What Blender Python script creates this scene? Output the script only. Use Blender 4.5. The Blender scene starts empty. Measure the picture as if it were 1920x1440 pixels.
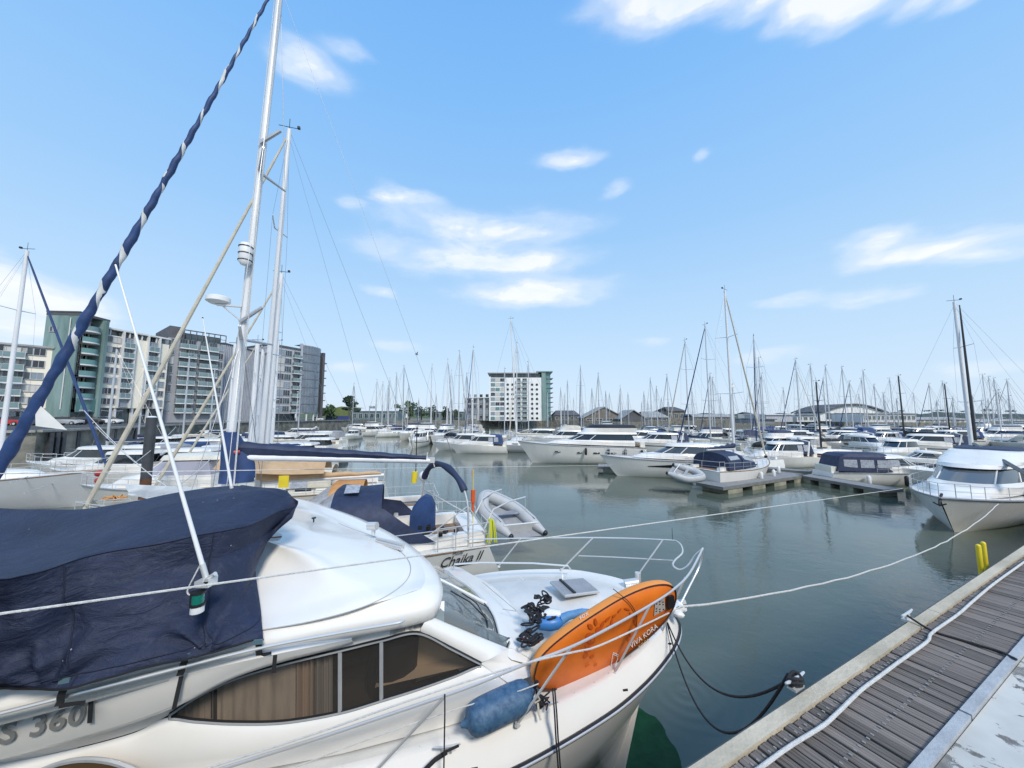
import bpy, bmesh, math, random
from math import sin, cos, pi, radians, atan2, sqrt, tan
from mathutils import Vector, Matrix, noise

random.seed(7)
S = bpy.context.scene
COL = S.collection

# ------------------------------------------------------------------ camera
HW = 5.0                      # eye height above the water
FPX = 660.0                   # focal length in photo pixels (1920 wide)
PITCH = math.atan(62 / 660)
cam_d = bpy.data.cameras.new('camera')
cam = bpy.data.objects.new('camera', cam_d)
COL.objects.link(cam)
cam.location = (0, 0, HW)
cam.rotation_euler = (pi / 2 + PITCH, 0, 0)
cam_d.sensor_width = 36
cam_d.lens = 36 * FPX / 1920
cam_d.clip_end = 6000
cam_d.clip_start = 0.05
S.camera = cam
S.render.resolution_x = 1024
S.render.resolution_y = 768
S.view_settings.view_transform = 'Standard'
S.view_settings.look = 'None'
S.view_settings.exposure = 0.98
S.view_settings.gamma = 1.0
S.view_settings.use_curve_mapping = False


def ray(px, py):
    x = (px - 960) / FPX
    u = (720 - py) / FPX
    return Vector((x, cos(PITCH) - u * sin(PITCH), sin(PITCH) + u * cos(PITCH)))


def gz(px, py, z):
    d = ray(px, py)
    k = (z - HW) / d.z
    return Vector((d.x * k, d.y * k, z))


def gy(px, py, y):
    d = ray(px, py)
    k = y / d.y
    return Vector((d.x * k, y, HW + d.z * k))


# ------------------------------------------------------------------ world
SUN_EL, SUN_AZ = radians(44), radians(152)     # azimuth from +Y towards +X
world = bpy.data.worlds.new('World')
S.world = world
world.use_nodes = True
wn, wl = world.node_tree.nodes, world.node_tree.links
wn.clear()


class NT:
    def __init__(s, nt):
        s.n, s.l = nt.nodes, nt.links

    def new(s, t, **kw):
        o = s.n.new(t)
        for k, v in kw.items():
            setattr(o, k, v)
        return o

    def put(s, sock, v):
        if hasattr(v, 'is_linked') or hasattr(v, 'links'):
            s.l.new(v, sock)
        else:
            sock.default_value = v

    def math(s, op, a, b=None, c=None, clamp=False):
        m = s.new('ShaderNodeMath', operation=op)
        m.use_clamp = clamp
        s.put(m.inputs[0], a)
        if b is not None:
            s.put(m.inputs[1], b)
        if c is not None:
            s.put(m.inputs[2], c)
        return m.outputs[0]

    def ramp(s, fac, stops, interp='LINEAR'):
        r = s.new('ShaderNodeValToRGB')
        r.color_ramp.interpolation = interp
        e = r.color_ramp.elements
        while len(e) < len(stops):
            e.new(0.5)
        for i, (p, c) in enumerate(stops):
            e[i].position = p
            e[i].color = (*c, 1) if len(c) == 3 else c
        s.put(r.inputs[0], fac)
        return r.outputs[0]

    def noise(s, vec, scale, detail=4, rough=0.55, dist=0.0):
        t = s.new('ShaderNodeTexNoise')
        t.inputs['Scale'].default_value = scale
        t.inputs['Detail'].default_value = detail
        t.inputs['Roughness'].default_value = rough
        t.inputs['Distortion'].default_value = dist
        if vec is not None:
            s.l.new(vec, t.inputs['Vector'])
        return t.outputs['Fac']

    def mix(s, fac, a, b, mode='MIX'):
        m = s.new('ShaderNodeMix', data_type='RGBA', blend_type=mode)
        s.put(m.inputs[0], fac)
        s.put(m.inputs[6], a)
        s.put(m.inputs[7], b)
        return m.outputs[2]


def lin(r, g, b):
    f = lambda c: (c / 255 / 12.92) if c / 255 <= 0.04045 else ((c / 255 + 0.055) / 1.055) ** 2.4
    return (f(r), f(g), f(b))


W = NT(world.node_tree)
tc = W.new('ShaderNodeTexCoord')
sep = W.new('ShaderNodeSeparateXYZ')
wl.new(tc.outputs['Generated'], sep.inputs[0])
dx, dy, dz = sep.outputs
el = W.math('ARCSINE', dz)
az = W.math('ARCTAN2', dx, dy)
elf = W.math('DIVIDE', W.math('MAXIMUM', el, 0.0), pi / 2)
grad = W.ramp(elf, [(0.0, lin(214, 232, 250)), (0.05, lin(207, 230, 252)), (0.16, lin(188, 222, 253)),
                    (0.3, lin(160, 207, 253)), (0.5, lin(132, 192, 252)), (0.75, lin(104, 170, 246)),
                    (1.0, lin(92, 158, 240))])
sky = W.new('ShaderNodeTexSky')
sky.sky_type = 'NISHITA'
sky.sun_disc = False
sky.sun_elevation = SUN_EL
sky.sun_rotation = SUN_AZ
sky.air_density = 1.0
skyc = W.mix(1.0, sky.outputs[0], (0.1, 0.1, 0.1, 1), 'MULTIPLY')
base = W.mix(0.88, skyc, grad)
# clouds: soft streaky banks, each at its own bearing and height, plus a thin general veil
nvec = W.new('ShaderNodeMapping')
wl.new(tc.outputs['Generated'], nvec.inputs[0])
nvec.inputs['Scale'].default_value = (1.0, 1.0, 2.6)
n1 = W.noise(nvec.outputs[0], 7.0, 8, 0.6, 0.25)
n2 = W.noise(nvec.outputs[0], 2.2, 5, 0.55, 0.1)


def dirang(px, py):
    d = ray(px, py).normalized()
    return atan2(d.x, d.y), math.asin(d.z)


clouds = [  # px, py, half width px, half height px, strength
    (1150, -16, 90, 30, .6), (1230, -12, 90, 36, .8), (1320, -2, 90, 38, .85), (1420, 2, 90, 38, .85), (1520, -4, 90, 36, .75), (1620, -2, 90, 36, .75), (1720, -4, 90, 32, .7), (1810, -12, 80, 28, .55), (1400, -80, 300, 60, 1.0), (1700, -90, 260, 60, .9), (570, 118, 70, 42, 0.95),
    (655, 95, 45, 22, .6),
    (1065, 300, 62, 20, .7), (760, 370, 55, 20, .8), (720, 350, 30, 22, .55), (650, 373, 35, 14, .5),
    (920, 425, 190, 30, .9), (870, 480, 150, 34, .85), (960, 490, 150, 22, .9), (1000, 550, 130, 26, 1.1),
    (1150, 350, 26, 18, .5), (1740, 465, 210, 26, 1.0), (1620, 455, 90, 28, .7), (1850, 480, 120, 22, .9),
    (1480, 560, 80, 18, .65), (1600, 562, 70, 18, .65),
    (60, 590, 190, 62, 1.25), (-60, 540, 140, 60, 1.0), (20, 510, 60, 26, .6), (640, 690, 60, 14, .4), (760, 650, 60, 14, .35),
    (720, 548, 30, 16, .5), (1340, 290, 30, 14, .4), (1440, 665, 90, 16, .45), (200, 600, 60, 30, .5),
    (1860, 690, 120, 16, .4), (1220, 640, 40, 12, .3)]
wz = W.new('ShaderNodeTexNoise')
wz.inputs['Scale'].default_value = 5.5
wz.inputs['Detail'].default_value = 5
wl.new(nvec.outputs[0], wz.inputs['Vector'])
wsep = W.new('ShaderNodeSeparateColor')
wl.new(wz.outputs['Color'], wsep.inputs[0])
azw = W.math('ADD', az, W.math('MULTIPLY_ADD', wsep.outputs[0], .20, -.10))
elw = W.math('ADD', el, W.math('MULTIPLY_ADD', wsep.outputs[1], .07, -.035))
total = None
for (px, py, hwid, hh, st) in clouds:
    a0, e0 = dirang(px, py)
    a1, _ = dirang(px + hwid, py)
    _, e1 = dirang(px, py - hh)
    sa, se = abs(a1 - a0) * 0.85, abs(e1 - e0) * 0.85
    qa = W.math('DIVIDE', W.math('SUBTRACT', azw, a0), sa)
    qe = W.math('DIVIDE', W.math('SUBTRACT', elw, e0), se)
    q = W.math('ADD', W.math('MULTIPLY', qa, qa), W.math('MULTIPLY', qe, qe))
    g = W.math('MULTIPLY', W.math('EXPONENT', W.math('MULTIPLY', q, -1.0)), st)
    total = g if total is None else W.math('ADD', total, g)
# unseen broken cloud added behind the camera to whiten the blue fill light
behind = W.math('MULTIPLY', W.ramp(n2, [(0.5, (0, 0, 0)), (0.66, (1, 1, 1))]),
                W.ramp(W.math('DIVIDE', W.math('ABSOLUTE', az), pi), [(0.46, (0, 0, 0)), (0.56, (1, 1, 1))]))
total = W.math('ADD', total, W.math('MULTIPLY', behind, 0.9))
field = W.math('ADD', W.math('MULTIPLY', total, W.math('MULTIPLY_ADD', n1, 2.2, -0.1)), W.math('MULTIPLY', n2, 0.12))
cm = W.ramp(field, [(0.10, (0, 0, 0)), (0.42, (.30, .30, .30)), (0.8, (.62, .62, .62)), (1.1, (.84, .84, .84))], 'EASE')
ccol = W.ramp(n1, [(0.35, lin(228, 240, 254)), (0.6, lin(252, 253, 255))])
fin = W.mix(cm, base, ccol)
bg = W.new('ShaderNodeBackground')
wl.new(fin, bg.inputs[0])
bg.inputs[1].default_value = 0.545
wo = W.new('ShaderNodeOutputWorld')
wl.new(bg.outputs[0], wo.inputs[0])

sun_d = bpy.data.lights.new('sun', 'SUN')
sun_d.energy = 1.5
sun_d.angle = radians(12)
sun_d.color = (1.0, 0.94, 0.84)
sun = bpy.data.objects.new('sun', sun_d)
COL.objects.link(sun)
sv = Vector((sin(SUN_AZ) * cos(SUN_EL), cos(SUN_AZ) * cos(SUN_EL), sin(SUN_EL)))
sun.rotation_euler = sv.to_track_quat('Z', 'Y').to_euler()

# ------------------------------------------------------------------ materials
MATS = {}


def mat(name, col, rough=0.5, metal=0.0, var=0.0, vscale=3.0, bump=0.0, bscale=40.0, coat=0.0, spec=0.5, dark=None,
        streak=False, alpha=None):
    if name in MATS:
        return MATS[name]
    m = bpy.data.materials.new(name)
    m.use_nodes = True
    N = NT(m.node_tree)
    b = N.n['Principled BSDF']
    b.inputs['Base Color'].default_value = (*col, 1)
    b.inputs['Roughness'].default_value = rough
    b.inputs['Metallic'].default_value = metal
    b.inputs['Specular IOR Level'].default_value = spec
    if coat:
        b.inputs['Coat Weight'].default_value = coat
        b.inputs['Coat Roughness'].default_value = 0.08
    t = N.new('ShaderNodeTexCoord')
    vec = t.outputs['Object']
    if streak:
        mp = N.new('ShaderNodeMapping')
        mp.inputs['Scale'].default_value = (1, 1, 0.18)
        N.l.new(vec, mp.inputs[0])
        vec2 = mp.outputs[0]
    else:
        vec2 = vec
    if var:
        d = dark or tuple(c * (1 - var) for c in col)
        f = N.noise(vec2, vscale, 7, 0.62)
        c = N.ramp(f, [(0.3, d), (0.62, col)])
        N.l.new(c, b.inputs['Base Color'])
        r = N.math('MULTIPLY_ADD', f, -0.25, rough + 0.14, clamp=True)
        N.l.new(r, b.inputs['Roughness'])
    if bump:
        bp = N.new('ShaderNodeBump')
        bp.inputs['Strength'].default_value = bump
        bp.inputs['Distance'].default_value = 0.02
        N.l.new(N.noise(vec, bscale, 5, 0.6), bp.inputs['Height'])
        N.l.new(bp.outputs[0], b.inputs['Normal'])
    MATS[name] = m
    return m


def glass_mat(name, tint, trans=0.5, rough=0.03):
    m = bpy.data.materials.new(name)
    m.use_nodes = True
    N = NT(m.node_tree)
    N.n.clear()
    o = N.new('ShaderNodeOutputMaterial')
    tr = N.new('ShaderNodeBsdfTransparent')
    tr.inputs[0].default_value = (*tint, 1)
    gl = N.new('ShaderNodeBsdfPrincipled')
    gl.inputs['Base Color'].default_value = (*[c * .25 for c in tint], 1)
    gl.inputs['Roughness'].default_value = rough
    gl.inputs['Specular IOR Level'].default_value = 0.8
    mx = N.new('ShaderNodeMixShader')
    lw = N.new('ShaderNodeLayerWeight')
    lw.inputs[0].default_value = 0.35
    f = N.math('MULTIPLY_ADD', lw.outputs['Facing'], 0.55, 1 - trans, clamp=True)
    N.l.new(f, mx.inputs[0])
    N.l.new(tr.outputs[0], mx.inputs[1])
    N.l.new(gl.outputs[0], mx.inputs[2])
    N.l.new(mx.outputs[0], o.inputs[0])
    MATS[name] = m
    return m


gel = mat('gelcoat_white', (.83, .80, .755), .28, var=.07, vscale=1.1, coat=.25, dark=(.74, .71, .66), streak=True)
gel_old = mat('gelcoat_weathered', (.74, .735, .70), .38, var=.16, vscale=1.8, streak=True)
gel_cream = mat('gelcoat_cream', (.76, .72, .62), .35, var=.1, vscale=1.5)
gel_grey = mat('gelcoat_grey', (.52, .53, .55), .3, var=.08, vscale=1.2)
nonskid = mat('nonskid_deck', (.74, .735, .70), .6, var=.14, vscale=2.5, bump=.4, bscale=260)
navy = mat('navy_canvas', (.022, .036, .085), .62, var=.35, vscale=5, bump=.25, bscale=30, dark=(.014, .022, .055))
navy_sheen = bpy.data.materials.new('navy_tarpaulin')
navy_sheen.use_nodes = True
N = NT(navy_sheen.node_tree)
_b = N.n['Principled BSDF']
_t = N.new('ShaderNodeTexCoord')
_v = _t.outputs['Object']
_c = N.ramp(N.noise(_v, 2.2, 9, .7), [(.3, (.014, .020, .044)), (.7, (.026, .036, .078))])
_vo = N.new('ShaderNodeTexVoronoi')
_vo.inputs['Scale'].default_value = 9
N.l.new(_v, _vo.inputs['Vector'])
_sp = N.math('MULTIPLY', N.math('LESS_THAN', _vo.outputs['Distance'], .055), N.math('GREATER_THAN', N.noise(_v, 3.1, 2), .60))
_st = N.ramp(N.noise(_v, 11, 6, .7), [(.56, (0, 0, 0)), (.75, (.30, .30, .30))])
_c = N.mix(_st, _c, (.10, .12, .16, 1))
_c = N.mix(_sp, _c, (.45, .46, .46, 1))
N.l.new(_c, _b.inputs['Base Color'])
_b.inputs['Roughness'].default_value = .58
_b.inputs['Specular IOR Level'].default_value = .32
_mp = N.new('ShaderNodeMapping')
_mp.inputs['Scale'].default_value = (1.0, 1.0, 2.4)
_mp.inputs['Rotation'].default_value = (0, .5, .3)
N.l.new(_v, _mp.inputs[0])
_h = N.math('ADD', N.noise(_mp.outputs[0], 5, 6, .62, 1.2), N.math('MULTIPLY', N.noise(_v, 160, 2), .10))
_bp = N.new('ShaderNodeBump')
_bp.inputs['Strength'].default_value = .75
_bp.inputs['Distance'].default_value = .035
N.l.new(_h, _bp.inputs['Height'])
N.l.new(_bp.outputs[0], _b.inputs['Normal'])
navy_blue = mat('blue_canvas', (.02, .055, .17), .55, var=.4, vscale=3, bump=.3, bscale=20, dark=(.015, .035, .1))
black = mat('black_rubber', (.015, .015, .017), .5)
black_rope = mat('black_rope', (.02, .02, .024), .8, bump=.6, bscale=150)
white_rope = mat('white_rope', (.74, .73, .70), .75, var=.2, vscale=20, bump=.8, bscale=120)
steel = mat('stainless_steel', (.70, .69, .67), .28, .45)
alu = mat('mast_aluminium', (.60, .61, .63), .38, .55, var=.12, vscale=4, streak=True)
alu_white = mat('white_painted_spar', (.74, .74, .75), .35, var=.12, vscale=3, streak=True)
dark_spar = mat('black_carbon_spar', (.03, .03, .035), .35)
wire = mat('rigging_wire', (.30, .31, .33), .4, .7)
dglass = mat('dark_glass', (.012, .015, .02), .06, spec=.9)
mglass = mat('smoked_glass', (.05, .06, .07), .08, spec=.9)
bglass = mat('building_glass', (.05, .075, .085), .1, spec=.9, var=.4, vscale=.6, dark=(.02, .03, .035))
tglass = mat('teal_glass', (.12, .27, .26), .2, spec=.8, var=.35, vscale=.35)
bal_glass = mat('balcony_glass', (.18, .27, .28), .15, spec=.8, var=.3, vscale=1)
tan = mat('tan_canvas', (.56, .38, .22), .75, var=.25, vscale=2)
cream_cloth = mat('cream_sailcloth', (.60, .55, .45), .75, var=.25, vscale=3, bump=.4, bscale=14)
orange_cloth = mat('orange_canvas', (.60, .30, .11), .7, var=.25, vscale=4)
vinyl = mat('clear_vinyl', (.42, .44, .48), .18, var=.45, vscale=9, bump=.5, bscale=14)
yellow = mat('yellow_plastic', (.78, .60, .03), .45, var=.15)
red = mat('red_paint', (.40, .03, .03), .35)
redhull = mat('dark_red_hull', (.20, .03, .035), .3)
fend_blue = mat('blue_fender_vinyl', (.07, .15, .25), .55, var=.35, vscale=16, bump=.35, bscale=30, dark=(.018, .065, .15))
dinghy_grey = mat('inflatable_grey', (.46, .47, .48), .5, var=.12, vscale=4)
grey_line = mat('grey_fabric', (.30, .31, .33), .7, var=.2)
teak = mat('teak', (.30, .18, .10), .65, var=.3, vscale=8)
wood_rail = mat('varnished_wood', (.30, .15, .07), .4, var=.25, vscale=9)
orange_board = mat('orange_board', (.78, .19, .016), .38, var=.12, vscale=2.5, dark=(.62, .13, .014))
orange_rim = mat('orange_board_rim', (.82, .29, .05), .42, var=.1)
orange_dark = mat('burnt_orange_print', (.56, .095, .012), .4)
blue_plastic = mat('blue_plastic', (.03, .13, .42), .4)
green_lamp = mat('green_lamp', (.01, .16, .12), .15)
concrete = mat('concrete', (.36, .35, .32), .85, var=.35, vscale=1.5, bump=.5, bscale=12)
float_conc = mat('float_concrete', (.34, .32, .24), .85, var=.4, vscale=1.2, dark=(.13, .14, .09))
pont_deck = mat('pontoon_deck', (.27, .27, .27), .8, var=.25, vscale=2)
stone = mat('quay_stone', (.25, .235, .20), .9, var=.55, vscale=.6, bump=.8, bscale=3, dark=(.08, .085, .07))
asphalt = mat('asphalt', (.07, .07, .072), .9, var=.2)
cream_wall = mat('cream_render', (.88, .81, .68), .85, var=.12, vscale=.25, streak=True)
white_wall = mat('white_render', (.84, .84, .82), .8, var=.08, vscale=.3)
grey_wall = mat('grey_cladding', (.24, .255, .28), .6, var=.25, vscale=.4)
mid_wall = mat('pale_grey_cladding', (.48, .49, .53), .6, var=.2, vscale=.4)
teal_wall = mat('teal_copper_cladding', (.24, .34, .325), .7, var=.45, vscale=.35, streak=True, dark=(.09, .16, .15))
slab = mat('white_slab_edge', (.70, .70, .69), .7, var=.1)
brown_wall = mat('brown_stone', (.22, .19, .15), .9, var=.45, vscale=.5)
roof_grey = mat('roof_sheet', (.38, .38, .37), .7, var=.25, vscale=.4)
roof_dark = mat('roof_dark', (.10, .10, .11), .7, var=.25, vscale=.4)
hoard = mat('blue_hoarding', (.03, .05, .16), .5)
leaf1 = mat('foliage_green', (.06, .105, .03), .75, var=.5, vscale=.8, dark=(.03, .06, .02))
leaf2 = mat('foliage_dark', (.03, .06, .03), .8, var=.5, vscale=.8)
bark = mat('bark', (.10, .075, .05), .9)
grass = mat('hill_grass', (.10, .13, .06), .9, var=.4, vscale=.03, dark=(.04, .07, .035))
hillmat = mat('hill_woods', (.065, .085, .07), .95, var=.5, vscale=.04, bump=1, bscale=.3)
white_p = mat('white_plastic', (.78, .78, .77), .35, var=.06)
curtain = mat('brown_curtain', (.47, .42, .36), .85, var=.3, vscale=9, streak=True)
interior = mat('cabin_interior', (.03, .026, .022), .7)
lettering = mat('black_lettering', (.02, .02, .025), .4)
grey_letter = mat('grey_lettering', (.22, .22, .21), .4)
white_letter = mat('white_lettering', (.80, .76, .72), .5)
rust = mat('rusty_steel', (.16, .07, .035), .85, var=.5, vscale=4)
piling = mat('steel_pile', (.06, .065, .075), .6, var=.4, vscale=2)
tint = glass_mat('tinted_window', (.80, .74, .68), .90)
clear = glass_mat('clear_windscreen', (.80, .88, .88), .55)
sailwhite = mat('white_sailcloth', (.76, .75, .72), .7, var=.12)
blue_car = mat('blue_grey_paint', (.08, .11, .18), .25)

# ------------------------------------------------------------------ mesh helpers


class MB:
    def __init__(s):
        s.v, s.f, s.m, s.mats = [], [], [], []
        s.cur = 0

    def use(s, m):
        if m not in s.mats:
            s.mats.append(m)
        s.cur = s.mats.index(m)
        return s

    def add(s, vs, fs):
        o = len(s.v)
        s.v += [Vector(v) for v in vs]
        s.f += [tuple(i + o for i in f) for f in fs]
        s.m += [s.cur] * len(fs)
        return s

    def box(s, c, d, rot=None):
        c = Vector(c)
        hx, hy, hz = d[0] / 2, d[1] / 2, d[2] / 2
        vs = [Vector((x * hx, y * hy, z * hz)) for x in (-1, 1) for y in (-1, 1) for z in (-1, 1)]
        if rot is not None:
            vs = [rot @ v for v in vs]
        return s.add([v + c for v in vs],
                     [(0, 1, 3, 2), (4, 6, 7, 5), (0, 4, 5, 1), (2, 3, 7, 6), (0, 2, 6, 4), (1, 5, 7, 3)])

    def tube(s, pts, r, n=8, cap=True):
        pts = [Vector(p) for p in pts]
        k = len(pts)
        rs = r if isinstance(r, (list, tuple)) else [r] * k
        rings = []
        up = None
        for i in range(k):
            t = (pts[min(i + 1, k - 1)] - pts[max(i - 1, 0)])
            if t.length < 1e-9:
                t = Vector((0, 0, 1))
            t.normalize()
            if up is None:
                a = Vector((0, 0, 1)) if abs(t.z) < .9 else Vector((1, 0, 0))
            else:
                a = up
            u = (a - t * a.dot(t))
            if u.length < 1e-6:
                u = t.orthogonal()
            u.normalize()
            up = u
            w = t.cross(u)
            rings.append([pts[i] + (u * cos(2 * pi * j / n) + w * sin(2 * pi * j / n)) * rs[i] for j in range(n)])
        vs = [p for q in rings for p in q]
        fs = []
        for i in range(k - 1):
            for j in range(n):
                a, b = i * n + j, i * n + (j + 1) % n
                fs.append((a, b, b + n, a + n))
        if cap:
            fs.append(tuple(range(n - 1, -1, -1)))
            fs.append(tuple((k - 1) * n + j for j in range(n)))
        return s.add(vs, fs)

    def grid(s, rows, closed=False, flip=False):
        n = len(rows[0])
        vs = [p for r in rows for p in r]
        fs = []
        for i in range(len(rows) - 1):
            for j in range(n if closed else n - 1):
                a, b = i * n + j, i * n + (j + 1) % n
                q = (a, b, b + n, a + n)
                fs.append(q[::-1] if flip else q)
        return s.add(vs, fs)

    def poly(s, pts):
        return s.add(pts, [tuple(range(len(pts)))])

    def prism(s, pts, d):
        d = Vector(d)
        n = len(pts)
        pts = [Vector(p) for p in pts]
        return s.add(pts + [p + d for p in pts],
                     [tuple(range(n)), tuple(range(2 * n - 1, n - 1, -1))] +
                     [(i, i + n, (i + 1) % n + n, (i + 1) % n) for i in range(n)])

    def fan(s, pts):
        c = sum((Vector(p) for p in pts), Vector()) / len(pts)
        n = len(pts)
        return s.add(list(pts) + [c], [(i, (i + 1) % n, n) for i in range(n)])

    def ball(s, c, r, n=10, m=7, sc=(1, 1, 1)):
        c = Vector(c)
        rows = []
        for i in range(m + 1):
            a = pi * i / m
            rows.append([c + Vector((cos(2 * pi * j / n) * sin(a) * r * sc[0], sin(2 * pi * j / n) * sin(a) * r * sc[1],
                                     cos(a) * r * sc[2])) for j in range(n)])
        return s.grid(rows, closed=True)

    def mesh(s, name, smooth=True, angle=40):
        me = bpy.data.meshes.new(name)
        me.from_pydata([tuple(v) for v in s.v], [], s.f)
        for m in s.mats:
            me.materials.append(m)
        if s.mats:
            me.polygons.foreach_set('material_index', s.m)
        bm = bmesh.new()
        bm.from_mesh(me)
        bmesh.ops.remove_doubles(bm, verts=bm.verts, dist=1e-5)
        bmesh.ops.recalc_face_normals(bm, faces=bm.faces)
        if smooth:
            lim = radians(angle)
            for f in bm.faces:
                f.smooth = True
            for e in bm.edges:
                if len(e.link_faces) != 2 or e.calc_face_angle(0) > lim:
                    e.smooth = False
        bm.to_mesh(me)
        bm.free()
        return me


def tag(o, label=None, cat=None, group=None, kind=None):
    if label:
        o['label'] = label
    if cat:
        o['category'] = cat
    if group:
        o['group'] = group
    if kind:
        o['kind'] = kind
    return o


def obj(name, mb, m=None, parent=None, world_root=None, smooth=True, angle=40, label=None, cat=None, group=None, kind=None):
    """one mesh object; with world_root the vertices are world coordinates and the origin moves to the root"""
    if isinstance(mb, MB):
        if m is not None and not mb.mats:
            mb.mats = [m]
        me = mb.mesh(name, smooth, angle)
    else:
        me = mb
    o = bpy.data.objects.new(name, me)
    COL.objects.link(o)
    if world_root is not None:
        me.transform(Matrix.Translation(-Vector(world_root)))
        if parent is None:
            o.location = world_root
    if parent is not None:
        o.parent = parent
    tag(o, label, cat, group, kind)
    return o


def wthing(name, mb, m, label, cat, group=None, smooth=True, kind=None, angle=40):
    """single-mesh thing given in world coordinates: origin at its lowest centre"""
    xs = [v.x for v in mb.v]
    ys = [v.y for v in mb.v]
    zs = [v.z for v in mb.v]
    c = Vector(((min(xs) + max(xs)) / 2, (min(ys) + max(ys)) / 2, min(zs)))
    return obj(name, mb, m, None, c, smooth, angle, label, cat, group, kind)


def empty(name, loc, rz=0, label=None, cat=None, group=None, kind=None):
    o = bpy.data.objects.new(name, None)
    COL.objects.link(o)
    o.location = loc
    o.rotation_euler = (0, 0, rz)
    o.empty_display_size = .3
    return tag(o, label, cat, group, kind)


def copy_tree(o, parent=None):
    c = o.copy()
    COL.objects.link(c)
    c.parent = parent
    for ch in list(o.children):
        copy_tree(ch, c)
    return c


def catmull(pts, n):
    pts = [Vector(p) for p in pts]
    P = [pts[0] * 2 - pts[1]] + pts + [pts[-1] * 2 - pts[-2]]
    L = [0.0]
    for i in range(1, len(pts)):
        L.append(L[-1] + 1)
    out = []
    for k in range(n):
        t = (len(pts) - 1) * k / (n - 1)
        i = min(int(t), len(pts) - 2)
        u = t - i
        a, b, c, d = P[i], P[i + 1], P[i + 2], P[i + 3]
        out.append(.5 * ((2 * b) + (c - a) * u + (2 * a - 5 * b + 4 * c - d) * u * u + (3 * b - a - 3 * c + d) * u ** 3))
    return out


def sagline(p0, p1, sag, n=16, jit=0.0):
    p0, p1 = Vector(p0), Vector(p1)
    out = []
    for i in range(n + 1):
        t = i / n
        p = p0.lerp(p1, t)
        p.z -= 4 * sag * t * (1 - t)
        if jit and 0 < i < n:
            p += Vector((random.uniform(-jit, jit), random.uniform(-jit, jit), random.uniform(-jit, jit)))
        out.append(p)
    return out


def text_mesh(txt, size, m, depth=.003, shear=0.0, spacing=1.0, offset=0.0):
    cu = bpy.data.curves.new('lettering', 'FONT')
    cu.body = txt
    cu.size = size
    cu.extrude = depth
    cu.shear = shear
    cu.space_character = spacing
    cu.offset = offset
    cu.resolution_u = 3
    o = bpy.data.objects.new('tmp_text', cu)
    COL.objects.link(o)
    dg = bpy.context.evaluated_depsgraph_get()
    me = bpy.data.meshes.new_from_object(o.evaluated_get(dg))
    bpy.data.objects.remove(o)
    bpy.data.curves.remove(cu)
    me.materials.clear()
    me.materials.append(m)
    return me


def place_text(me, parent, o, u, v, name='lettering', root=Vector(), label=None):
    """text x axis along u, text up along v, starting at world point o"""
    u = Vector(u).normalized()
    v = Vector(v)
    v = (v - u * v.dot(u)).normalized()
    w = u.cross(v)
    M = Matrix((u, v, w)).transposed().to_4x4()
    M.translation = Vector(o) - Vector(root)
    me.transform(M)
    t = bpy.data.objects.new(name, me)
    COL.objects.link(t)
    if parent is not None:
        t.parent = parent
    if label:
        t['label'] = label
    return t
# ================================================================== SETTING
# ---------------------------------------------------------------- water
wm = bpy.data.materials.new('harbour_water')
wm.use_nodes = True
N = NT(wm.node_tree)
b = N.n['Principled BSDF']
t = N.new('ShaderNodeTexCoord')
mp = N.new('ShaderNodeMapping')
mp.inputs['Scale'].default_value = (1.0, 1.25, 1.0)
mp.inputs['Rotation'].default_value = (0, 0, .35)
N.l.new(t.outputs['Object'], mp.inputs[0])
v = mp.outputs[0]
patch = N.ramp(N.noise(v, .07, 3, .5), [(.36, (.10,) * 3), (.60, (1,) * 3)])
w1 = N.noise(v, 1.1, 3, .5, .6)
w2 = N.noise(v, 3.4, 3, .55, .8)
w3 = N.noise(v, 10.0, 2, .5, .3)
h = N.math('ADD', N.math('MULTIPLY', w1, .9), N.math('ADD', N.math('MULTIPLY', w2, .42), N.math('MULTIPLY', w3, .08)))
# ring ripples near the moored bow
def rings(h, cx, cy, fr, amp, rad):
    sp = N.new('ShaderNodeVectorMath', operation='DISTANCE')
    N.l.new(t.outputs['Object'], sp.inputs[0])
    sp.inputs[1].default_value = (cx, cy, 0)
    d = sp.outputs['Value']
    s_ = N.math('SINE', N.math('MULTIPLY', d, fr))
    f_ = N.math('EXPONENT', N.math('MULTIPLY', N.math('MULTIPLY', d, d), -1 / rad ** 2))
    return N.math('ADD', h, N.math('MULTIPLY', N.math('MULTIPLY', s_, f_), amp))
bp = N.new('ShaderNodeBump')
bp.inputs['Strength'].default_value = 1.0
amp = N.math('MULTIPLY_ADD', patch, .013, .0022)
h = N.math('MULTIPLY', h, amp)
rc = gz(1285, 1300, 0)
h = rings(h, rc.x, rc.y, 26.0, .0035, .75)
bp.inputs['Distance'].default_value = 1.0
N.l.new(h, bp.inputs['Height'])
N.l.new(bp.outputs[0], b.inputs['Normal'])
c = N.ramp(N.noise(v, .18, 3, .5), [(.35, (.072, .092, .070)), (.65, (.104, .124, .096))])
N.l.new(c, b.inputs['Base Color'])
b.inputs['Roughness'].default_value = .025
b.inputs['IOR'].default_value = 1.36
b.inputs['Specular IOR Level'].default_value = .75
mb = MB()
mb.add([(-3000, -60, 0), (3000, -60, 0), (3000, 3000, 0), (-3000, 3000, 0)], [(0, 1, 2, 3)])
obj('water', mb, wm, kind='structure')

# ---------------------------------------------------------------- boardwalk on the quay edge
DZ = 3.3
DA = radians(63.4)
E_ = Vector((sin(DA), cos(DA), 0))        # along the dock, away to the right
W_ = Vector((-cos(DA), sin(DA), 0))       # towards the water


def dk(e, w, z=DZ):
    return E_ * e + W_ * w + Vector((0, 0, z))


def ew(px, py, z=DZ):
    p = gz(px, py, z)
    return p.dot(E_), p.dot(W_)


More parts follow.
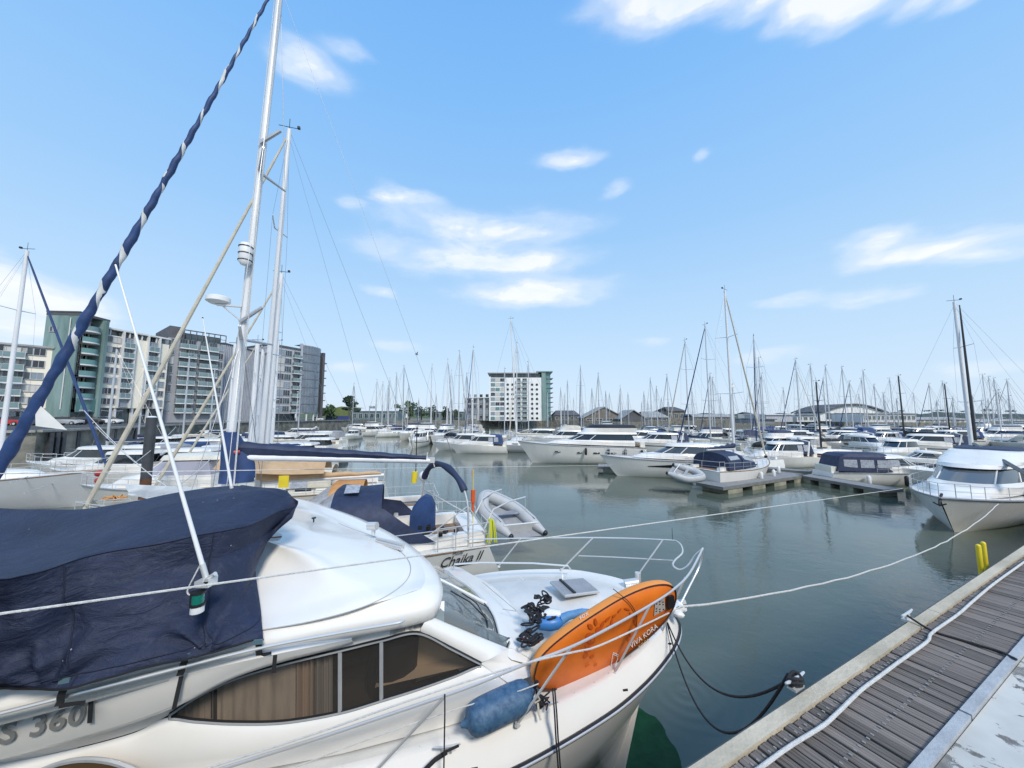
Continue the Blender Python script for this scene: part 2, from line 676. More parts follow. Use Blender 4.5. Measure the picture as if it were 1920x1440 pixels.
dock_rot = Matrix.Rotation(pi / 2 - DA, 3, 'Z')
_, wo0 = ew(1274, 1440)     # outer edge
_, wc0 = ew(1297, 1440)     # cream board outer
_, wc1 = ew(1362, 1440)     # cream board inner
_, wk0 = ew(1706, 1440)     # grey kerb outer
_, wk1 = ew(1748, 1440)     # grey kerb inner
E0, E1 = -3.0, 16.0

bw = empty('boardwalk', dk(0, 0, DZ), pi / 2 - DA, kind='structure')   # local x = e, y = w


def dbox(mb, e0, e1, w0, w1, z0, z1):
    mb.box(((e0 + e1) / 2, (w0 + w1) / 2, (z0 + z1) / 2), (e1 - e0, w1 - w0, z1 - z0))


# planks
plank_m = bpy.data.materials.new('weathered_plank')
plank_m.use_nodes = True
N = NT(plank_m.node_tree)
b = N.n['Principled BSDF']
t = N.new('ShaderNodeTexCoord')
oi = N.new('ShaderNodeObjectInfo')
cmb = N.new('ShaderNodeCombineXYZ')
N.l.new(N.math('MULTIPLY', oi.outputs['Random'], 50), cmb.inputs[2])
ad = N.new('ShaderNodeVectorMath', operation='ADD')
mp = N.new('ShaderNodeMapping')
mp.inputs['Scale'].default_value = (60, 4, 10)
N.l.new(t.outputs['Object'], mp.inputs[0])
N.l.new(mp.outputs[0], ad.inputs[0])
N.l.new(cmb.outputs[0], ad.inputs[1])
f = N.noise(ad.outputs[0], 1.0, 6, .6)
c1 = N.ramp(f, [(.3, (.090, .074, .063)), (.7, (.235, .198, .172))])
c2 = N.mix(N.math('MULTIPLY', oi.outputs['Random'], .55), c1, (.20, .165, .145, 1))
hv = N.new('ShaderNodeHueSaturation')
N.l.new(N.math('MULTIPLY_ADD', oi.outputs['Random'], .6, .75), hv.inputs['Value'])
N.l.new(c2, hv.inputs['Color'])
N.l.new(hv.outputs[0], b.inputs['Base Color'])
b.inputs['Roughness'].default_value = .75
bp = N.new('ShaderNodeBump')
bp.inputs['Strength'].default_value = .5
bp.inputs['Distance'].default_value = .004
N.l.new(f, bp.inputs['Height'])
N.l.new(bp.outputs[0], b.inputs['Normal'])

pitch_ = .082
plank_meshes = []
for k in range(4):
    mb = MB()
    wlen = wc1 - wk0 - .012
    n = 5
    pw = .068
    # cross section with small grooves
    prof = [(-pw / 2, -.03), (-pw / 2, -.004), (-pw / 2 + .004, 0), (-.014, 0), (-.011, -.004), (-.008, 0), (.010, 0), (.013, -.004), (.016, 0),
            (pw / 2 - .004, 0), (pw / 2, -.004), (pw / 2, -.03)]
    a = [(x, -wlen / 2, z) for x, z in prof]
    c = [(x, wlen / 2, z) for x, z in prof]
    m_ = len(prof)
    mb.add(a + c, [(i, i + 1, i + 1 + m_, i + m_) for i in range(m_ - 1)] + [tuple(range(m_)), tuple(range(2 * m_ - 1, m_ - 1, -1))])
    mb.mats = [plank_m]
    plank_meshes.append(mb.mesh('plank', False))
e = .1
while e < 13.5:
    o = bpy.data.objects.new('plank', random.choice(plank_meshes))
    COL.objects.link(o)
    o.parent = bw
    gap = .006 if int((e - .1) / pitch_) % 17 else 0
    o.location = (e, (wc1 + wk0) / 2 + random.uniform(-.003, .003), random.uniform(-.004, .002))
    o.rotation_euler = (random.uniform(-.004, .004), random.uniform(-.02, .02), random.uniform(-.004, .004))
    e += pitch_ + random.uniform(-.004, .004)
mb = MB()
dbox(mb, E0, E1, wk0, wc1, -.10, -.035)
obj('bearer', mb, interior, bw)
# rows of pale anti-slip studs
stud = mat('pale_stud', (.27, .26, .24), .6)
mb = MB()
for wfrac in (.12, .60):
    e = .2
    while e < 11:
        mb.box((e, wc1 - (wc1 - wk0) * wfrac, .003), (.010, .014, .004))
        e += .05
obj('screw_row', mb, stud, bw, kind='stuff')
cream_board = mat('cream_edge_board', (.58, .50, .38), .75, var=.22, vscale=2.2, bump=.5, bscale=30, dark=(.40, .35, .26))
grey_timber = mat('grey_edge_timber', (.20, .19, .165), .85, var=.5, vscale=3, bump=.8, bscale=25)
bounds = [-3, .9, 4.75, 8.6, 12.4, 16]
for i in range(5):
    mb = MB()
    dbox(mb, bounds[i] + .004, bounds[i + 1] - .004, wc1 + .004, wc0, -.12, .012)
    obj('edge_board', mb, cream_board, bw, smooth=False)
mb = MB()
dbox(mb, E0, E1, wc0 + .003, wo0, -.30, -.015)
obj('edge_timber', mb, grey_timber, bw, smooth=False)
kerb_m = mat('galvanised_kerb', (.44, .455, .47), .5, var=.25, vscale=5, bump=.4, bscale=40)
for (a, c) in ((-3, 3.28), (3.3, 7.6), (7.62, 16)):
    mb = MB()
    dbox(mb, a, c, wk1, wk0 - .004, -.15, .02)
    obj('kerb', mb, kerb_m, bw, smooth=False)
# quay: painted concrete with peeling white paint
qm = bpy.data.materials.new('peeling_painted_concrete')
qm.use_nodes = True
N = NT(qm.node_tree)
b = N.n['Principled BSDF']
t = N.new('ShaderNodeTexCoord')
v = t.outputs['Object']
f = N.noise(v, 2.6, 9, .68, .4)
g = N.noise(v, 14, 5, .6)
paint = N.ramp(N.math('ADD', N.math('MULTIPLY', f, .8), N.math('MULTIPLY', g, .2)), [(.465, (0, 0, 0)), (.485, (1, 1, 1))])
cc = N.ramp(g, [(.3, (.14, .13, .12)), (.7, (.30, .29, .27))])
pc = N.ramp(N.noise(v, 1.3, 5, .6), [(.35, (.42, .41, .38)), (.6, (.58, .57, .53))])
N.l.new(N.mix(paint, cc, pc), b.inputs['Base Color'])
b.inputs['Roughness'].default_value = .8
bp = N.new('ShaderNodeBump')
bp.inputs['Strength'].default_value = .6
bp.inputs['Distance'].default_value = .01
N.l.new(paint, bp.inputs['Height'])
N.l.new(bp.outputs[0], b.inputs['Normal'])
mb = MB()
mb.prism([dk(-40, wk1 - .004, DZ - .004), dk(60, wk1 - .004, DZ - .004), dk(60, -14, DZ - .004), dk(-40, -14, DZ - .004)], (0, 0, -3.8))
obj('quay', mb, qm, kind='structure', smooth=False)
mb = MB()
mb.prism([dk(-40, wo0 - .02, DZ - .13), dk(60, wo0 - .02, DZ - .13), dk(60, wk1, DZ - .13), dk(-40, wk1, DZ - .13)], (0, 0, -3.8))
obj('quay_wall', mb, stone, kind='structure', smooth=False)

# cleats
def cleat(px, py, label, wrapped):
    e_, w_ = ew(px, py)
    c = empty('mooring_cleat', dk(e_, w_, DZ), pi / 2 - DA, label=label, cat='cleat', group='mooring cleats on the edge of the boardwalk')
    mb = MB()
    c.scale = (.72, .72, .72)
    mb.box((0, 0, .012), (.14, .07, .02))
    mb.tube([(-.035, 0, .015), (-.035, 0, .07)], .014)
    mb.tube([(.035, 0, .015), (.035, 0, .07)], .014)
    obj('base', mb, steel, c)
    mb = MB()
    mb.tube([(-.15, 0, .085), (-.08, 0, .075), (.08, 0, .075), (.15, 0, .085)], [.009, .014, .014, .009])
    obj('horn', mb, steel, c)
    return c, dk(e_, w_, DZ + .06)


_, c1p = cleat(1492, 1290, 'steel cleat wrapped in coils of black rope at the edge of the boardwalk', True)
_, c2p = cleat(1702, 1163, 'bare steel cleat on the boardwalk edge, tied with a thin dark line', False)
mb = MB()
for i in range(3):
    r = .026 + .007 * (i % 2)
    pts = [c1p + E_ * (r * 1.9 * cos(a)) + W_ * (r * sin(a)) + Vector((0, 0, -.03 + i * .018 + .01 * sin(2 * a))) for a in
           [2 * pi * k / 16 for k in range(17)]]
    mb.tube(pts, .009, 6)
wthing('rope_coil', mb, black_rope, 'coil of black rope hitched on the nearer boardwalk cleat', 'rope')
# dark line across the planks
mb = MB()
e2, w2 = ew(1702, 1166)
pA = dk(e2, w2, DZ + .05)
pB = gz(1748, 1183, DZ + .012)
pC = gz(1874, 1222, DZ + .012)
pD = gz(1905, 1236, DZ + .03)
mb.tube(catmull([pA, pB, (pB + pC) / 2 + Vector((0, 0, .0)), pC, pD], 14), .009, 6)
wthing('tie_line', mb, black_rope, 'thin dark line laid straight across the planks from the farther cleat', 'rope')
# white rope lying on the boardwalk
cro = [(480, 1338), (640, 1222), (820, 1110), (900, 1040), (1030, 915), (1130, 840), (1230, 765), (1390, 650), (1420, 600), (1560, 500),
       (1640, 430), (1760, 330), (1920, 215)]
pts = [gz(1260 + x * .34375, 980 + y * .34375, DZ + .02) for x, y in cro]
d0 = pts[0] - pts[1]
pts = [pts[0] + d0 * 2.5, pts[0] + d0] + pts + [pts[-1] + (pts[-1] - pts[-2]) * 2]
mb = MB()
mb.tube(catmull(pts, 120), .0095, 8)
wthing('white_hose', mb, white_rope, 'long white rope lying wavy along the boardwalk planks', 'rope')
# yellow ladder heads
lad = empty('quay_ladder', gz(1850, 1075, DZ - .2), pi / 2 - DA, label='yellow ladder handles standing up from the water edge of the boardwalk', cat='ladder')
for i, dxx in enumerate((-.10, .10)):
    mb = MB()
    mb.tube([(dxx, .02, -2.6), (dxx, .02, .33)], .024, 10)
    mb.ball((dxx, .02, .33), .024)
    obj('handle', mb, yellow, lad)
for k in range(8):
    mb = MB()
    mb.tube([(-.10, .02, -.3 - k * .29), (.10, .02, -.3 - k * .29)], .014, 6)
    obj('rung', mb, yellow, lad)

# ---------------------------------------------------------------- far quays and land
QZ = 3.6


def land(name, pts, z, m, depth=5.0):
    mb = MB()
    mb.prism([Vector((p[0], p[1], z)) for p in pts], (0, 0, -depth))
    return obj(name, mb, m, kind='structure', smooth=False)


qa = gz(-700, 1000, 0)
q0 = gz(60, 884, 0)
q1 = gz(330, 838, 0)
q2 = gz(440, 820, 0)
q3 = gz(655, 803.5, 0)
L0 = [(-60, 20), (q0.x, q0.y), (q1.x, q1.y), (q2.x, q2.y), (q3.x, q3.y)]
land('quay_left', L0 + [(-75, 260), (-400, 300), (-400, 20)], QZ, stone)
land('quay_left_road', [(x - 1.2, y) for x, y in L0] + [(-77, 258), (-398, 298), (-398, 20)], QZ + .02, asphalt, .018)
land('quay_far', [(q3.x, 172), (20, 235), (60, 215), (150, 200), (260, 205), (420, 190), (900, 260), (900, 900), (-900, 900), (-900, 300), (-75, 250)], 3.0, stone)
# coping stones along the left quay wall
mb = MB()
for a, c in zip(L0[:-1], L0[1:]):
    a, c = Vector((*a, QZ)), Vector((*c, QZ))
    L = (c - a).length
    n = int(L / 1.6)
    dv = (c - a).normalized()
    ang = atan2(dv.y, dv.x)
    for i in range(n):
        p = a + dv * (i + .5) * L / n
        mb.box(p + Vector((0, 0, .09)), (L / n - .05, .7, .22), Matrix.Rotation(ang, 3, 'Z'))
obj('coping', mb, concrete, kind='stuff', smooth=False)
# vertical timber fenders and stains down the quay wall
mb = MB()
for i, (px, py) in enumerate([(88, 880), (100, 878), (112, 876), (140, 870), (170, 864), (210, 858), (250, 852)]):
    p = gz(px, py, 0)
    mb.box(p + Vector((0.2, -.15, 1.7)), (.3, .3, 3.6))
obj('quay_fender', mb, piling, kind='stuff', smooth=False)

# hills
def hill(name, pts, m, back=140, kind='structure', jag=0.0):
    mb = MB()
    rows = [[], [], [], []]
    for i, (px, py, y) in enumerate(pts):
        p = gy(px, py, y)
        f = Vector((p.x / p.y, 1, 0))
        rows[0].append(Vector((p.x - f.x * 60, p.y - 60, 2)))
        rows[1].append(Vector((p.x - f.x * 25, p.y - 25, 2 + (p.z - 2) * .7)))
        rows[2].append(p)
        rows[3].append(Vector((p.x + f.x * back, p.y + back, 1)))
    R = []
    for r in rows:
        c = catmull(r, len(pts) * 10)
        R.append(c)
    for i, q in enumerate(R[2]):
        q.z += jag * noise.noise(Vector((q.x * .05, q.y * .05, 3))) + jag * .6 * noise.noise(Vector((q.x * .2, 1, 3)))
    mb.grid(R)
    return obj(name, mb, m, kind=kind)


hill('hill_right', [(1180, 779, 620), (1330, 776, 600), (1440, 776, 600), (1560, 776, 560), (1700, 774, 520), (1760, 773, 500), (1830, 776, 470),
                    (1920, 777, 430), (2100, 776, 400), (2500, 780, 380)], hillmat, jag=3)
hill('hill_left', [(560, 776, 520), (640, 768, 500), (700, 766, 500), (760, 768, 510), (860, 772, 560), (960, 776, 620), (1100, 780, 640)], grass, jag=2)
bank = MB()
rows = []
bank.prism([gy(624, 784, 200), gy(622, 766, 200), gy(640, 762, 200), gy(652, 764, 200), gy(652, 786, 200)], (0, 25, 0))
obj('grass_bank', bank, mat('bank_grass', (.16, .20, .07), .9, var=.3, vscale=.2), kind='structure')
# ================================================================== BUILDINGS
WC = {}
wrnd = random.Random(77)
blind = mat('window_blind', (.55, .54, .50), .5, spec=.6)
lit_glass = mat('sky_lit_glass', (.22, .27, .31), .12, spec=.9)


def win_mesh(w, h, glassm=None, framem=None, deep=.12, mull=1, rnd=False):
    key = (round(w, 2), round(h, 2), (glassm or bglass).name, (framem or mid_wall).name, mull, rnd)
    if key in WC:
        return WC[key]
    mb = MB()
    g, f = glassm or bglass, framem or mid_wall
    if rnd:
        pts = [(w / 2 * cos(2 * pi * k / 12), -.05, h / 2 + h / 2 * sin(2 * pi * k / 12)) for k in range(12)]
        mb.use(g).prism(pts, (0, -.03, 0))
        mb.use(f).tube([(x * 1.06, -.05, h / 2 + (z - h / 2) * 1.06) for x, y, z in pts] + [(pts[0][0] * 1.06, -.05, h / 2)], .07, 4)
    else:
        mb.use(g).box((0, -.03, h / 2), (w, .06, h))
        t = .09
        mb.use(f).box((0, -.06, h + t / 2), (w + 2 * t, .14, t))
        mb.box((0, -.07, -t / 2), (w + 2 * t, .2, t))
        mb.box((-w / 2 - t / 2, -.06, h / 2), (t, .14, h))
        mb.box((w / 2 + t / 2, -.06, h / 2), (t, .14, h))
        for k in range(mull):
            mb.box((-w / 2 + w * (k + 1) / (mull + 1), -.075, h / 2), (.06, .05, h))
    WC[key] = mb.mesh('window', False)
    return WC[key]


def balc_mesh(w, d, glassm, posts=3, slabm=None):
    key = ('b', round(w, 2), round(d, 2), glassm.name, (slabm or slab).name)
    if key in WC:
        return WC[key]
    mb = MB()
    mb.use(slabm or slab).box((0, -d / 2, -.12), (w, d, .26))
    mb.use(glassm).box((0, -d + .04, .52), (w - .1, .03, .98))
    mb.box((-w / 2 + .04, -d / 2, .52), (.03, d - .1, .98))
    mb.box((w / 2 - .04, -d / 2, .52), (.03, d - .1, .98))
    mb.use(steel).box((0, -d + .04, 1.05), (w, .06, .05))
    for k in range(posts + 1):
        mb.box((-w / 2 + .06 + (w - .12) * k / posts, -d + .03, .5), (.05, .05, 1.05))
    WC[key] = mb.mesh('balcony', False)
    return WC[key]


class Bld:
    def __init__(s, name, label, px0, Y0, px1, Y1, ytop, zbase=QZ, cat='building', depth=12, group=None):
        p0, p1 = gy(px0, 780, Y0), gy(px1, 780, Y1)
        s.p0 = Vector((p0.x, p0.y, zbase))
        u = Vector((p1.x - p0.x, p1.y - p0.y, 0))
        s.L = u.length
        s.H = gy(px0, ytop, Y0).z - zbase
        s.D = depth
        s.u = u.normalized()
        s.root = empty(name, s.p0, atan2(u.y, u.x), label=label, cat=cat, group=group)
        s.zb = zbase

    def x_of(s, px):
        """facade coordinate under a picture column"""
        d = ray(px, 780)
        d = Vector((d.x, d.y))
        # p0 + u*x = d*k
        det = s.u.x * -d.y + d.x * s.u.y
        x = (-s.p0.x * -d.y - d.x * s.p0.y) / det
        return x

    def h_of(s, px, py):
        x = s.x_of(px)
        q = s.p0 + s.u * x
        return gy(px, py, q.y).z - s.zb

    def box(s, name, x0, x1, z0, z1, m, y0=0, y1=None, proud=0, label=None):
        mb = MB()
        y1 = s.D if y1 is None else y1
        mb.box(((x0 + x1) / 2, (y0 - proud + y1) / 2, (z0 + z1) / 2), (x1 - x0, y1 - y0 + proud, z1 - z0))
        return obj(name, mb, m, s.root, smooth=False, label=label)

    def inst(s, name, me, x, z, y=0, rz=0):
        o = bpy.data.objects.new(name, me)
        COL.objects.link(o)
        o.parent = s.root
        o.location = (x, y, z)
        o.rotation_euler = (0, 0, rz)
        return o

    def wins(s, xs, zs, w, h, g=None, f=None, mull=1, y=0, rnd=False):
        me = win_mesh(w, h, g, f, mull=mull, rnd=rnd)
        if rnd:
            opts = [me]
        else:
            opts = [me, me, win_mesh(w, h, blind, f, mull=mull), win_mesh(w, h, lit_glass, f, mull=mull), win_mesh(w, h, dglass, f, mull=mull)]
        for x in xs:
            for z in zs:
                s.inst('window', wrnd.choice(opts), x, z, y)

    def balcs(s, xs, zs, w, d=1.4, g=None, slabm=None, y=0):
        me = balc_mesh(w, d, g or bal_glass, max(2, int(w / 1.6)), slabm)
        for x in xs:
            for z in zs:
                s.inst('balcony', me, x, z, y)


def span(a, b, n):
    return [a + (b - a) * (i + .5) / n for i in range(n)]


# far-left cream block
B = Bld('cream_apartment_block', 'low cream apartment block with small square windows at the far left of the quay', -130, 61, 84, 69.7, 640, depth=14)
B.H = B.h_of(60, 652)
x1 = B.L
B.box('wall', 0, x1, 3.1, B.H, cream_wall)
B.box('ground_floor', .3, x1, 0, 3.1, white_wall, y0=.5, y1=14)
B.box('roof', -.3, x1 + .2, B.H, B.H + .35, roof_grey, proud=.4)
fl = [(B.H - 3.1) / 5 * k + 3.1 + .85 for k in range(5)]
xa, xb = B.x_of(35), B.x_of(60)
B.wins([xa, xb, xa - (xb - xa) * 3.0, xa - (xb - xa) * 4.2], fl, 1.35, 1.3)
B.balcs([B.x_of(14), B.x_of(-30)], [z - .8 for z in fl], 2.6, 1.2)
B.wins([B.x_of(14), B.x_of(-30)], [z - .6 for z in fl], 2.2, 2.0)
B.wins([B.x_of(x) for x in (28, 38, 48, 60)], [.5], 1.3, 1.9, y=.5)
# grey link block
B = Bld('grey_link_block', 'narrow grey infill block between the cream block and the teal tower', 82, 71, 118, 73, 655, depth=12)
B.box('wall', .05, B.L - .05, 0, B.H, mid_wall)
B.wins([B.L * .55], [B.H - 2.6 - k * 2.9 for k in range(5)], 2.2, 1.7, mull=2)
B.box('parapet', 0, B.L, B.H, B.H + .3, grey_wall, proud=.15)
# teal tower
B = Bld('teal_glass_tower', 'tall teal clad tower with a glass bay of curved balconies beside the cream flats', 128, 70, 180, 75, 586, depth=6.2)
B.H = B.h_of(128, 586)
xm, xr = .25, B.L
B.box('wall', 0, xm, 0, B.H, teal_wall)
B.box('top_cap', -.15, xm + .4, B.H, B.H + .25, roof_dark, proud=.1)
B.box('wall', xm, xr, 0, B.H - .6, grey_wall, y0=1.6)
B.box('roof', xm - .3, xr + .2, B.H - .6, B.H - .1, roof_dark, y0=-.6)
B.box('edge_fin', B.x_of(168), B.x_of(174), 0, B.H - .6, teal_wall, y0=-1.3, y1=3)
nz = 8
zz = [2.9 + (B.H - 4) / nz * k for k in range(nz)]
me = win_mesh(2.3, 2.1, bglass, slab, mull=2)
xs = span(xm + .3, B.x_of(166), 3)
for z in zz:
    for x in xs:
        B.inst('window', me, x, z + .1, 1.55)
mbb = {}
for k, z in enumerate(zz):
    mb = MB()
    w0, w1_ = xm + .2, B.x_of(167)
    arc = [Vector((w0 + (w1_ - w0) * i / 10, -1.3 * sin(pi * (i + 2) / 14), 0)) for i in range(11)]
    top = [p + Vector((0, 0, .28)) for p in arc]
    back = [Vector((p.x, 1.5, 0)) for p in arc]
    backt = [Vector((p.x, 1.5, .28)) for p in arc]
    mb.use(slab if k > 3 else mid_wall).grid([back, arc, top, backt])
    mb.use(tglass if k < 7 else bal_glass).grid([[p + Vector((0, .05, .28)) for p in arc], [p + Vector((0, .05, 1.25)) for p in arc]])
    o = obj('balcony', mb, None, B.root)
    o.location = (0, 0, z - .3)
for yy in (4.2, 4.9):
    B.inst('window', win_mesh(.45, 1.0, None, None, mull=0), 0, B.H - 4.0, yy, -pi / 2)
B.box('ground_floor', xm, B.L, 0, 2.4, bglass, proud=.06, y1=.5)
B.box('glass_skirt', xm, B.x_of(172), 2.4, 5.2, tglass, y0=-.9, y1=-.8)
# cream flats with tall windows
B = Bld('cream_quayside_flats', 'long cream apartment block with glazed bays and white roof frame on the quay', 181, 75, 305, 86.5, 613, depth=14)
Hc = B.h_of(190, 628)
B.box('wall', 0, B.L, 3.4, Hc, cream_wall)
B.box('penthouse', .3, B.L - .3, Hc, B.H - .5, bglass, y0=.9)
B.box('roof', -.1, B.L + .1, B.H - .35, B.H, slab, proud=.35)
B.box('ground_floor', 0, B.L, 0, 3.4, bglass, y0=.8)
nz = 7
zz = [3.4 + (Hc - 3.4) / nz * k for k in range(nz)]
B.wins([B.x_of(188), B.x_of(204)], [z + .8 for z in zz], 1.25, 1.2, g=mglass)
for a, c in ((216, 237), (264, 284)):
    xa, xc = B.x_of(a), B.x_of(c)
    B.box('recess', xa, xc, 3.6, Hc, grey_wall, proud=.03, y1=.3)
    B.wins([(xa + xc) / 2], [z + .35 for z in zz], (xc - xa) * .82, (zz[1] - zz[0]) * .72, mull=2, y=-.04)
    B.balcs([(xa + xc) / 2], zz[1:], xc - xa, .7, g=bal_glass, y=-.04)
    for x in (xa - .1, xc + .1):
        B.box('white_fin', x - .12, x + .12, 3.4, B.H - .3, slab, y0=-.6, y1=.2)
B.wins([B.x_of(296)], [z + .8 for z in zz[:5]], 1.0, 1.2, g=mglass)
for a in (0, .25, .5, .75, 1):
    B.box('column', B.L * a - .2 if a else 0, B.L * a + .2 if a < 1 else B.L, 0, 3.4, slab, y0=.1, y1=.6)
for x in (B.x_of(190), B.x_of(228), B.x_of(252), B.x_of(280)):
    B.box('roof_post', x - .1, x + .1, Hc, B.H - .35, slab, proud=.1, y1=.2)
# grey flats with balconies
B = Bld('grey_balcony_flats', 'grey apartment block with dark frames, white balcony slabs and an open roof frame', 303, 88, 412, 97.5, 612, depth=16)
Hc = B.h_of(330, 636)
B.H = B.h_of(320, 617)
B.box('wall', 0, B.L, 0, Hc, mat('flats_grey', (.34, .35, .38), .6, var=.2, vscale=.4))
B.box('penthouse', B.x_of(318), B.L - .5, Hc, B.H - .4, bglass, y0=2)
B.box('roof', B.x_of(258) if False else .2, B.x_of(335), Hc, B.H + .8, roof_dark, y0=1)
mb = MB()
for i in range(9):
    x = B.x_of(318) + (B.L - B.x_of(318)) * i / 8
    mb.box((x, -.3, (Hc + B.H) / 2), (.16, .16, B.H - Hc))
mb.box(((B.x_of(318) + B.L) / 2, -.3, B.H), (B.L - B.x_of(318), .25, .25))
mb.box(((B.x_of(318) + B.L) / 2, -.3, (B.H + Hc) / 2), (B.L - B.x_of(318), .12, .12))
obj('roof_frame', mb, roof_dark, B.root, smooth=False)
nz = 8
zz = [2.6 + (Hc - 2.6) / nz * k for k in range(nz)]
for a, c in ((324, 357), (363, 398)):
    xa, xc = B.x_of(a), B.x_of(c)
    B.wins(span(xa, xc, 2), [z + .3 for z in zz], (xc - xa) * .4, 2.0, f=grey_wall, mull=2)
    B.balcs([(xa + xc) / 2], zz, xc - xa, 1.5, g=bal_glass)
B.wins([B.x_of(309)], [z + .5 for z in zz], 1.2, 1.7, f=mid_wall)
B.wins([B.x_of(405)], [z + .5 for z in zz], 1.0, 1.6, f=mid_wall)
# dark ribbed block
B = Bld('dark_ribbed_block', 'dark grey windowless ribbed block behind the cluster of masts', 410, 101, 500, 121, 645, depth=16)
B.box('wall', 0, B.L, 0, B.H, grey_wall)
mb = MB()
for i in range(30):
    mb.box((B.L * (i + .5) / 30, -.1, B.H / 2), (.35, .2, B.H))
obj('cladding_rib', mb, mid_wall, B.root, smooth=False, kind='stuff')
B.box('roof', -.2, B.L + .2, B.H, B.H + .4, roof_dark, proud=.3)
# curved glass block
B = Bld('curved_glass_block', 'grey apartment block with curved glass corner and dark fin, right end of left quay', 498, 118, 558, 128, 655, depth=14)
nz = 8
Hb = B.h_of(530, 652)
B.box('wall', 0, B.L, 2.6, Hb, mid_wall)
B.box('ground_floor', .5, B.L, 0, 2.6, bglass, y0=1.5)
zz = [3.0 + (Hb - 3.4) / nz * k for k in range(nz)]
B.wins(span(.5, B.x_of(540), 3), [z + .3 for z in zz], 2.4, 1.9, f=mid_wall, mull=2)
B.wins([B.x_of(551)], [z + .3 for z in zz], 2.3, 2.0, f=grey_wall)
B.balcs([B.x_of(550)], zz, 3.0, 1.3, g=bal_glass)
B.box('roof', -.2, B.L, Hb, Hb + .5, roof_dark, proud=.4)
# curved part in local coordinates
Ht = B.h_of(560, 646)
cx0 = B.L
q = gy(596, 780, 140)
loc = Matrix.Rotation(-B.root.rotation_euler.z, 3, 'Z') @ (Vector((q.x, q.y, 0)) - Vector((B.p0.x, B.p0.y, 0)))
arc = catmull([(cx0, 0, 0), (cx0 + (loc.x - cx0) * .38, loc.y * .05 - .9, 0), (cx0 + (loc.x - cx0) * .75, loc.y * .38 - .6, 0), (loc.x, loc.y, 0)], 13)
cg = mat('curved_curtain_wall', (.16, .20, .25), .12, spec=.9, var=.35, vscale=.5)
for k in range(nz):
    z0, z1 = 3.0 + (Ht - 3.2) / nz * k, 3.0 + (Ht - 3.2) / nz * (k + 1)
    mb = MB()
    for i in range(12):
        a, c = arc[i], arc[i + 1]
        g = (c - a) * .04
        mb.add([a + g + Vector((0, 0, z0 + .3)), c - g + Vector((0, 0, z0 + .3)), c - g + Vector((0, 0, z1 - .05)), a + g + Vector((0, 0, z1 - .05))], [(0, 1, 2, 3)])
    obj('window', mb, cg, B.root, smooth=False)
    mb = MB()
    off = Vector((-.25, -.25, 0)) * (1 if k else 1.2)
    mb.grid([[p + Vector((0, .3, z0)) for p in arc], [p + off * .6 + Vector((0, 0, z0)) for p in arc],
             [p + off * .6 + Vector((0, 0, z0 + .22)) for p in arc], [p + Vector((0, .3, z0 + .22)) for p in arc]])
    obj('floor_slab', mb, grey_wall, B.root, smooth=False)
mb = MB()
mb.grid([[p + Vector((.05, .12, 2.8)) for p in arc], [p + Vector((.05, .12, Ht)) for p in arc]])
mb.poly([p + Vector((.05, .12, Ht)) for p in arc] + [Vector((cx0, loc.y, Ht))])
obj('curved_wall', mb, mid_wall, B.root)
B.box('corner_column', cx0 - .35, cx0 + .35, 0, Ht + .2, mid_wall, y0=-.5, y1=.4)
mb = MB()
mb.box((loc.x + .6, loc.y, (Ht - 1) / 2), (1.0, 2.2, Ht - 1))
for k in range(7):
    mb.box((loc.x + 1.6, loc.y, 5 + k * 3.0), (1.4, 1.6, .3))
obj('end_fin', mb, roof_dark, B.root, smooth=False)
for k in range(5):
    p = arc[min(12, k * 3)]
    mb = MB()
    mb.tube([p + Vector((0, .5, 0)), p + Vector((0, .5, 3))], .28)
    obj('column', mb, slab, B.root)

# centre white tower
B = Bld('white_porthole_tower', 'white tower block with round windows, glazed left bays and a teal right end', 917, 205, 1016, 205, 703, zbase=3.0, depth=16)
Hc = B.h_of(960, 708)
xt = B.L
xl = B.x_of(946)
B.box('plinth', 0, xt, 0, B.h_of(960, 789), brown_wall, y0=.6)
zb = B.h_of(960, 789)
B.box('wall', 0, xt, zb, Hc, white_wall)
nz = 9
hh = (Hc - zb) / nz
zz = [zb + hh * k for k in range(nz)]
B.wins(span(.8, xl, 3), [z + .5 for z in zz], (xl - .8) / 3 * .86, hh * .66, g=tglass, mull=1)
cxs = [B.x_of(x) for x in (952, 961, 998, 1007)]
B.wins(cxs, [z + .7 for z in zz[:-1]], 1.5, 1.5, rnd=True, f=white_wall, g=dglass)
for x in (B.x_of(972), B.x_of(984)):
    B.wins([x], [z + .4 for z in zz], 2.4, hh * .68, g=bglass, f=slab)
    B.balcs([x], zz, 3.0, 1.0)
B.box('penthouse', .8, xt - .6, Hc, Hc + 2.4, bglass, y0=1.2)
B.box('roof', -1.0, xt - 2, Hc + 2.4, Hc + 2.9, roof_grey, proud=.8)
B.box('teal_wall', xt, B.x_of(1024), 0, B.h_of(1020, 697), teal_wall, y0=-.4)
B.box('teal_end', B.x_of(1024), B.x_of(1033), 0, B.h_of(1026, 697), tglass, y0=1)
B.box('teal_roof', xt - 3, B.x_of(1037), B.h_of(1026, 698), B.h_of(1026, 696), teal_wall, y0=-.8)
for k in range(1, nz + 1):
    B.box('end_balcony', B.x_of(1026), B.x_of(1038), zb + hh * k - .5, zb + hh * k - .2, grey_wall, y0=.5, y1=10)
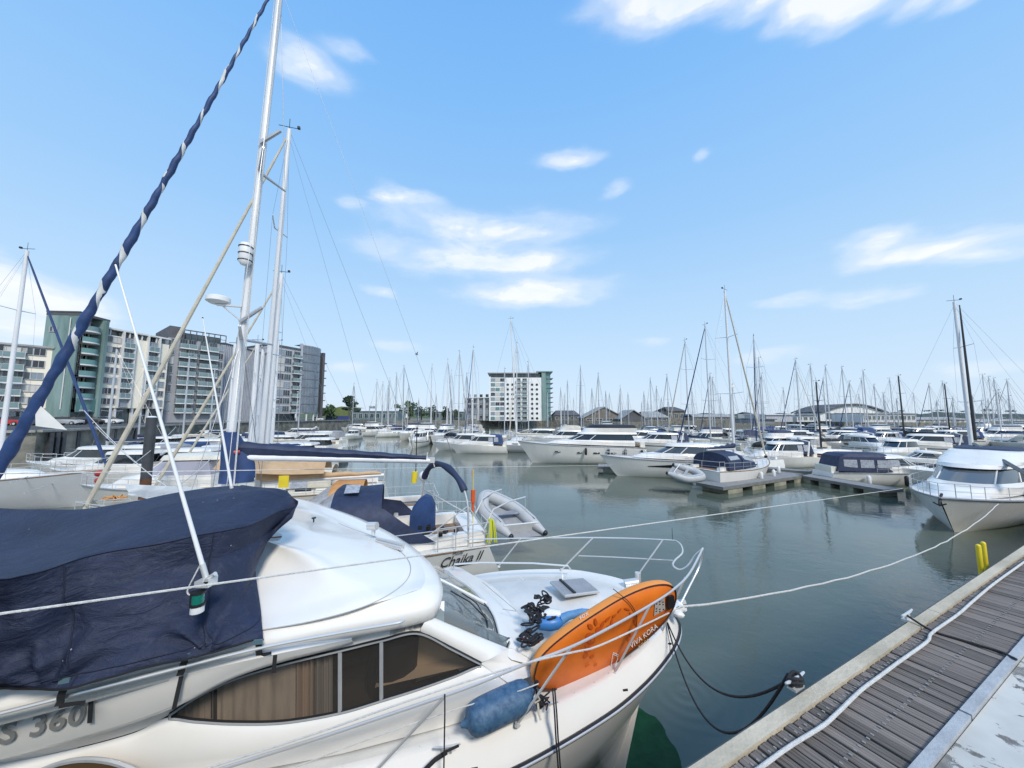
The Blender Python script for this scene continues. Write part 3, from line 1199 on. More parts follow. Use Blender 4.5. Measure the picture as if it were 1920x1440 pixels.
# low row left of it
B = Bld('low_bay_flats', 'low white terrace of flats with dark window bays left of the white tower', 872, 210, 916, 206, 747, zbase=3.0, depth=14)
B.box('wall', 0, B.L, 0, B.H, grey_wall)
for x in span(0, B.L, 4):
    B.box('white_fin', x - 1.2, x - .4, 0, B.H, slab, y0=-.8, y1=.2)
B.wins([x + .9 for x in span(0, B.L, 4)], [1 + k * 3.1 for k in range(5)], 1.7, 1.9, f=slab)
B.box('roof', -.3, B.L + .3, B.H, B.H + .5, slab, proud=1)


# sheds, boathouses and low harbour buildings
def shed(name, label, px0, px1, Y, yeave, yridge, wallm, roofm, zb=3.0, depth=14, gable=False, nwin=0, group=None, winm=None):
    p0, p1 = gy(px0, 780, Y), gy(px1, 780, Y)
    L = p1.x - p0.x
    he = gy(px0, yeave, Y).z - zb
    hr = gy(px0, yridge, Y).z - zb
    r = empty(name, (p0.x, Y, zb), 0, label=label, cat='building', group=group)
    mb = MB()
    mb.box((L / 2, depth / 2, he / 2), (L, depth, he))
    if gable:
        mb.prism([(0, 0, he), (L, 0, he), (L / 2, 0, hr)], (0, depth, 0))
    obj('wall', mb, wallm, r, smooth=False)
    mb = MB()
    if gable:
        for sgn in (0, 1):
            a = Vector((-.8 if sgn == 0 else L + .8, -.6, he - .3))
            c = Vector((L / 2, -.6, hr + .15))
            mb.prism([a, c, c + Vector((0, 0, .3)), a + Vector((0, 0, .3))], (0, depth + 1.2, 0))
    elif hr > he + .1:
        mb.prism([(-.5, -.6, he), (L + .5, -.6, he), (L + .5 - 2, depth / 2, hr), (1.5, depth / 2, hr)], (0, .02, .25))
        mb.prism([(-.5, depth + .6, he), (L + .5, depth + .6, he), (L + .5 - 2, depth / 2, hr), (1.5, depth / 2, hr)], (0, .02, .25))
    else:
        mb.box((L / 2, depth / 2, he + .15), (L + .8, depth + .8, .3))
    obj('roof', mb, roofm, r, smooth=False)
    if nwin:
        me = win_mesh(L / nwin * .6, he * .45, winm or bglass, slab, mull=1)
        for x in span(0, L, nwin):
            o = bpy.data.objects.new('window', me)
            COL.objects.link(o)
            o.parent = r
            o.location = (x, 0, he * .3)
    return r, L, he, hr


shed('glazed_pavilion', 'long white-roofed glass pavilion with blue base behind the far boats', 660, 746, 190, 771, 766, bal_glass, slab, nwin=8)
mb = MB()
a, c = gy(612, 785, 172), gy(656, 787, 176)
a.z = c.z = 3.0
mb.prism([a, c, c + Vector((0, 0, 2.6)), a + Vector((0, 0, 2.6))], (0, .3, 0))
wthing('blue_hoarding', mb, hoard, 'navy blue hoarding along the quay below the grass bank', 'fence', smooth=False)
shed('pale_warehouse', 'pale low warehouse roof behind the yachts left of the white tower', 812, 870, 230, 772, 765, teal_wall, slab, nwin=4)
shed('brown_warehouse', 'brown stone warehouse just right of the white tower', 1040, 1086, 190, 779, 770, brown_wall, roof_dark, nwin=5)
shed('gabled_boathouse', 'wide boathouse with a broad pale gabled roof in the middle of the far shore', 1096, 1170, 160, 783, 764, brown_wall, roof_grey, gable=True, nwin=4)
shed('open_boat_shed', 'dark open-fronted shed with a small gable beside the broad boathouse', 1166, 1210, 150, 785, 770, roof_dark, roof_grey, gable=True)
shed('slate_shed', 'long grey slate roofed shed stretching right of the open boat shed', 1206, 1252, 155, 783, 772, brown_wall, roof_grey, nwin=3)
shed('ochre_stone_house', 'square ochre stone house with a hipped roof between the masts', 1252, 1284, 170, 771, 763, brown_wall, roof_dark, nwin=3)
shed('small_terrace', 'row of small grey houses on the far shore', 1300, 1378, 210, 782, 777, brown_wall, roof_grey, nwin=9)
shed('dark_container_block', 'dark slatted container-like block in front of the pale box buildings', 1418, 1452, 120, 787, 786, grey_wall, roof_dark, zb=2.8)
shed('pale_box_building', 'pale blue-white box building with one dark slot window', 1436, 1486, 150, 778, 777, mid_wall, slab)
shed('white_box_building', 'white box building with small dark windows left of the arched roof', 1494, 1526, 150, 779, 778, slab, roof_dark, nwin=3)
# arched roof hall
p0, p1 = gy(1538, 780, 180), gy(1664, 780, 180)
L = p1.x - p0.x
he = gy(1538, 776, 180).z - 3
hr = gy(1600, 760, 180).z - 3
r = empty('arched_roof_hall', (p0.x, 180, 3), 0, label='pale hall under a long shallow arched roof on the right of the far shore', cat='building')
arc = [Vector((L * i / 16, 0, he + (hr - he) * sin(pi * i / 16))) for i in range(17)]
mb = MB()
mb.prism([Vector((0, 0, 0))] + arc + [Vector((L, 0, 0))], (0, 18, 0))
obj('wall', mb, white_wall, r, smooth=False)
mb = MB()
mb.grid([[p + Vector((0, -1, .1)) for p in arc], [p + Vector((0, -1, .9)) for p in arc], [p + Vector((0, 19, .9)) for p in arc], [p + Vector((0, 19, .1)) for p in arc]])
obj('roof', mb, roof_dark, r)
me = win_mesh(2.6, 3.2, bglass, slab, mull=1)
for x in span(2, L - 2, 7):
    o = bpy.data.objects.new('window', me)
    COL.objects.link(o)
    o.parent = r
    o.location = (x, 0, he * .25)
shed('long_white_club', 'long two-storey white building with ribbon windows right of the arched hall', 1618, 1716, 140, 776, 775, slab, roof_grey, nwin=12)
shed('long_low_shed', 'long low beige shed running right under the wooded hill', 1704, 1818, 150, 787, 783, cream_wall, roof_grey, nwin=12, zb=2.8)
shed('far_teal_shed', 'low teal shed at the foot of the hill near the right edge', 1822, 1935, 150, 790, 787, teal_wall, roof_grey, nwin=8, zb=2.8)
for i, (px, w, Y) in enumerate([(672, 10, 420), (690, 12, 430), (708, 9, 425), (726, 12, 440), (752, 10, 430), (1395, 14, 300)]):
    shed('hillside_house', 'small pale house on the distant hillside', px, px + w, Y, 771 if px < 1000 else 776, 768 if px < 1000 else 773, cream_wall if i % 2 else white_wall, roof_dark, zb=4, depth=8, group='small houses on the distant hillside')


# ---------------------------------------------------------------- trees
def tree(name, label, px, Y, ytop, wpx, m, cat='tree', zb=3.0, seed=1, conifer=False, group=None, n=900):
    rnd = random.Random(seed)
    p = gy(px, 780, Y)
    zt = gy(px, ytop, Y).z
    H = zt - zb
    R = wpx / FPX * Y / 2
    r = empty(name, (p.x, Y, zb), 0, label=label, cat=cat, group=group)
    mb = MB()
    mb.tube([(0, 0, -.2), (.1, 0, H * .4), (0, .1, H * .8)], [R * .07 + .12, R * .05 + .08, .04], 7)
    for k in range(5):
        a = rnd.uniform(0, 6.28)
        mb.tube([(0, 0, H * (.3 + .08 * k)), (cos(a) * R * .6, sin(a) * R * .6, H * (.5 + .09 * k))], [.1, .03], 5)
    obj('trunk', mb, bark, r)
    mb = MB()
    lobes = []
    for k in range(14):
        a = rnd.uniform(0, 6.28)
        zf = rnd.uniform(.3, .95)
        rr = R * (1 - zf * .75 if conifer else sqrt(max(.05, 1 - ((zf - .55) / .5) ** 2))) * rnd.uniform(.2, .85)
        lobes.append((Vector((cos(a) * rr, sin(a) * rr, H * zf)), R * rnd.uniform(.25, .42)))
    for k in range(n):
        c, lr = rnd.choice(lobes)
        d = Vector((rnd.gauss(0, 1), rnd.gauss(0, 1), rnd.gauss(0, 1))).normalized() * lr * rnd.uniform(.6, 1.05)
        q = c + Vector((d.x, d.y, d.z * (.35 if conifer else .7)))
        s_ = R * rnd.uniform(.05, .11)
        u = Vector((rnd.gauss(0, 1), rnd.gauss(0, 1), rnd.gauss(0, 1))).normalized()
        v = u.orthogonal().normalized()
        mb.add([q - u * s_ - v * s_ * .5, q + u * s_ - v * s_ * .5, q + u * s_ * .6 + v * s_ * .7, q - u * s_ * .6 + v * s_ * .7], [(0, 1, 2, 3)])
    o = obj('crown', mb, m, r, smooth=False)
    return r


tree('leafy_tree', 'bright green leafy tree at the right end of the curved glass block', 612, 165, 762, 40, leaf1, seed=3)
tree('tall_pine', 'dark spreading pine rising above the pavilion roof', 656, 178, 742, 42, leaf2, seed=4, conifer=True, n=1100)
for i, (px, yt, w, m) in enumerate([(742, 758, 26, leaf1), (768, 752, 34, leaf1), (790, 760, 26, leaf2), (812, 762, 28, leaf2), (836, 763, 24, leaf2), (852, 768, 22, leaf1)]):
    tree('shore_tree', ['round green tree right of the pavilion, first of the clump', 'tallest bright green tree of the clump behind the far masts', 'dark tree right of the tallest in the clump',
                        'dark low tree behind the far yachts', 'dark bushy tree near the low white flats', 'small green tree beside the low white flats'][i],
         px, 225, yt, w, m, seed=10 + i, n=600)
for i, (px, yt, w) in enumerate([(1740, 770, 14), (1764, 769, 14), (1805, 772, 12), (1852, 769, 20), (1896, 771, 18), (1690, 771, 12), (700, 762, 16), (1060, 772, 18), (1404, 776, 20), (1290, 778, 16), (1330, 776, 14)]):
    tree('distant_tree', 'distant dark tree on the skyline of the hill', px, 400, yt, w, leaf2, seed=30 + i, n=160, zb=12 if px > 1600 or px < 1000 else 5, group='distant trees on the skyline')

# ---------------------------------------------------------------- parked cars on the left quay
def make_car(body_m):
    r = empty('parked_car', (0, 0, 0))
    mb = MB()
    st = [(-2.1, .55, .35, .75), (-1.95, .8, .3, .95), (-1.2, .86, .28, .98), (0, .88, .28, .98), (1.2, .86, .28, .95), (1.9, .78, .3, .78), (2.1, .55, .38, .62)]
    rows = [[Vector((x, -w, z0)), Vector((x, -w * 1.0, (z0 + z1) / 2)), Vector((x, -w * .93, z1)), Vector((x, w * .93, z1)), Vector((x, w, (z0 + z1) / 2)), Vector((x, w, z0))] for x, w, z0, z1 in st]
    mb.grid(rows, closed=True)
    mb.fan(rows[0]); mb.fan(rows[-1])
    obj('body', mb, body_m, r)
    mb = MB()
    rows = [[Vector((x, -w, z)), Vector((x, w, z))] for x, w, z in [(-1.9, .74, .93), (-1.3, .62, 1.40), (.35, .62, 1.45), (1.15, .76, .95)]]
    mb.grid(rows)
    for sg in (0, 1):
        mb.poly([q[sg] for q in rows])
    obj('window', mb, dglass, r, smooth=False)
    mb = MB()
    mb.grid([[Vector((x, -.61, 1.41 + dz)), Vector((x, 0, 1.46 + dz)), Vector((x, .61, 1.41 + dz))] for x, dz in [(-1.32, 0), (-.4, .06), (.36, .04)]])
    obj('roof', mb, body_m, r)
    for x in (-1.3, 1.3):
        for y in (-.8, .8):
            mb = MB()
            mb.use(black).tube([(x, y - .1, .32), (x, y + .1, .32)], .32, 14)
            mb.use(steel).tube([(x, y - .11, .32), (x, y + .11, .32)], .19, 10)
            obj('wheel', mb, None, r)
    return r


cars = [(22, 57, red, 'red car parked at the far left on the quay wall', .15), (70, 60, blue_car, 'dark blue car parked under the blue furled sail', .1),
        (128, 63, mat('silver_paint', (.5, .51, .52), .25, .3), 'silver car parked in front of the teal tower', .2),
        (168, 66, mat('black_paint', (.02, .02, .022), .2), 'black car parked by the foot of the teal tower', .2),
        (205, 72, mat('white_paint', (.72, .72, .72), .25), 'white car parked under the cream flats', .3),
        (596, 140, mat('white_van_paint', (.74, .74, .74), .3), 'white car beside the curved glass block', .2)]
for px, Y, m, lab, rz in cars:
    c = make_car(m)
    q = gy(px, 780, Y)
    c.location = (q.x, Y, QZ + .03)
    c.rotation_euler = (0, 0, rz)
    tag(c, lab, 'car', 'cars parked on the quay')
# lamp post
for i, (px, Y, yt, lab) in enumerate([(556, 120, 735, 'tall white lamp post with a lantern before the curved glass block')]):
    q = gy(px, 780, Y)
    zt = gy(px, yt, Y).z
    r = empty('lamp_post', (q.x, Y, QZ), label=lab, cat='lamp post')
    mb = MB(); mb.tube([(0, 0, 0), (0, 0, zt - QZ)], [.12, .07]); obj('pole', mb, slab, r)
    mb = MB(); mb.ball((0, 0, zt - QZ), .35, sc=(1, 1, .5)); obj('lantern', mb, slab, r)
# gull
g = gy(781, 665, 60)
r = empty('flying_gull', g, .6, label='dark flying gull above the far yachts', cat='bird')
mb = MB(); mb.tube([(-.3, 0, 0), (-.1, 0, .02), (.15, 0, .03), (.33, 0, 0)], [.02, .08, .09, .02], 7); obj('body', mb, grey_wall, r)
for sg in (-1, 1):
    mb = MB()
    mb.prism([(.12, .03 * sg, .05), (.10, .35 * sg, .30), (-.05, .75 * sg, .42), (-.10, .34 * sg, .26), (-.08, .03 * sg, .05)], (0, 0, .015))
    obj('wing', mb, grey_wall, r, smooth=False)
# ================================================================== BOATS (general builders)
def hull_shape(L, B, fb, fm, fs, rake=.9, tr=.3, flare=0.12, ts=.75, power=2.2, mid=.42, nx=22):
    st = []
    for i in range(nx):
        u = i / (nx - 1)
        if u > mid:
            w = 1 - ((u - mid) / (1 - mid)) ** power
        else:
            w = 1 - (1 - ts) * ((mid - u) / mid) ** 2
        w = max(w, .012) * B / 2
        z = fm + (fb - fm) * max(0, (u - .35) / .65) ** 1.8 + (fs - fm) * max(0, (.35 - u) / .35) ** 1.5
        st.append((u, w, z))
    return dict(st=st, L=L, rake=rake, tr=tr, flare=flare)


def hull_pt(h, i, f, side):
    """f = 0 keel line under water ... 1 sheer"""
    u, w, z = h['st'][i]
    x = u * h['L']
    prof = {0: (0.0, -.45), .2: (.62, -.12), .4: (.80, .12), .7: (.92, .5), 1: (1, 1)}
    fw, fz = prof[f]
    fl = h['flare'] * max(0, (u - .3) / .7)
    ww = w * (fw - (1 - fw) * 0 - fl * (1 - max(fz, 0)) * 2.2)
    zz = fz * z if fz > 0 else fz
    x2 = x - h['rake'] * (1 - max(fz, -.3)) * max(0, (u - .55) / .45) ** 1.5 + h['tr'] * (1 - max(fz, 0)) * -1 * max(0, (.2 - u) / .2)
    return Vector((x2, side * max(ww, 0.0), zz))


def build_hull(h, root, hm, stripe=None, boot=None, deckm=None, rail=None, camber=.05, toe=.05, cove=None):
    n = len(h['st'])
    mb = MB()
    fs = (0, .2, .4, .7, 1)
    for sd in (-1, 1):
        rows = [[hull_pt(h, i, f, sd) for i in range(n)] for f in fs]
        if boot:
            mb.use(boot).grid(rows[:2], flip=sd > 0)
            mb.use(boot).grid(rows[1:3], flip=sd > 0)
            mb.use(hm).grid(rows[2:], flip=sd > 0)
        else:
            mb.use(hm).grid(rows, flip=sd > 0)
    mb.use(hm).poly([hull_pt(h, 0, f, -1) for f in fs] + [hull_pt(h, 0, f, 1) for f in fs[::-1]])
    obj('hull', mb, None, root)
    mb = MB()
    rows = []
    for i in range(n):
        a, c = hull_pt(h, i, 1, -1), hull_pt(h, i, 1, 1)
        rows.append([a.lerp(c, k / 6) + Vector((0, 0, -.01 + camber * sin(pi * k / 6))) for k in range(7)])
    mb.grid(rows)
    obj('deck', mb, deckm or gel, root)
    if rail:
        for sd in (-1, 1):
            mb = MB()
            mb.tube([hull_pt(h, i, 1, sd) + Vector((0, 0, .01)) for i in range(n)], toe, 6)
            obj('rub_rail', mb, rail, root)
    if cove:
        for sd in (-1, 1):
            mb = MB()
            r0 = [hull_pt(h, i, .7, sd).lerp(hull_pt(h, i, 1, sd), .45) + Vector((0, sd * .008, 0)) for i in range(1, n - 1)]
            r1 = [hull_pt(h, i, .7, sd).lerp(hull_pt(h, i, 1, sd), .62) + Vector((0, sd * .008, 0)) for i in range(1, n - 1)]
            mb.grid([r0, r1])
            obj('stripe', mb, cove, root)


def ring(xa, xf, w, z, p=3.0, n=20, cy=0, back=.25, zf=None):
    """closed outline: flat back at xa, rounded nose at xf; zf lets the nose sit at another height"""
    pts = []
    for i in range(n + 1):
        a = -pi / 2 + pi * i / n
        c, s_ = abs(cos(a)), sin(a)
        x = xa + back + (xf - xa - back) * c ** (2 / p)
        y = cy + w * (1 if s_ > 0 else -1) * abs(s_) ** (2 / p)
        zz = z if zf is None else z + (zf - z) * (x - xa) / (xf - xa)
        pts.append(Vector((x, y, zz)))
    pts = [Vector((xa, -w * .96 + cy, z))] + pts + [Vector((xa, w * .96 + cy, z))]
    return pts


def house(root, rings_, mats_, names, mullion=None, mull_at=(), top=True, topm=None, topname='roof', mr=.03):
    """stack of rings lofted: one part per band"""
    for k in range(len(rings_) - 1):
        mb = MB()
        mb.grid([rings_[k], rings_[k + 1]], closed=True)
        if k == len(rings_) - 2 and top and mats_[k] is topm:
            pass
        obj(names[k], mb, mats_[k], root, angle=50)
        if mullion is not None:
            for i in mull_at:
                m2 = MB()
                m2.tube([rings_[k][i], rings_[k + 1][i]], mr, 6)
                obj('window_pillar', m2, mullion, root)
    if top:
        mb = MB()
        R = rings_[-1]
        c = sum(R, Vector()) / len(R)
        inner = [c + (p - c) * .8 + Vector((0, 0, .05)) for p in R]
        inner2 = [c + (p - c) * .4 + Vector((0, 0, .08)) for p in R]
        mb.grid([R, inner, inner2], closed=True)
        mb.fan(inner2)
        obj(topname, mb, topm or gel, root, angle=50)


def rail(root, pts, h, every=2, r=.016, m=None, name='guard_rail', mid=True, lean=0):
    m = m or steel
    mb = MB()
    top = [Vector(p) + Vector((0, lean, h)) for p in pts]
    mb.tube(top, r, 6)
    if mid:
        mb.tube([Vector(p) + Vector((0, 0, h * .52)) for p in pts], r * .6, 5)
    for i in range(0, len(pts), every):
        mb.tube([pts[i], top[i]], r, 5)
    obj(name, mb, m, root)


def fender(root, p, m=white_p, L=.6, r=.12):
    mb = MB()
    p = Vector(p)
    mb.tube([p + Vector((0, 0, z)) for z in (0, -.06, -.12, -L + .08, -L + .02, -L - .03)], [.02, r * .7, r, r, r * .7, .02], 10)
    obj('fender', mb, m, root)


RIGN = 0


def sailboat(name, label, mast_px, Y, ytop, heading, L=10, B=3.3, hullm=None, coverm=None, sparm=None, genoa=None, group=None,
             hood=None, stripe=None, boot=None, detail=1, mast_at=.56, boom=True, tilt=0, cat='sailing yacht', hood_win=True, fb=1.25, mast_r=.075,
             deckm=None, aero=False, spread=2, xoff=0, radar=False):
    q = gy(mast_px, 790, Y)
    mast_w = Vector((q.x, Y, 0))
    hd = radians(heading)          # 0 = pointing right (+X), 90 = away from us
    R = Matrix.Rotation(hd, 3, 'Z')
    xm = L * mast_at
    loc = mast_w - R @ Vector((xm, 0, 0))
    root = empty(name, (loc.x, loc.y, 0), hd, label=label, cat=cat, group=group)
    zt = gy(mast_px, ytop, Y).z
    hm = hullm or gel
    h = hull_shape(L, B, fb, fb * .78, fb * .82, rake=L * .09, tr=-.35 if L < 10 else .35, power=2.1, ts=.72, nx=14 if detail < 2 else 22)
    build_hull(h, root, hm, boot=boot, rail=teak if detail > 1 else None, toe=.03, cove=stripe, deckm=deckm or (nonskid if detail > 1 else gel))
    dk_ = fb * .80
    house(root, [ring(L * .30, L * .74, B * .30, dk_, 2.6), ring(L * .30, L * .72, B * .275, dk_ + .22, 2.6), ring(L * .31, L * .69, B * .24, dk_ + .40, 2.6)],
          [hm if hm in (gel, gel_cream, gel_old) else gel] * 2, ['coachroof', 'coachroof_edge'], topm=deckm or gel, topname='coachroof_top')
    for sd in (-1, 1):
        for k in range(3):
            x = L * (.36 + .1 * k)
            mb = MB()
            mb.box((x, sd * (B * .292), dk_ + .14), (L * .07, .03, .11))
            obj('cabin_window', mb, dglass, root, smooth=False)
    # cockpit well
    mb = MB()
    mb.box((L * .16, 0, dk_ + .04), (L * .24, B * .46, .05))
    obj('cockpit', mb, teak if detail > 1 else grey_line, root, smooth=False)
    for sd in (-1, 1):
        mb = MB()
        mb.box((L * .17, sd * B * .28, dk_ + .13), (L * .27, .22, .26))
        obj('cockpit_coaming', mb, gel, root, smooth=False)
    sp = sparm or alu
    zb = dk_ + .38
    mb = MB()
    k = 10
    mb.tube([(xm + tilt * (i / k), 0, zb + (zt - zb) * i / k) for i in range(k + 1)], [mast_r * (1 - .3 * i / k) for i in range(k + 1)], 10)
    mo = obj('mast', mb, sp, root)
    mb = MB()
    xt_ = xm + tilt
    mb.tube([(xt_, 0, zt), (xt_, 0, zt + .5)], .012, 4)
    mb.tube([(xt_ - .35, 0, zt + .12), (xt_ + .4, 0, zt + .12)], .015, 4)
    mb.box((xt_ - .35, 0, zt + .17), (.1, .1, .1))
    obj('masthead_fitting', mb, black, mo)
    sh = []
    for k in range(spread):
        zs = zb + (zt - zb) * ((k + 1) / (spread + 1) + .05)
        ws = B * (.30 - .05 * k)
        mb = MB()
        for sd in (-1, 1):
            mb.tube([(xm, 0, zs), (xm - .2, sd * ws, zs + .08)], [.03, .022], 5)
        obj('spreader', mb, sp, mo)
        sh.append((zs, ws))
    wr = max(.0055, Y * .00020)
    for sd in (-1, 1):
        mb = MB()
        pts = [Vector((xm - .15, sd * B * .46, dk_))] + [Vector((xm - .2, sd * w, z + .08)) for z, w in sh] + [Vector((xm + tilt, 0, zt - .15))]
        mb.tube(pts, wr, 4)
        if sh:
            mb.tube([Vector((xm + .25, sd * B * .45, dk_)), Vector((xm, 0, sh[0][0]))], wr, 4)
        obj('shroud', mb, wire, root)
    mb = MB()
    mb.tube([(-.05, 0, fb * .85), (xm + tilt, 0, zt)], wr, 4)
    obj('backstay', mb, wire, root)
    if genoa is not None:
        f0, f1 = Vector((L - .15, 0, fb + .1)), Vector((xm + tilt + .05, 0, zt - .3))
        mb = MB()
        mb.tube([f0.lerp(f1, i / 12) for i in range(13)], [.05] + [.085 * (1 - .5 * i / 12) for i in range(1, 12)] + [.03], 8)
        obj('furled_sail', mb, genoa, root)
        mb = MB()
        mb.tube([f0 + Vector((0, 0, -.05)), f0 + Vector((-.02, 0, .12))], .12, 10)
        obj('furling_drum', mb, black, root)
    else:
        mb = MB()
        mb.tube([(L - .15, 0, fb), (xm + tilt, 0, zt - .2)], wr, 4)
        obj('forestay', mb, wire, root)
    if boom:
        bz = zb + .95
        x0, x1_ = xm - .1, xm - L * .38
        mb = MB()
        mb.tube([(x0, 0, bz), (x1_, 0, bz + .08)], .07, 8)
        bo = obj('boom', mb, sp, root)
        cm_ = coverm or navy
        mb = MB()
        n = 14
        rows = []
        for i in range(n + 1):
            t = i / n
            x = x0 + .12 + (x1_ - x0) * t
            hh = .34 * (1 - .62 * t) + .03 * sin(i * 2.1)
            ww = .15 * (1 - .4 * t)
            c = Vector((x, 0, bz + .05 + .08 * t))
            if i == 0:
                hh *= 1.35
            rows.append([c + Vector((0, ww * sin(a), hh * (.5 - .5 * cos(a)) - .02)) for a in [2 * pi * j / 10 for j in range(10)]])
        mb.grid(rows, closed=True)
        mb.fan(rows[0]); mb.fan(rows[-1])
        obj('sail_cover', mb, cm_, bo)
        mb = MB()
        mb.tube([(x1_, 0, bz + .1), (xm + tilt, 0, zt - .3)], wr * .8, 4)
        obj('topping_lift', mb, wire, root)
    if hood is not None:
        x0, x1_ = L * .24, L * .40
        w = B * .33
        z0, z1 = dk_ + .25, dk_ + 1.25
        n = 10
        def arch(x, wz, zz, lean=0):
            return [Vector((x + lean * sin(pi * j / n), w * wz * cos(pi * j / n) * (1 if abs(cos(pi * j / n)) < .9 else 1), z0 + (zz - z0) * min(1, (sin(pi * j / n)) ** .55))) for j in range(n + 1)]
        mb = MB()
        A, Bq, C = arch(x0, 1, z1), arch(x0 + (x1_ - x0) * .55, 1, z1 + .02), arch(x1_ + .35, .95, z0 + .12)
        mb.use(hood).grid([A, Bq])
        mid = [Bq[j].lerp(C[j], .12) for j in range(n + 1)]
        mid2 = [Bq[j].lerp(C[j], .85) for j in range(n + 1)]
        mb.grid([Bq, mid])
        mb.use(vinyl).grid([mid, mid2])
        mb.use(hood).grid([mid2, C])
        obj('sprayhood', mb, None, root, angle=60)
    if detail:
        dk2 = lambda i, s_: hull_pt(h, i, 1, s_)
        n = len(h['st'])
        for sd in (-1, 1):
            pts = [dk2(i, sd) * 1.0 for i in range(1, n - 1)]
            rail(root, pts, .6, every=2, r=max(.012, Y * .0003), name='guard_rail')
        nose = [dk2(n - 3, -1), dk2(n - 2, -1), Vector((L, 0, fb)), dk2(n - 2, 1), dk2(n - 3, 1)]
        rail(root, nose, .68, every=1, r=max(.014, Y * .00035), name='pulpit')
        st = [dk2(1, -1), dk2(0, -1), Vector((0, 0, fb * .8)), dk2(0, 1), dk2(1, 1)]
        rail(root, st, .68, every=1, r=max(.014, Y * .00035), name='pushpit')
    if aero:
        mb = MB()
        mb.tube([(.2, B * .3, dk_), (.2, B * .3, dk_ + 2.3)], .03, 6)
        for k in range(5):
            a = 2 * pi * k / 5
            mb.tube([(.2, B * .3, dk_ + 2.3), (.2, B * .3 + .5 * cos(a), dk_ + 2.3 + .5 * sin(a))], [.03, .015], 4)
        obj('wind_generator', mb, slab, root)
    if radar:
        mb = MB()
        zr = zb + (zt - zb) * .42
        mb.tube([(xm + .28, 0, zr), (xm + .28, 0, zr + .12), (xm + .28, 0, zr + .16)], [.2, .2, .12], 12)
        obj('radar_dome', mb, white_p, root)
    return root


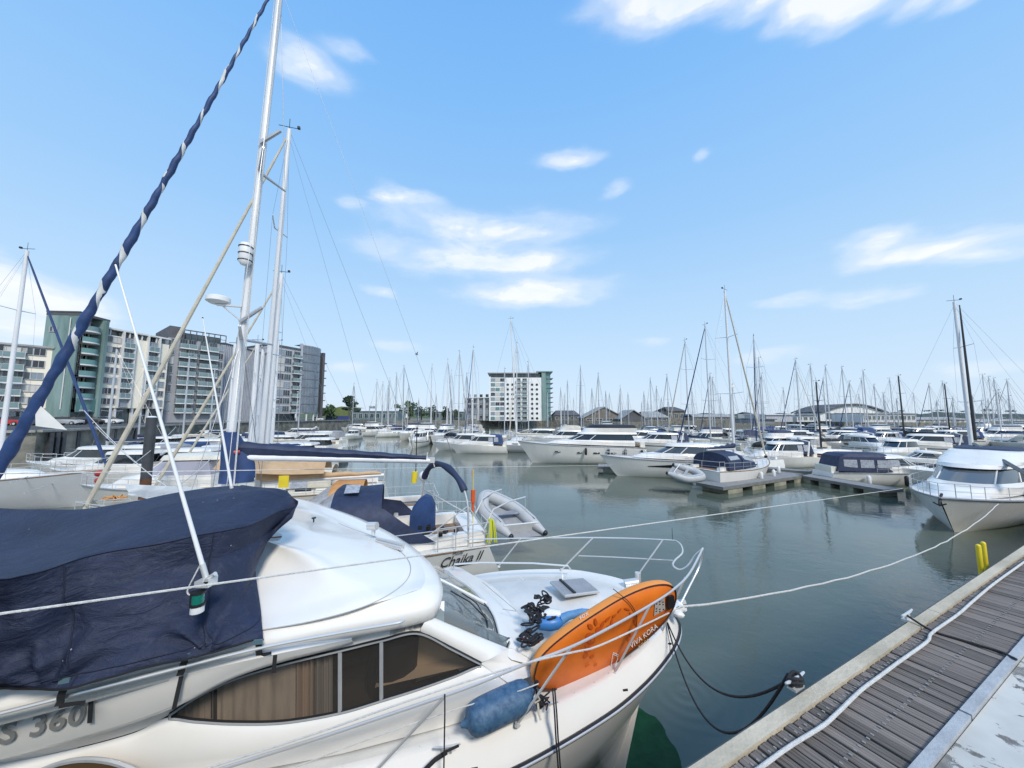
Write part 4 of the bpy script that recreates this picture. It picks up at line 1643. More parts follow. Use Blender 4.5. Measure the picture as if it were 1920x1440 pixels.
def motorboat(name, label, px, Y, heading, L=10, B=3.4, fly=False, hullm=None, group=None, canvas=None, glassm=None, z0=None, cat='motor cruiser',
              windows=(), detail=1, stripe=None, fb=1.5, arch=False, roofm=None, cab=(.22, .66), fenders=None, boot=None, hgt=1.0):
    """px = picture column of the boat's middle"""
    q = gy(px, 790, Y)
    hd = radians(heading)
    R = Matrix.Rotation(hd, 3, 'Z')
    loc = Vector((q.x, Y, 0)) - R @ Vector((L * .45, 0, 0))
    root = empty(name, (loc.x, loc.y, 0), hd, label=label, cat=cat, group=group)
    hm = hullm or gel
    h = hull_shape(L, B, fb, fb * .80, fb * .72, rake=L * .12, tr=.15, power=2.6, ts=.9, flare=.16, mid=.35, nx=14 if detail < 2 else 24)
    build_hull(h, root, hm, boot=boot, rail=(grey_line if detail > 1 else None), toe=.04, cove=stripe)
    d = fb * .82
    gm = glassm or dglass
    xa, xf = L * cab[0], L * cab[1]
    w = B * .40
    r0 = ring(xa, xf + L * .17, w * .92, d - .05, 2.4, zf=fb * .93)
    r1 = ring(xa, xf + L * .09, w * .96, d + .32 * hgt, 2.6, zf=d + .5 * hgt)
    r2 = ring(xa + .05, xf, w * .93, d + .55 * hgt, 2.6, zf=d + .62 * hgt)
    r3 = ring(xa + .25, xf - L * .10, w * .84, d + 1.15 * hgt, 2.8)
    r4 = ring(xa - .3, xf - L * .085, w * .90, d + 1.2 * hgt, 2.8)
    r5 = ring(xa - .25, xf - L * .10, w * .84, d + 1.38 * hgt, 2.8)
    house(root, [r0, r1, r2], [gel, gel], ['cabin_front', 'cabin_side'], top=False)
    house(root, [r2, r3], [gm], ['cabin_window'], mullion=gel, mull_at=(5, 8, 14, 17), top=False, mr=.035)
    house(root, [r4, r5], [roofm or gel], ['roof_edge'], topm=roofm or gel)
    mb = MB()
    mb.box((L * .12, 0, d), (L * .2, B * .6, .06))
    obj('cockpit_floor', mb, teak, root, smooth=False)
    mb = MB()
    mb.box((.25, 0, d + .1), (.5, B * .7, .5))
    obj('stern_seat', mb, gel_cream, root)
    if fly:
        f0 = ring(xa - .2, xf - L * .12, w * .84, d + 1.36 * hgt, 2.6)
        f1 = ring(xa - .3, xf - L * .15, w * .90, d + 1.85 * hgt, 2.6)
        f2 = ring(xa - .1, xf - L * .19, w * .72, d + 2.15 * hgt, 2.6)
        house(root, [f0, f1], [gel], ['flybridge'], top=False)
        house(root, [f1, f2], [canvas or mglass], ['flybridge_cover'], topm=canvas or gel, topname='flybridge_cover_top')
    elif canvas is not None:
        c0 = ring(.4, xa + .9, w * .95, d + .2, 5)
        c1 = ring(.7, xa + .7, w * .84, d + 1.28 * hgt, 5)
        c2 = ring(.9, xa + .7, w * .74, d + 1.42 * hgt, 5)
        house(root, [c0, c1, c2], [canvas, canvas], ['cockpit_canopy', 'canopy_edge'], topm=canvas, topname='canopy_top')
        for sd in (-1, 1):
            for k in range(2):
                mb = MB()
                a = xa * .35 + k * xa * .42 + .45
                y0, y1 = sd * (w * .945 + .012), sd * (w * .86 + .012)
                mb.add([(a, y0, d + .48), (a + xa * .36, y0, d + .48), (a + xa * .36, y1, d + 1.1 * hgt), (a + .05, y1, d + 1.1 * hgt)], [(0, 1, 2, 3)])
                obj('canopy_window', mb, vinyl, root, smooth=False)
    if arch:
        mb = MB()
        mb.tube([(xa - .5, -w * .95, d), (xa - .9, -w * .9, d + 1.4), (xa - 1.0, 0, d + 1.6), (xa - .9, w * .9, d + 1.4), (xa - .5, w * .95, d)], .09, 8)
        obj('radar_arch', mb, gel, root)
        mb = MB()
        mb.tube([(xa - 1, 0, d + 1.6), (xa - 1, 0, d + 1.8)], .22, 10)
        obj('radar_dome', mb, white_p, root)
    n = len(h['st'])
    for (u, ln) in windows:
        for sd in (-1, 1):
            i = int(u * (n - 1))
            p = hull_pt(h, i, .7, sd).lerp(hull_pt(h, i, 1, sd), .3)
            mb = MB()
            mb.tube([p + Vector((-ln / 2, sd * .02, 0)), p + Vector((-ln / 2 + .08, sd * .02, 0)), p + Vector((ln / 2 - .08, sd * .02, 0)), p + Vector((ln / 2, sd * .02, 0))], [.03, .075, .075, .03], 8)
            obj('porthole', mb, dglass, root)
    if detail:
        for sd in (-1, 1):
            pts = [hull_pt(h, i, 1, sd) for i in range(n // 3, n - 1)]
            rail(root, pts, .55, every=2, r=max(.014, Y * .0004), name='guard_rail', mid=detail > 1)
        nose = [hull_pt(h, n - 3, 1, -1), hull_pt(h, n - 2, 1, -1), Vector((L, 0, fb)), hull_pt(h, n - 2, 1, 1), hull_pt(h, n - 3, 1, 1)]
        rail(root, nose, .62, every=1, r=max(.014, Y * .0004), name='pulpit')
    if fenders:
        for u, sd, fm in fenders:
            i = int(u * (n - 1))
            fender(root, hull_pt(h, i, 1, sd) + Vector((0, sd * .16, -.1)), fm, L=.75, r=.13)
    return root


# ---------------------------------------------------------------- background fleet
random.seed(11)
covers = [navy, navy_blue, grey_line, navy, cream_cloth, navy_blue]
cn = {navy.name: 'navy', navy_blue.name: 'bright blue', grey_line.name: 'grey', cream_cloth.name: 'cream', None: 'no', tan.name: 'tan', red.name: 'red', black.name: 'black'}
fleet = [  # mast px, depth, y top, heading, length, cover, genoa, where
    (704, 150, 712, 200, 9, 0, None, 'leftmost of the far row before the glass pavilion'),
    (716, 148, 716, 20, 9, 4, None, 'in front of the left half of the glass pavilion'),
    (728, 140, 709, 190, 9, 1, None, 'before the middle of the glass pavilion'),
    (741, 110, 700, 60, 11, 3, 2, 'just left of the round green trees'),
    (755, 92, 687, 30, 11, 0, 1, 'with the tallest mast before the round green trees'),
    (808, 78, 685, 100, 11, 5, None, 'right of the tree clump with a lone straight mast'),
    (838, 82, 675, 80, 11, 0, 1, 'left of the pair of masts near the low white flats'),
    (845, 95, 695, 260, 10, 2, None, 'tucked behind the others near the low white flats'),
    (860, 66, 660, 75, 11.5, 4, 2, 'with a wide white boom before the low white flats'),
    (886, 58, 652, 262, 11.5, 0, 1, 'with a tall mast just left of the white tower'),
    (946, 70, 692, 250, 9, 3, None, 'before the left windows of the white tower'),
    (969, 62, 644, 255, 12, 0, 2, 'with a tall mast crossing the middle of the white tower'),
    (991, 68, 680, 70, 10, 4, None, 'before the right round windows of the white tower'),
    (1027, 80, 736, 80, 8, 1, None, 'before the teal end of the white tower'),
    (1052, 125, 728, 100, 9, 2, None, 'right of the white tower before the brown warehouse'),
    (1065, 118, 714, 80, 10, 0, None, 'with a thin tall mast before the brown warehouse'),
    (1090, 75, 688, 85, 11, 5, 1, 'with the lone tall mast left of the broad boathouse'),
    (1111, 120, 729, 95, 10, 0, None, 'before the left slope of the broad boathouse'),
    (1137, 112, 734, 85, 9, 3, None, 'before the ridge of the broad boathouse'),
    (1165, 100, 724, 265, 10, 4, None, 'between the broad boathouse and the open boat shed'),
    (1209, 100, 736, 80, 9, 0, None, 'before the slate shed, left'),
    (1222, 92, 710, 95, 11, 1, None, 'with a thin tall mast before the slate shed'),
    (1233, 85, 726, 85, 10, 2, None, 'before the slate shed, right'),
    (1291, 46, 639, 100, 12, 0, 2, 'tall mast with steep forestay left of the dinghy yacht'),
    (1331, 40, 610, 105, 12.5, 4, 1, 'with a very tall mast right behind the dinghy yacht'),
    (1340, 66, 710, 80, 10, 5, None, 'with a short dark mast behind the very tall one'),
    (1300, 90, 730, 70, 9, 3, None, 'before the ochre stone house'),
    (1423, 44, 632, 60, 12, 0, 1, 'with a tall mast before the dark container block'),
    (1430, 58, 672, 110, 11, 4, None, 'half hidden behind the tall mast by the container block'),
    (1420, 82, 716, 90, 9, 2, None, 'far back before the dark container block'),
    (1500, 64, 674, 95, 11, 1, 1, 'before the white box building'),
    (1556, 74, 686, 85, 11, 0, None, 'before the left foot of the arched hall'),
    (1599, 70, 716, 80, 10, 5, 1, 'before the left half of the arched hall'),
    (1627, 76, 695, 95, 11, 3, None, 'before the middle of the arched hall'),
    (1645, 80, 722, 75, 10, 0, None, 'before the right half of the arched hall'),
    (1661, 84, 737, 105, 9, 4, None, 'at the right foot of the arched hall'),
    (1760, 88, 753, 85, 9, 1, None, 'under the wooded hill, smallest mast there'),
    (1789, 92, 756, 95, 9, 2, None, 'close left of the big white mast on the right'),
    (1845, 66, 752, 85, 9, 0, None, 'just right of the big white mast on the right'),
    (1853, 70, 703, 95, 11, 4, None, 'second right of the big white mast'),
    (1864, 76, 707, 80, 11, 3, None, 'third right of the big white mast'),
    (1875, 58, 733, 90, 9.5, 1, 2, 'with a thick mast near the right edge'),
    (1879, 82, 737, 85, 9, 0, None, 'behind the thick mast near the right edge'),
    (1897, 80, 743, 95, 9, 5, None, 'rightmost of the far masts'),
    (1685, 95, 748, 85, 9, 0, None, 'before the long white building'),
]
for i, (px, Y, yt, hd_, L, ci, gn, where) in enumerate(fleet):
    cvm = covers[ci]
    g = None if gn is None else (navy_blue if gn == 1 else cream_cloth)
    lab = 'yacht with %s sail cover, %s' % (cn[cvm.name], where)
    sailboat('sailing_yacht', lab, px, Y, yt, hd_, L=L, B=L * .31, coverm=cvm, genoa=g, group='sailing yachts moored across the marina',
             hullm=random.choice([gel, gel, gel_old, gel_cream]), sparm=random.choice([alu, alu, alu_white]), hood=random.choice([None, navy, navy_blue, cream_cloth]),
             detail=1 if Y < 100 else 0, mast_r=max(.085, Y * .0016), spread=2 if Y < 90 else 1, radar=i % 4 == 1, boot=navy if i % 3 == 0 else None)
# dark-masted yachts
sailboat('sailing_yacht', 'red-hulled yacht with a black mast moored behind the main pontoon', 1536, 40, 716, 178, L=9, B=3, hullm=redhull, stripe=slab, coverm=black,
         sparm=dark_spar, genoa=None, group='sailing yachts moored across the marina', mast_at=.6, detail=1, mast_r=.1, fb=1.2)
sailboat('sailing_yacht', 'yacht with a tall black mast before the long white building', 1693, 60, 705, 95, L=11, B=3.4, coverm=black, sparm=dark_spar, genoa=None,
         group='sailing yachts moored across the marina', mast_r=.13)
sailboat('sailing_yacht', 'yacht with a dark mast and radar reflector below the skyline trees on the right', 1779, 66, 720, 85, L=11, B=3.3, coverm=navy, sparm=dark_spar,
         genoa=None, group='sailing yachts moored across the marina', mast_r=.12)
sailboat('sailing_yacht', 'navy-hulled yacht with a tall leaning mast before the white tower and a small yellow sail', 969, 52, 598, 172, L=13, B=3.6, hullm=gel_grey, coverm=cream_cloth,
         sparm=alu_white, genoa=None, group='sailing yachts moored across the marina', mast_at=.55, tilt=.9, mast_r=.11, fb=1.3)

mfleet = [  # px, depth, heading, length, fly, canvas, where
    (668, 128, 200, 9, False, navy, 'leftmost by the blue hoarding'),
    (690, 118, 190, 9, False, None, 'left of the far yachts at the pavilion'),
    (722, 108, 185, 9, False, navy_blue, 'below the middle of the pavilion'),
    (772, 80, 260, 11, True, navy, 'with a flybridge before the round trees'),
    (796, 66, 262, 9, False, None, 'with dark windows beside the white stern boat'),
    (786, 60, 268, 7, False, None, 'smallest in front, stern to the open water'),
    (832, 70, 255, 10, True, None, 'left of the pair of masts'),
    (870, 54, 175, 9, False, cream_cloth, 'behind the grey dinghy on davits'),
    (902, 50, 178, 8, False, navy_blue, 'with a blue screen left of the leaning mast'),
    (1010, 66, 185, 11, False, None, 'behind the big flybridge yacht bow'),
    (1058, 60, 182, 10, True, cream_cloth, 'directly behind the big flybridge yacht'),
    (1128, 78, 90, 10, False, navy, 'before the broad boathouse'),
    (1156, 70, 100, 9, False, cream_cloth, 'with a pale cover before the broad boathouse'),
    (1196, 58, 185, 10, False, navy_blue, 'with a blue cover right of the big flybridge yacht'),
    (1230, 50, 178, 10, False, navy, 'just behind the sleek hardtop cruiser'),
    (1262, 72, 92, 9, True, None, 'before the ochre stone house'),
    (1395, 66, 88, 9, False, navy, 'behind the navy boom of the dinghy yacht'),
    (1448, 46, 200, 9, True, navy, 'with dark screens right of the dinghy yacht'),
    (1455, 36, 195, 8.5, False, navy, 'white one nearest behind the pontoon arm'),
    (1478, 60, 185, 10, False, None, 'mid row before the white box building'),
    (1488, 45, 178, 8, False, cream_cloth, 'left of the red-hulled yacht'),
    (1520, 74, 95, 10, True, None, 'far row before the arched hall foot'),
    (1570, 66, 170, 9, False, navy_blue, 'right behind the red-hulled yacht'),
    (1590, 54, 190, 9, False, None, 'beside a steel pile behind the navy canopy boat'),
    (1622, 48, 250, 9, False, cream_cloth, 'with a rounded screen behind the navy canopy boat'),
    (1640, 70, 200, 10, True, None, 'far row under the long white building'),
    (1676, 40, 205, 9.5, False, None, 'white cabin boat behind the navy canopy boat'),
    (1722, 46, 160, 10, False, navy, 'with sharp dark windows left of the big right-hand cruiser'),
    (1716, 72, 180, 10, False, None, 'mid row under the wooded hill'),
    (1745, 84, 185, 11, False, None, 'far row of low white hulls'),
    (1775, 60, 182, 11, False, navy_blue, 'behind the cabin top of the right-hand cruiser'),
    (1835, 78, 178, 11, False, cream_cloth, 'low white one right of the big mast'),
    (1870, 64, 182, 11, True, None, 'with a flybridge near the right edge'),
    (1905, 88, 175, 13, True, None, 'large one with a radar mast at the right edge'),
    (1540, 84, 182, 9, False, None, 'far row centre of the arched hall'),
    (1352, 78, 175, 9, False, None, 'far row behind the very tall mast'),
    (1322, 60, 182, 9, True, navy, 'with a dark flybridge left of the tallest mast'),
]
for px, Y, hd_, L, fly, cv, where in mfleet:
    motorboat('motor_cruiser', '%s%s, %s' % ('flybridge cruiser' if fly else 'motor cruiser', '' if cv is None else ' with %s canvas' % cn[cv.name], where), px, Y, hd_, L=L, B=L * .33, fly=fly,
              canvas=cv, group='motor cruisers moored across the marina', detail=1 if Y < 75 else 0, fb=1.35 if L < 10 else 1.7, arch=(int(px) % 3 == 0),
              hullm=random.choice([gel, gel, gel_old]), stripe=random.choice([None, navy, None]))
# the second blue tie-up: navy hulled launch at the right
motorboat('motor_launch', 'small launch with a navy hull and white rim left of the big right-hand cruiser', 1722, 33, 150, L=7, B=2.4, hullm=navy_sheen, fb=1.1, cab=(.35, .6), detail=1, hgt=.7)


# packed rows that fill the middle distance: white hulls and thin masts nothing tells apart
rg = random.Random(21)
packs = [('small far sailing boats packed in the rows left of the white tower', 655, 905, 84, 150, 10, 'small far sailing boat in the packed rows between the pavilion and the white tower'),
         ('small far sailing boats packed before the boathouses', 1045, 1270, 66, 140, 11, 'small far sailing boat in the packed rows before the boathouses'),
         ('small far sailing boats packed before the arched hall', 1290, 1700, 56, 120, 15, 'small far sailing boat in the packed rows before the arched hall'),
         ('small far sailing boats packed below the wooded hill', 1700, 1915, 62, 130, 8, 'small far sailing boat in the packed rows below the wooded hill')]
protos = {}
for grp, x0_, x1_, ya_, yb_, cnt, lab in packs:
    for k in range(cnt):
        px_ = x0_ + (x1_ - x0_) * (k + rg.uniform(.1, .9)) / cnt
        Y_ = rg.uniform(ya_, yb_)
        key = (grp, k % 4)
        yt_ = rg.uniform(700, 748)
        if key not in protos:
            c_ = covers[k % 6]
            protos[key] = sailboat('sailing_boat', lab, px_, Y_, 780 - 8.5 * 660 / Y_, 90, L=9, B=2.9, coverm=c_, genoa=[None, navy_blue, None, cream_cloth][k % 4], group=grp,
                                   hood=[navy, cream_cloth, None, navy_blue][k % 4], detail=1, mast_r=.11, spread=1, hullm=[gel, gel_old, gel, gel_cream][k % 4])
            o_ = protos[key]
        else:
            o_ = copy_tree(protos[key])
        q_ = gy(px_, 790, Y_)
        hd_ = radians(rg.choice([90, 270]) + rg.uniform(-14, 14))
        o_.rotation_euler.z = hd_
        s_ = rg.uniform(.68, 1.25)
        o_.scale = (s_, s_, s_)
        o_.location = Vector((q_.x, Y_, 0)) - Matrix.Rotation(hd_, 3, 'Z') @ Vector((9 * .56 * s_, 0, 0))
mpro = []
for k in range(34):
    if k < 8:
        px_, Y_ = rg.uniform(660, 900), rg.uniform(70, 130)
    else:
        px_, Y_ = rg.uniform(1130, 1900), rg.uniform(50, 105)
    if len(mpro) < 5:
        o_ = motorboat('motor_boat', 'small far white motor boat wedged in the packed marina rows', px_, Y_, 180, L=8, B=2.8, fly=len(mpro) == 2, canvas=[None, navy, None, cream_cloth, navy_blue][len(mpro)], detail=1,
                       fb=1.2, group='small far motor boats wedged in the packed rows')
        mpro.append(o_)
    else:
        o_ = copy_tree(mpro[k % 5])
    q_ = gy(px_, 790, Y_)
    hd_ = radians(rg.choice([180, 0, 90, 265]) + rg.uniform(-12, 12))
    o_.rotation_euler.z = hd_
    s_ = rg.uniform(.85, 1.25)
    o_.scale = (s_, s_, s_)
    o_.location = Vector((q_.x, Y_, 0)) - Matrix.Rotation(hd_, 3, 'Z') @ Vector((3.6 * s_, 0, 0))


# pontoons
def pontoon(name, label, P, Q, width, z=.5, floats=4, gapm=True, group='floating pontoons'):
    P, Q = Vector((P.x, P.y, 0)), Vector((Q.x, Q.y, 0))
    d = (Q - P)
    L = d.length
    r = empty(name, P, atan2(d.y, d.x), label=label, cat='pontoon', group=group)
    mb = MB()
    nb = int(L / .28)
    for i in range(nb):
        mb.box((L * (i + .5) / nb, width / 2, z - .02), (L / nb - .012, width - .12, .035))
    obj('deck_boards', mb, pont_deck, r, smooth=False, kind='stuff')
    mb = MB()
    for y in (.03, width - .03):
        mb.box((L / 2, y, z - .09), (L, .06, .2))
    mb.box((.03, width / 2, z - .09), (.06, width - .12, .2))
    mb.box((L - .03, width / 2, z - .09), (.06, width - .12, .2))
    obj('edge_beam', mb, mat('pontoon_edge', (.20, .20, .19), .7, var=.3, vscale=2), r, smooth=False)
    for k in range(floats):
        mb = MB()
        x = L * (k + .5) / floats
        mb.box((x, width / 2, z - .2 - .35), (L / floats * .58, width - .1, .75))
        obj('float', mb, float_conc, r, smooth=False)
    return r


A0, A1 = gz(1356, 914, .5), gz(1517, 890, .5)
pontoon('pontoon', 'grey pontoon end on pale concrete floats beside the yacht with a grey dinghy', A0, A1, 1.9, floats=4)
B0, B1 = gz(1522, 889, .5), gz(1694, 917, .5)
pontoon('pontoon', 'dark-sided pontoon leading right to the bow of the big white cruiser', B1 * 1.0, B0, -1.6 if False else 1.5, floats=4)
pontoon('pontoon', 'narrow pontoon arm running left behind the dinghy yacht', gz(1425, 877, .5), gz(1520, 885, .5), 1.2, floats=3)
pontoon('pontoon', 'short stub pontoon at the stern of the big flybridge yacht', gz(1120, 875, .5), gz(1172, 877, .5), 2.2, floats=1)
# piles
for px, Y, yt, lab, m in [(1598, 50, 815, 'thick dark steel pile standing among the boats behind the navy canopy boat', piling),
                          (283, 17, 782, 'dark steel pile with a rusty lower part among the left-hand yachts', None)]:
    q = gy(px, 800, Y)
    zt = gy(px, yt, Y).z
    r = empty('mooring_pile', (q.x, Y, 0), label=lab, cat='pile')
    rad = .2 if Y < 20 else .35
    mb = MB(); mb.tube([(0, 0, zt * .42), (0, 0, zt)], rad * 1.0, 14); obj('upper_pile', mb, piling, r)
    mb = MB(); mb.tube([(0, 0, -1), (0, 0, zt * .42)], rad * 1.02, 14); obj('rusty_base', mb, rust, r)
    mb = MB(); mb.tube([(0, 0, zt - .02), (0, 0, zt + .05)], [rad * 1.1, rad * .6], 14); obj('cap', mb, white_p, r)
# ================================================================== NEARER NAMED BOATS
def LP(root, p):
    """world point -> local point of a root"""
    M = Matrix.Translation(root.location) @ Matrix.Rotation(root.rotation_euler.z, 4, 'Z')
    return M.inverted() @ Vector(p)


def dinghy(label, bow, sa, sb, r=.21, group=None, m=None, wheels=False, name='inflatable_dinghy'):
    """bow point, the two stern tube ends (world)"""
    bow, sa, sb = Vector(bow), Vector(sa), Vector(sb)
    base = (bow + sa + sb) / 3
    root = empty(name, base, 0, label=label, cat='dinghy', group=group)
    m = m or dinghy_grey
    ax = (bow - (sa + sb) / 2)
    sh1 = sa + ax * .62
    sh2 = sb + ax * .62
    up = ax.cross(sb - sa).normalized()
    if up.z < 0:
        up = -up
    lift = up * .14
    path = catmull([sa, sa + ax * .3, sh1 + lift * .2, sh1.lerp(bow, .62) + (sa - sb) * .10 + lift * .7, bow + lift, sh2.lerp(bow, .62) + (sb - sa) * .10 + lift * .7, sh2 + lift * .2, sb + ax * .3, sb], 40)
    rs = [r * min(1, .35 + .65 * min(i, 39 - i) / 5) for i in range(40)]
    mb = MB()
    mb.tube([p - base for p in path], rs, 14)
    obj('tube', mb, m, root)
    mb = MB()
    fl = [sa - up * r * .5, sa + ax * .7 - up * r * .4, bow - ax * .12 - up * r * .2, sb + ax * .7 - up * r * .4, sb - up * r * .5]
    mb.prism([p - base for p in fl], -up * .05)
    obj('floor', mb, grey_line, root, smooth=False)
    t0 = sa + ax * .16
    t1 = sb + ax * .16
    mb = MB()
    mb.prism([p - base for p in (t0 - up * .2, t1 - up * .2, t1 + up * .2, t0 + up * .2)], ax.normalized() * .05)
    obj('transom', mb, slab, root, smooth=False)
    mb = MB()
    s0, s1 = sa + ax * .45 + up * .12, sb + ax * .45 + up * .12
    mb.prism([p - base for p in (s0, s1, s1 + ax * .09, s0 + ax * .09)], up * .03)
    obj('seat', mb, grey_line, root, smooth=False)
    mb = MB()
    mb.tube([p - base + up * r * .95 for p in path[4:-4]], .012, 5)
    obj('grab_line', mb, black, root)
    mb = MB()
    mb.ball(sa - base, r * .42)
    mb.ball(sb - base, r * .42)
    obj('tube_cap', mb, black, root)
    if wheels:
        for q in (t0.lerp(t1, .25), t0.lerp(t1, .75)):
            mb = MB()
            c = q - up * .38 - base
            d = (sb - sa).normalized()
            mb.tube([c - d * .04, c + d * .04], .09, 12)
            obj('wheel', mb, black, root)
    return root


# ---- big flybridge yacht, sleek cruiser, dinghy yacht, canopy boat
r = motorboat('flybridge_yacht', 'largest white flybridge yacht, long dark window band and black bridge cover, mid picture', 1096, 39.6, 180, L=13.6, B=4.3,
              fly=True, canvas=black, detail=2, fb=2.35, cab=(.08, .60), hgt=1.02, windows=[(.42, .7), (.56, .55), (.70, .7), (.28, .6)],
              fenders=[(.50, 1, black), (.34, 1, black), (.18, 1, black), (.08, 1, black)])
r2 = motorboat('sport_cruiser', 'sleek white hardtop cruiser with a dark hull window, bow beside the short stub pontoon', 1262, 30.6, 178, L=11.5, B=3.6, detail=2, fb=1.75,
               cab=(.12, .60), hgt=.92, glassm=mglass)
mb = MB()
h = hull_shape(11.5, 3.6, 1.75, 1.4, 1.26, rake=1.38, tr=.15, power=2.6, ts=.9, flare=.16, mid=.35, nx=24)
for sd in (1, -1):
    ro = [hull_pt(h, i, .7, sd).lerp(hull_pt(h, i, 1, sd), .25) + Vector((0, sd * .02, 0)) for i in range(3, 17)]
    rp = [hull_pt(h, i, .7, sd).lerp(hull_pt(h, i, 1, sd), .25 + .5 * min(1, (17 - i) / 7)) + Vector((0, sd * .02, 0)) for i in range(3, 17)]
    mb = MB(); mb.grid([ro, rp]); obj('hull_window', mb, dglass, r2)
r3 = sailboat('sailing_yacht', 'white yacht with navy boom cover, navy cockpit tent and grey dinghy at its stern beside the pontoon', 1373, 28, 545, 31, L=9.6, B=3.5, hullm=gel,
              coverm=navy, sparm=alu_white, genoa=cream_cloth, hood=None, detail=2, boot=None, cove=None if False else None, mast_r=.105, fb=1.5, mast_at=.50, radar=True, aero=False) if False else \
    sailboat('sailing_yacht', 'white yacht with navy cockpit tent beside the pontoon, grey dinghy at its stern', 1373, 28, 545, 31, L=9.6, B=3.5, hullm=gel,
             coverm=navy, sparm=alu_white, genoa=cream_cloth, hood=None, detail=2, mast_r=.105, fb=1.5, mast_at=.46, radar=True)
# cockpit tent
w = 1.35
dk_ = 1.25
for a, c, mm in ((1.1, 3.0, 'cockpit_tent'), (3.0, 4.9, 'sprayhood')):
    z = 2.45
    ar = lambda x, zz, ww: [Vector((x, ww * cos(pi * j / 10), dk_ + (zz - dk_) * (sin(pi * j / 10)) ** .5)) for j in range(11)]
    mb = MB().use(navy)
    A_, C_ = ar(a, z, w), ar(c, z if mm == 'cockpit_tent' else 1.9, w * .95)
    mb.grid([A_, C_])
    mb.poly(A_)
    obj(mm, mb, None, r3)
    for sd in (1, 9):
        m2 = MB()
        s_ = -1 if sd == 9 else 1
        p = [A_[sd - (0 if s_ > 0 else 0)].lerp(C_[sd], .15), A_[sd].lerp(C_[sd], .85), C_[sd + s_].lerp(A_[sd + s_], .15), A_[sd + s_].lerp(C_[sd + s_], .15)]
        out = Vector((0, .02 * s_, .02))
        m2.add([q + out for q in p], [(0, 1, 2, 3)])
        obj('clear_window', m2, vinyl, r3, smooth=False)
fender(r3, (6.5, -1.75, 1.0)); fender(r3, (8.3, -1.35, 1.1)); fender(r3, (4.5, -1.78, 1.0))
dinghy('grey inflatable dinghy tilted behind the stern of the yacht with the cockpit tent', gy(1314, 897, 23.6), gy(1251, 887, 23.6), gy(1263, 871, 24.4), r=.25)
rc = motorboat('canopy_boat', 'small white cruiser under a full navy canopy tied to the dark-sided pontoon', 1632, 27.2, -12, L=7.6, B=2.8, canvas=navy, detail=2, fb=1.15, cab=(.45, .76), hgt=.85,
               fenders=[(.3, -1, white_p), (.6, -1, black)])
mb = MB().use(navy_sheen)
house(rc, [ring(.3, 4.3, 1.22, 1.0, 5), ring(.6, 4.0, 1.1, 2.05, 5), ring(.9, 3.8, .95, 2.25, 5)], [navy, navy], ['canopy', 'canopy_edge'], topm=navy, topname='canopy_top')
for k in range(3):
    for sd in (-1, 1):
        m2 = MB()
        a = .75 + k * 1.05
        m2.add([(a, sd * 1.185, 1.28), (a + .85, sd * 1.185, 1.28), (a + .85, sd * 1.14, 1.85), (a, sd * 1.14, 1.85)], [(0, 1, 2, 3)])
        obj('canopy_window', m2, vinyl, rc, smooth=False)
# ---- big cruiser at the right edge
rr = motorboat('large_cruiser', 'large white flybridge cruiser at the right edge, bow towards the boardwalk', 1822, 18.6, 209, L=13, B=4.3, detail=2, fb=1.62, cab=(.10, .72), hgt=1.0, fly=False, glassm=mat('pale_windscreen', (.10, .115, .13), .08, spec=.9),
               windows=[(.55, .6), (.42, .6)], hullm=gel)
house(rr, [ring(1.0, 7.9, 1.46, 2.66, 3.4), ring(.9, 7.3, 1.50, 2.78, 3.4), ring(1.0, 6.2, 1.40, 3.02, 3.6), ring(1.2, 5.5, 1.30, 3.18, 3.6)], [gel, gel, gel], ['flybridge', 'flybridge_side', 'flybridge_coaming'], topm=gel, topname='flybridge_top')
mb = MB(); mb.grid([ring(.9, 4.9, 1.26, 3.16, 3.4), ring(1.0, 4.6, 1.2, 3.30, 3.4)], closed=True); mb.fan(ring(1.0, 4.6, 1.2, 3.30, 3.4)); obj('bridge_cover', mb, navy, rr, angle=50)
mb = MB()
mb.tube([(12.6, 0, 1.75), (12.95, 0, 1.55), (13.05, 0, 1.35)], .045, 8)
mb.tube([(13.0, -.18, 1.42), (13.08, 0, 1.32), (13.0, .18, 1.42)], .03, 6)
obj('anchor', mb, black, rr)
mb = MB()
mb.tube([Vector((6.6, 1.75, 1.75)), Vector((6.75, 1.9, 1.9)), Vector((7.3, 1.85, 1.55)), Vector((7.45, 1.8, 1.4))], [.05, .17, .17, .05], 12)
wv = Matrix.Translation(rr.location) @ Matrix.Rotation(rr.rotation_euler.z, 4, 'Z')
mb.v = [wv @ v for v in mb.v]
wthing('black_fender', mb, black, 'black fender lying on the side deck rail of the large right-hand cruiser', 'fender')
mb = MB()
mb.tube([gy(1826, 832, 21.5), gy(1930, 892, 15.2)], .085, 8)
wthing('black_spar', mb, dark_spar, 'black spar lying slanted across the top of the large right-hand cruiser', 'spar')
# tall white mast behind it
rm = sailboat('sailing_yacht', 'yacht behind the large right-hand cruiser, tall white mast with a black furled sail', 1816, 25, 566, 158, L=12, B=3.7, coverm=navy, sparm=alu_white, genoa=None,
              mast_r=.12, fb=1.4, hood=navy)
a, c = LP(rm, gy(1799, 572, 25)), LP(rm, gy(1829, 826, 24))
mb = MB()
mb.tube([a.lerp(c, i / 10) for i in range(11)], [.03] + [.045 + .0045 * i for i in range(1, 10)] + [.08], 8)
obj('furled_sail', mb, black, rm)

# ---------------------------------------------------------------- boats on the left
HL = degrees_ = 197


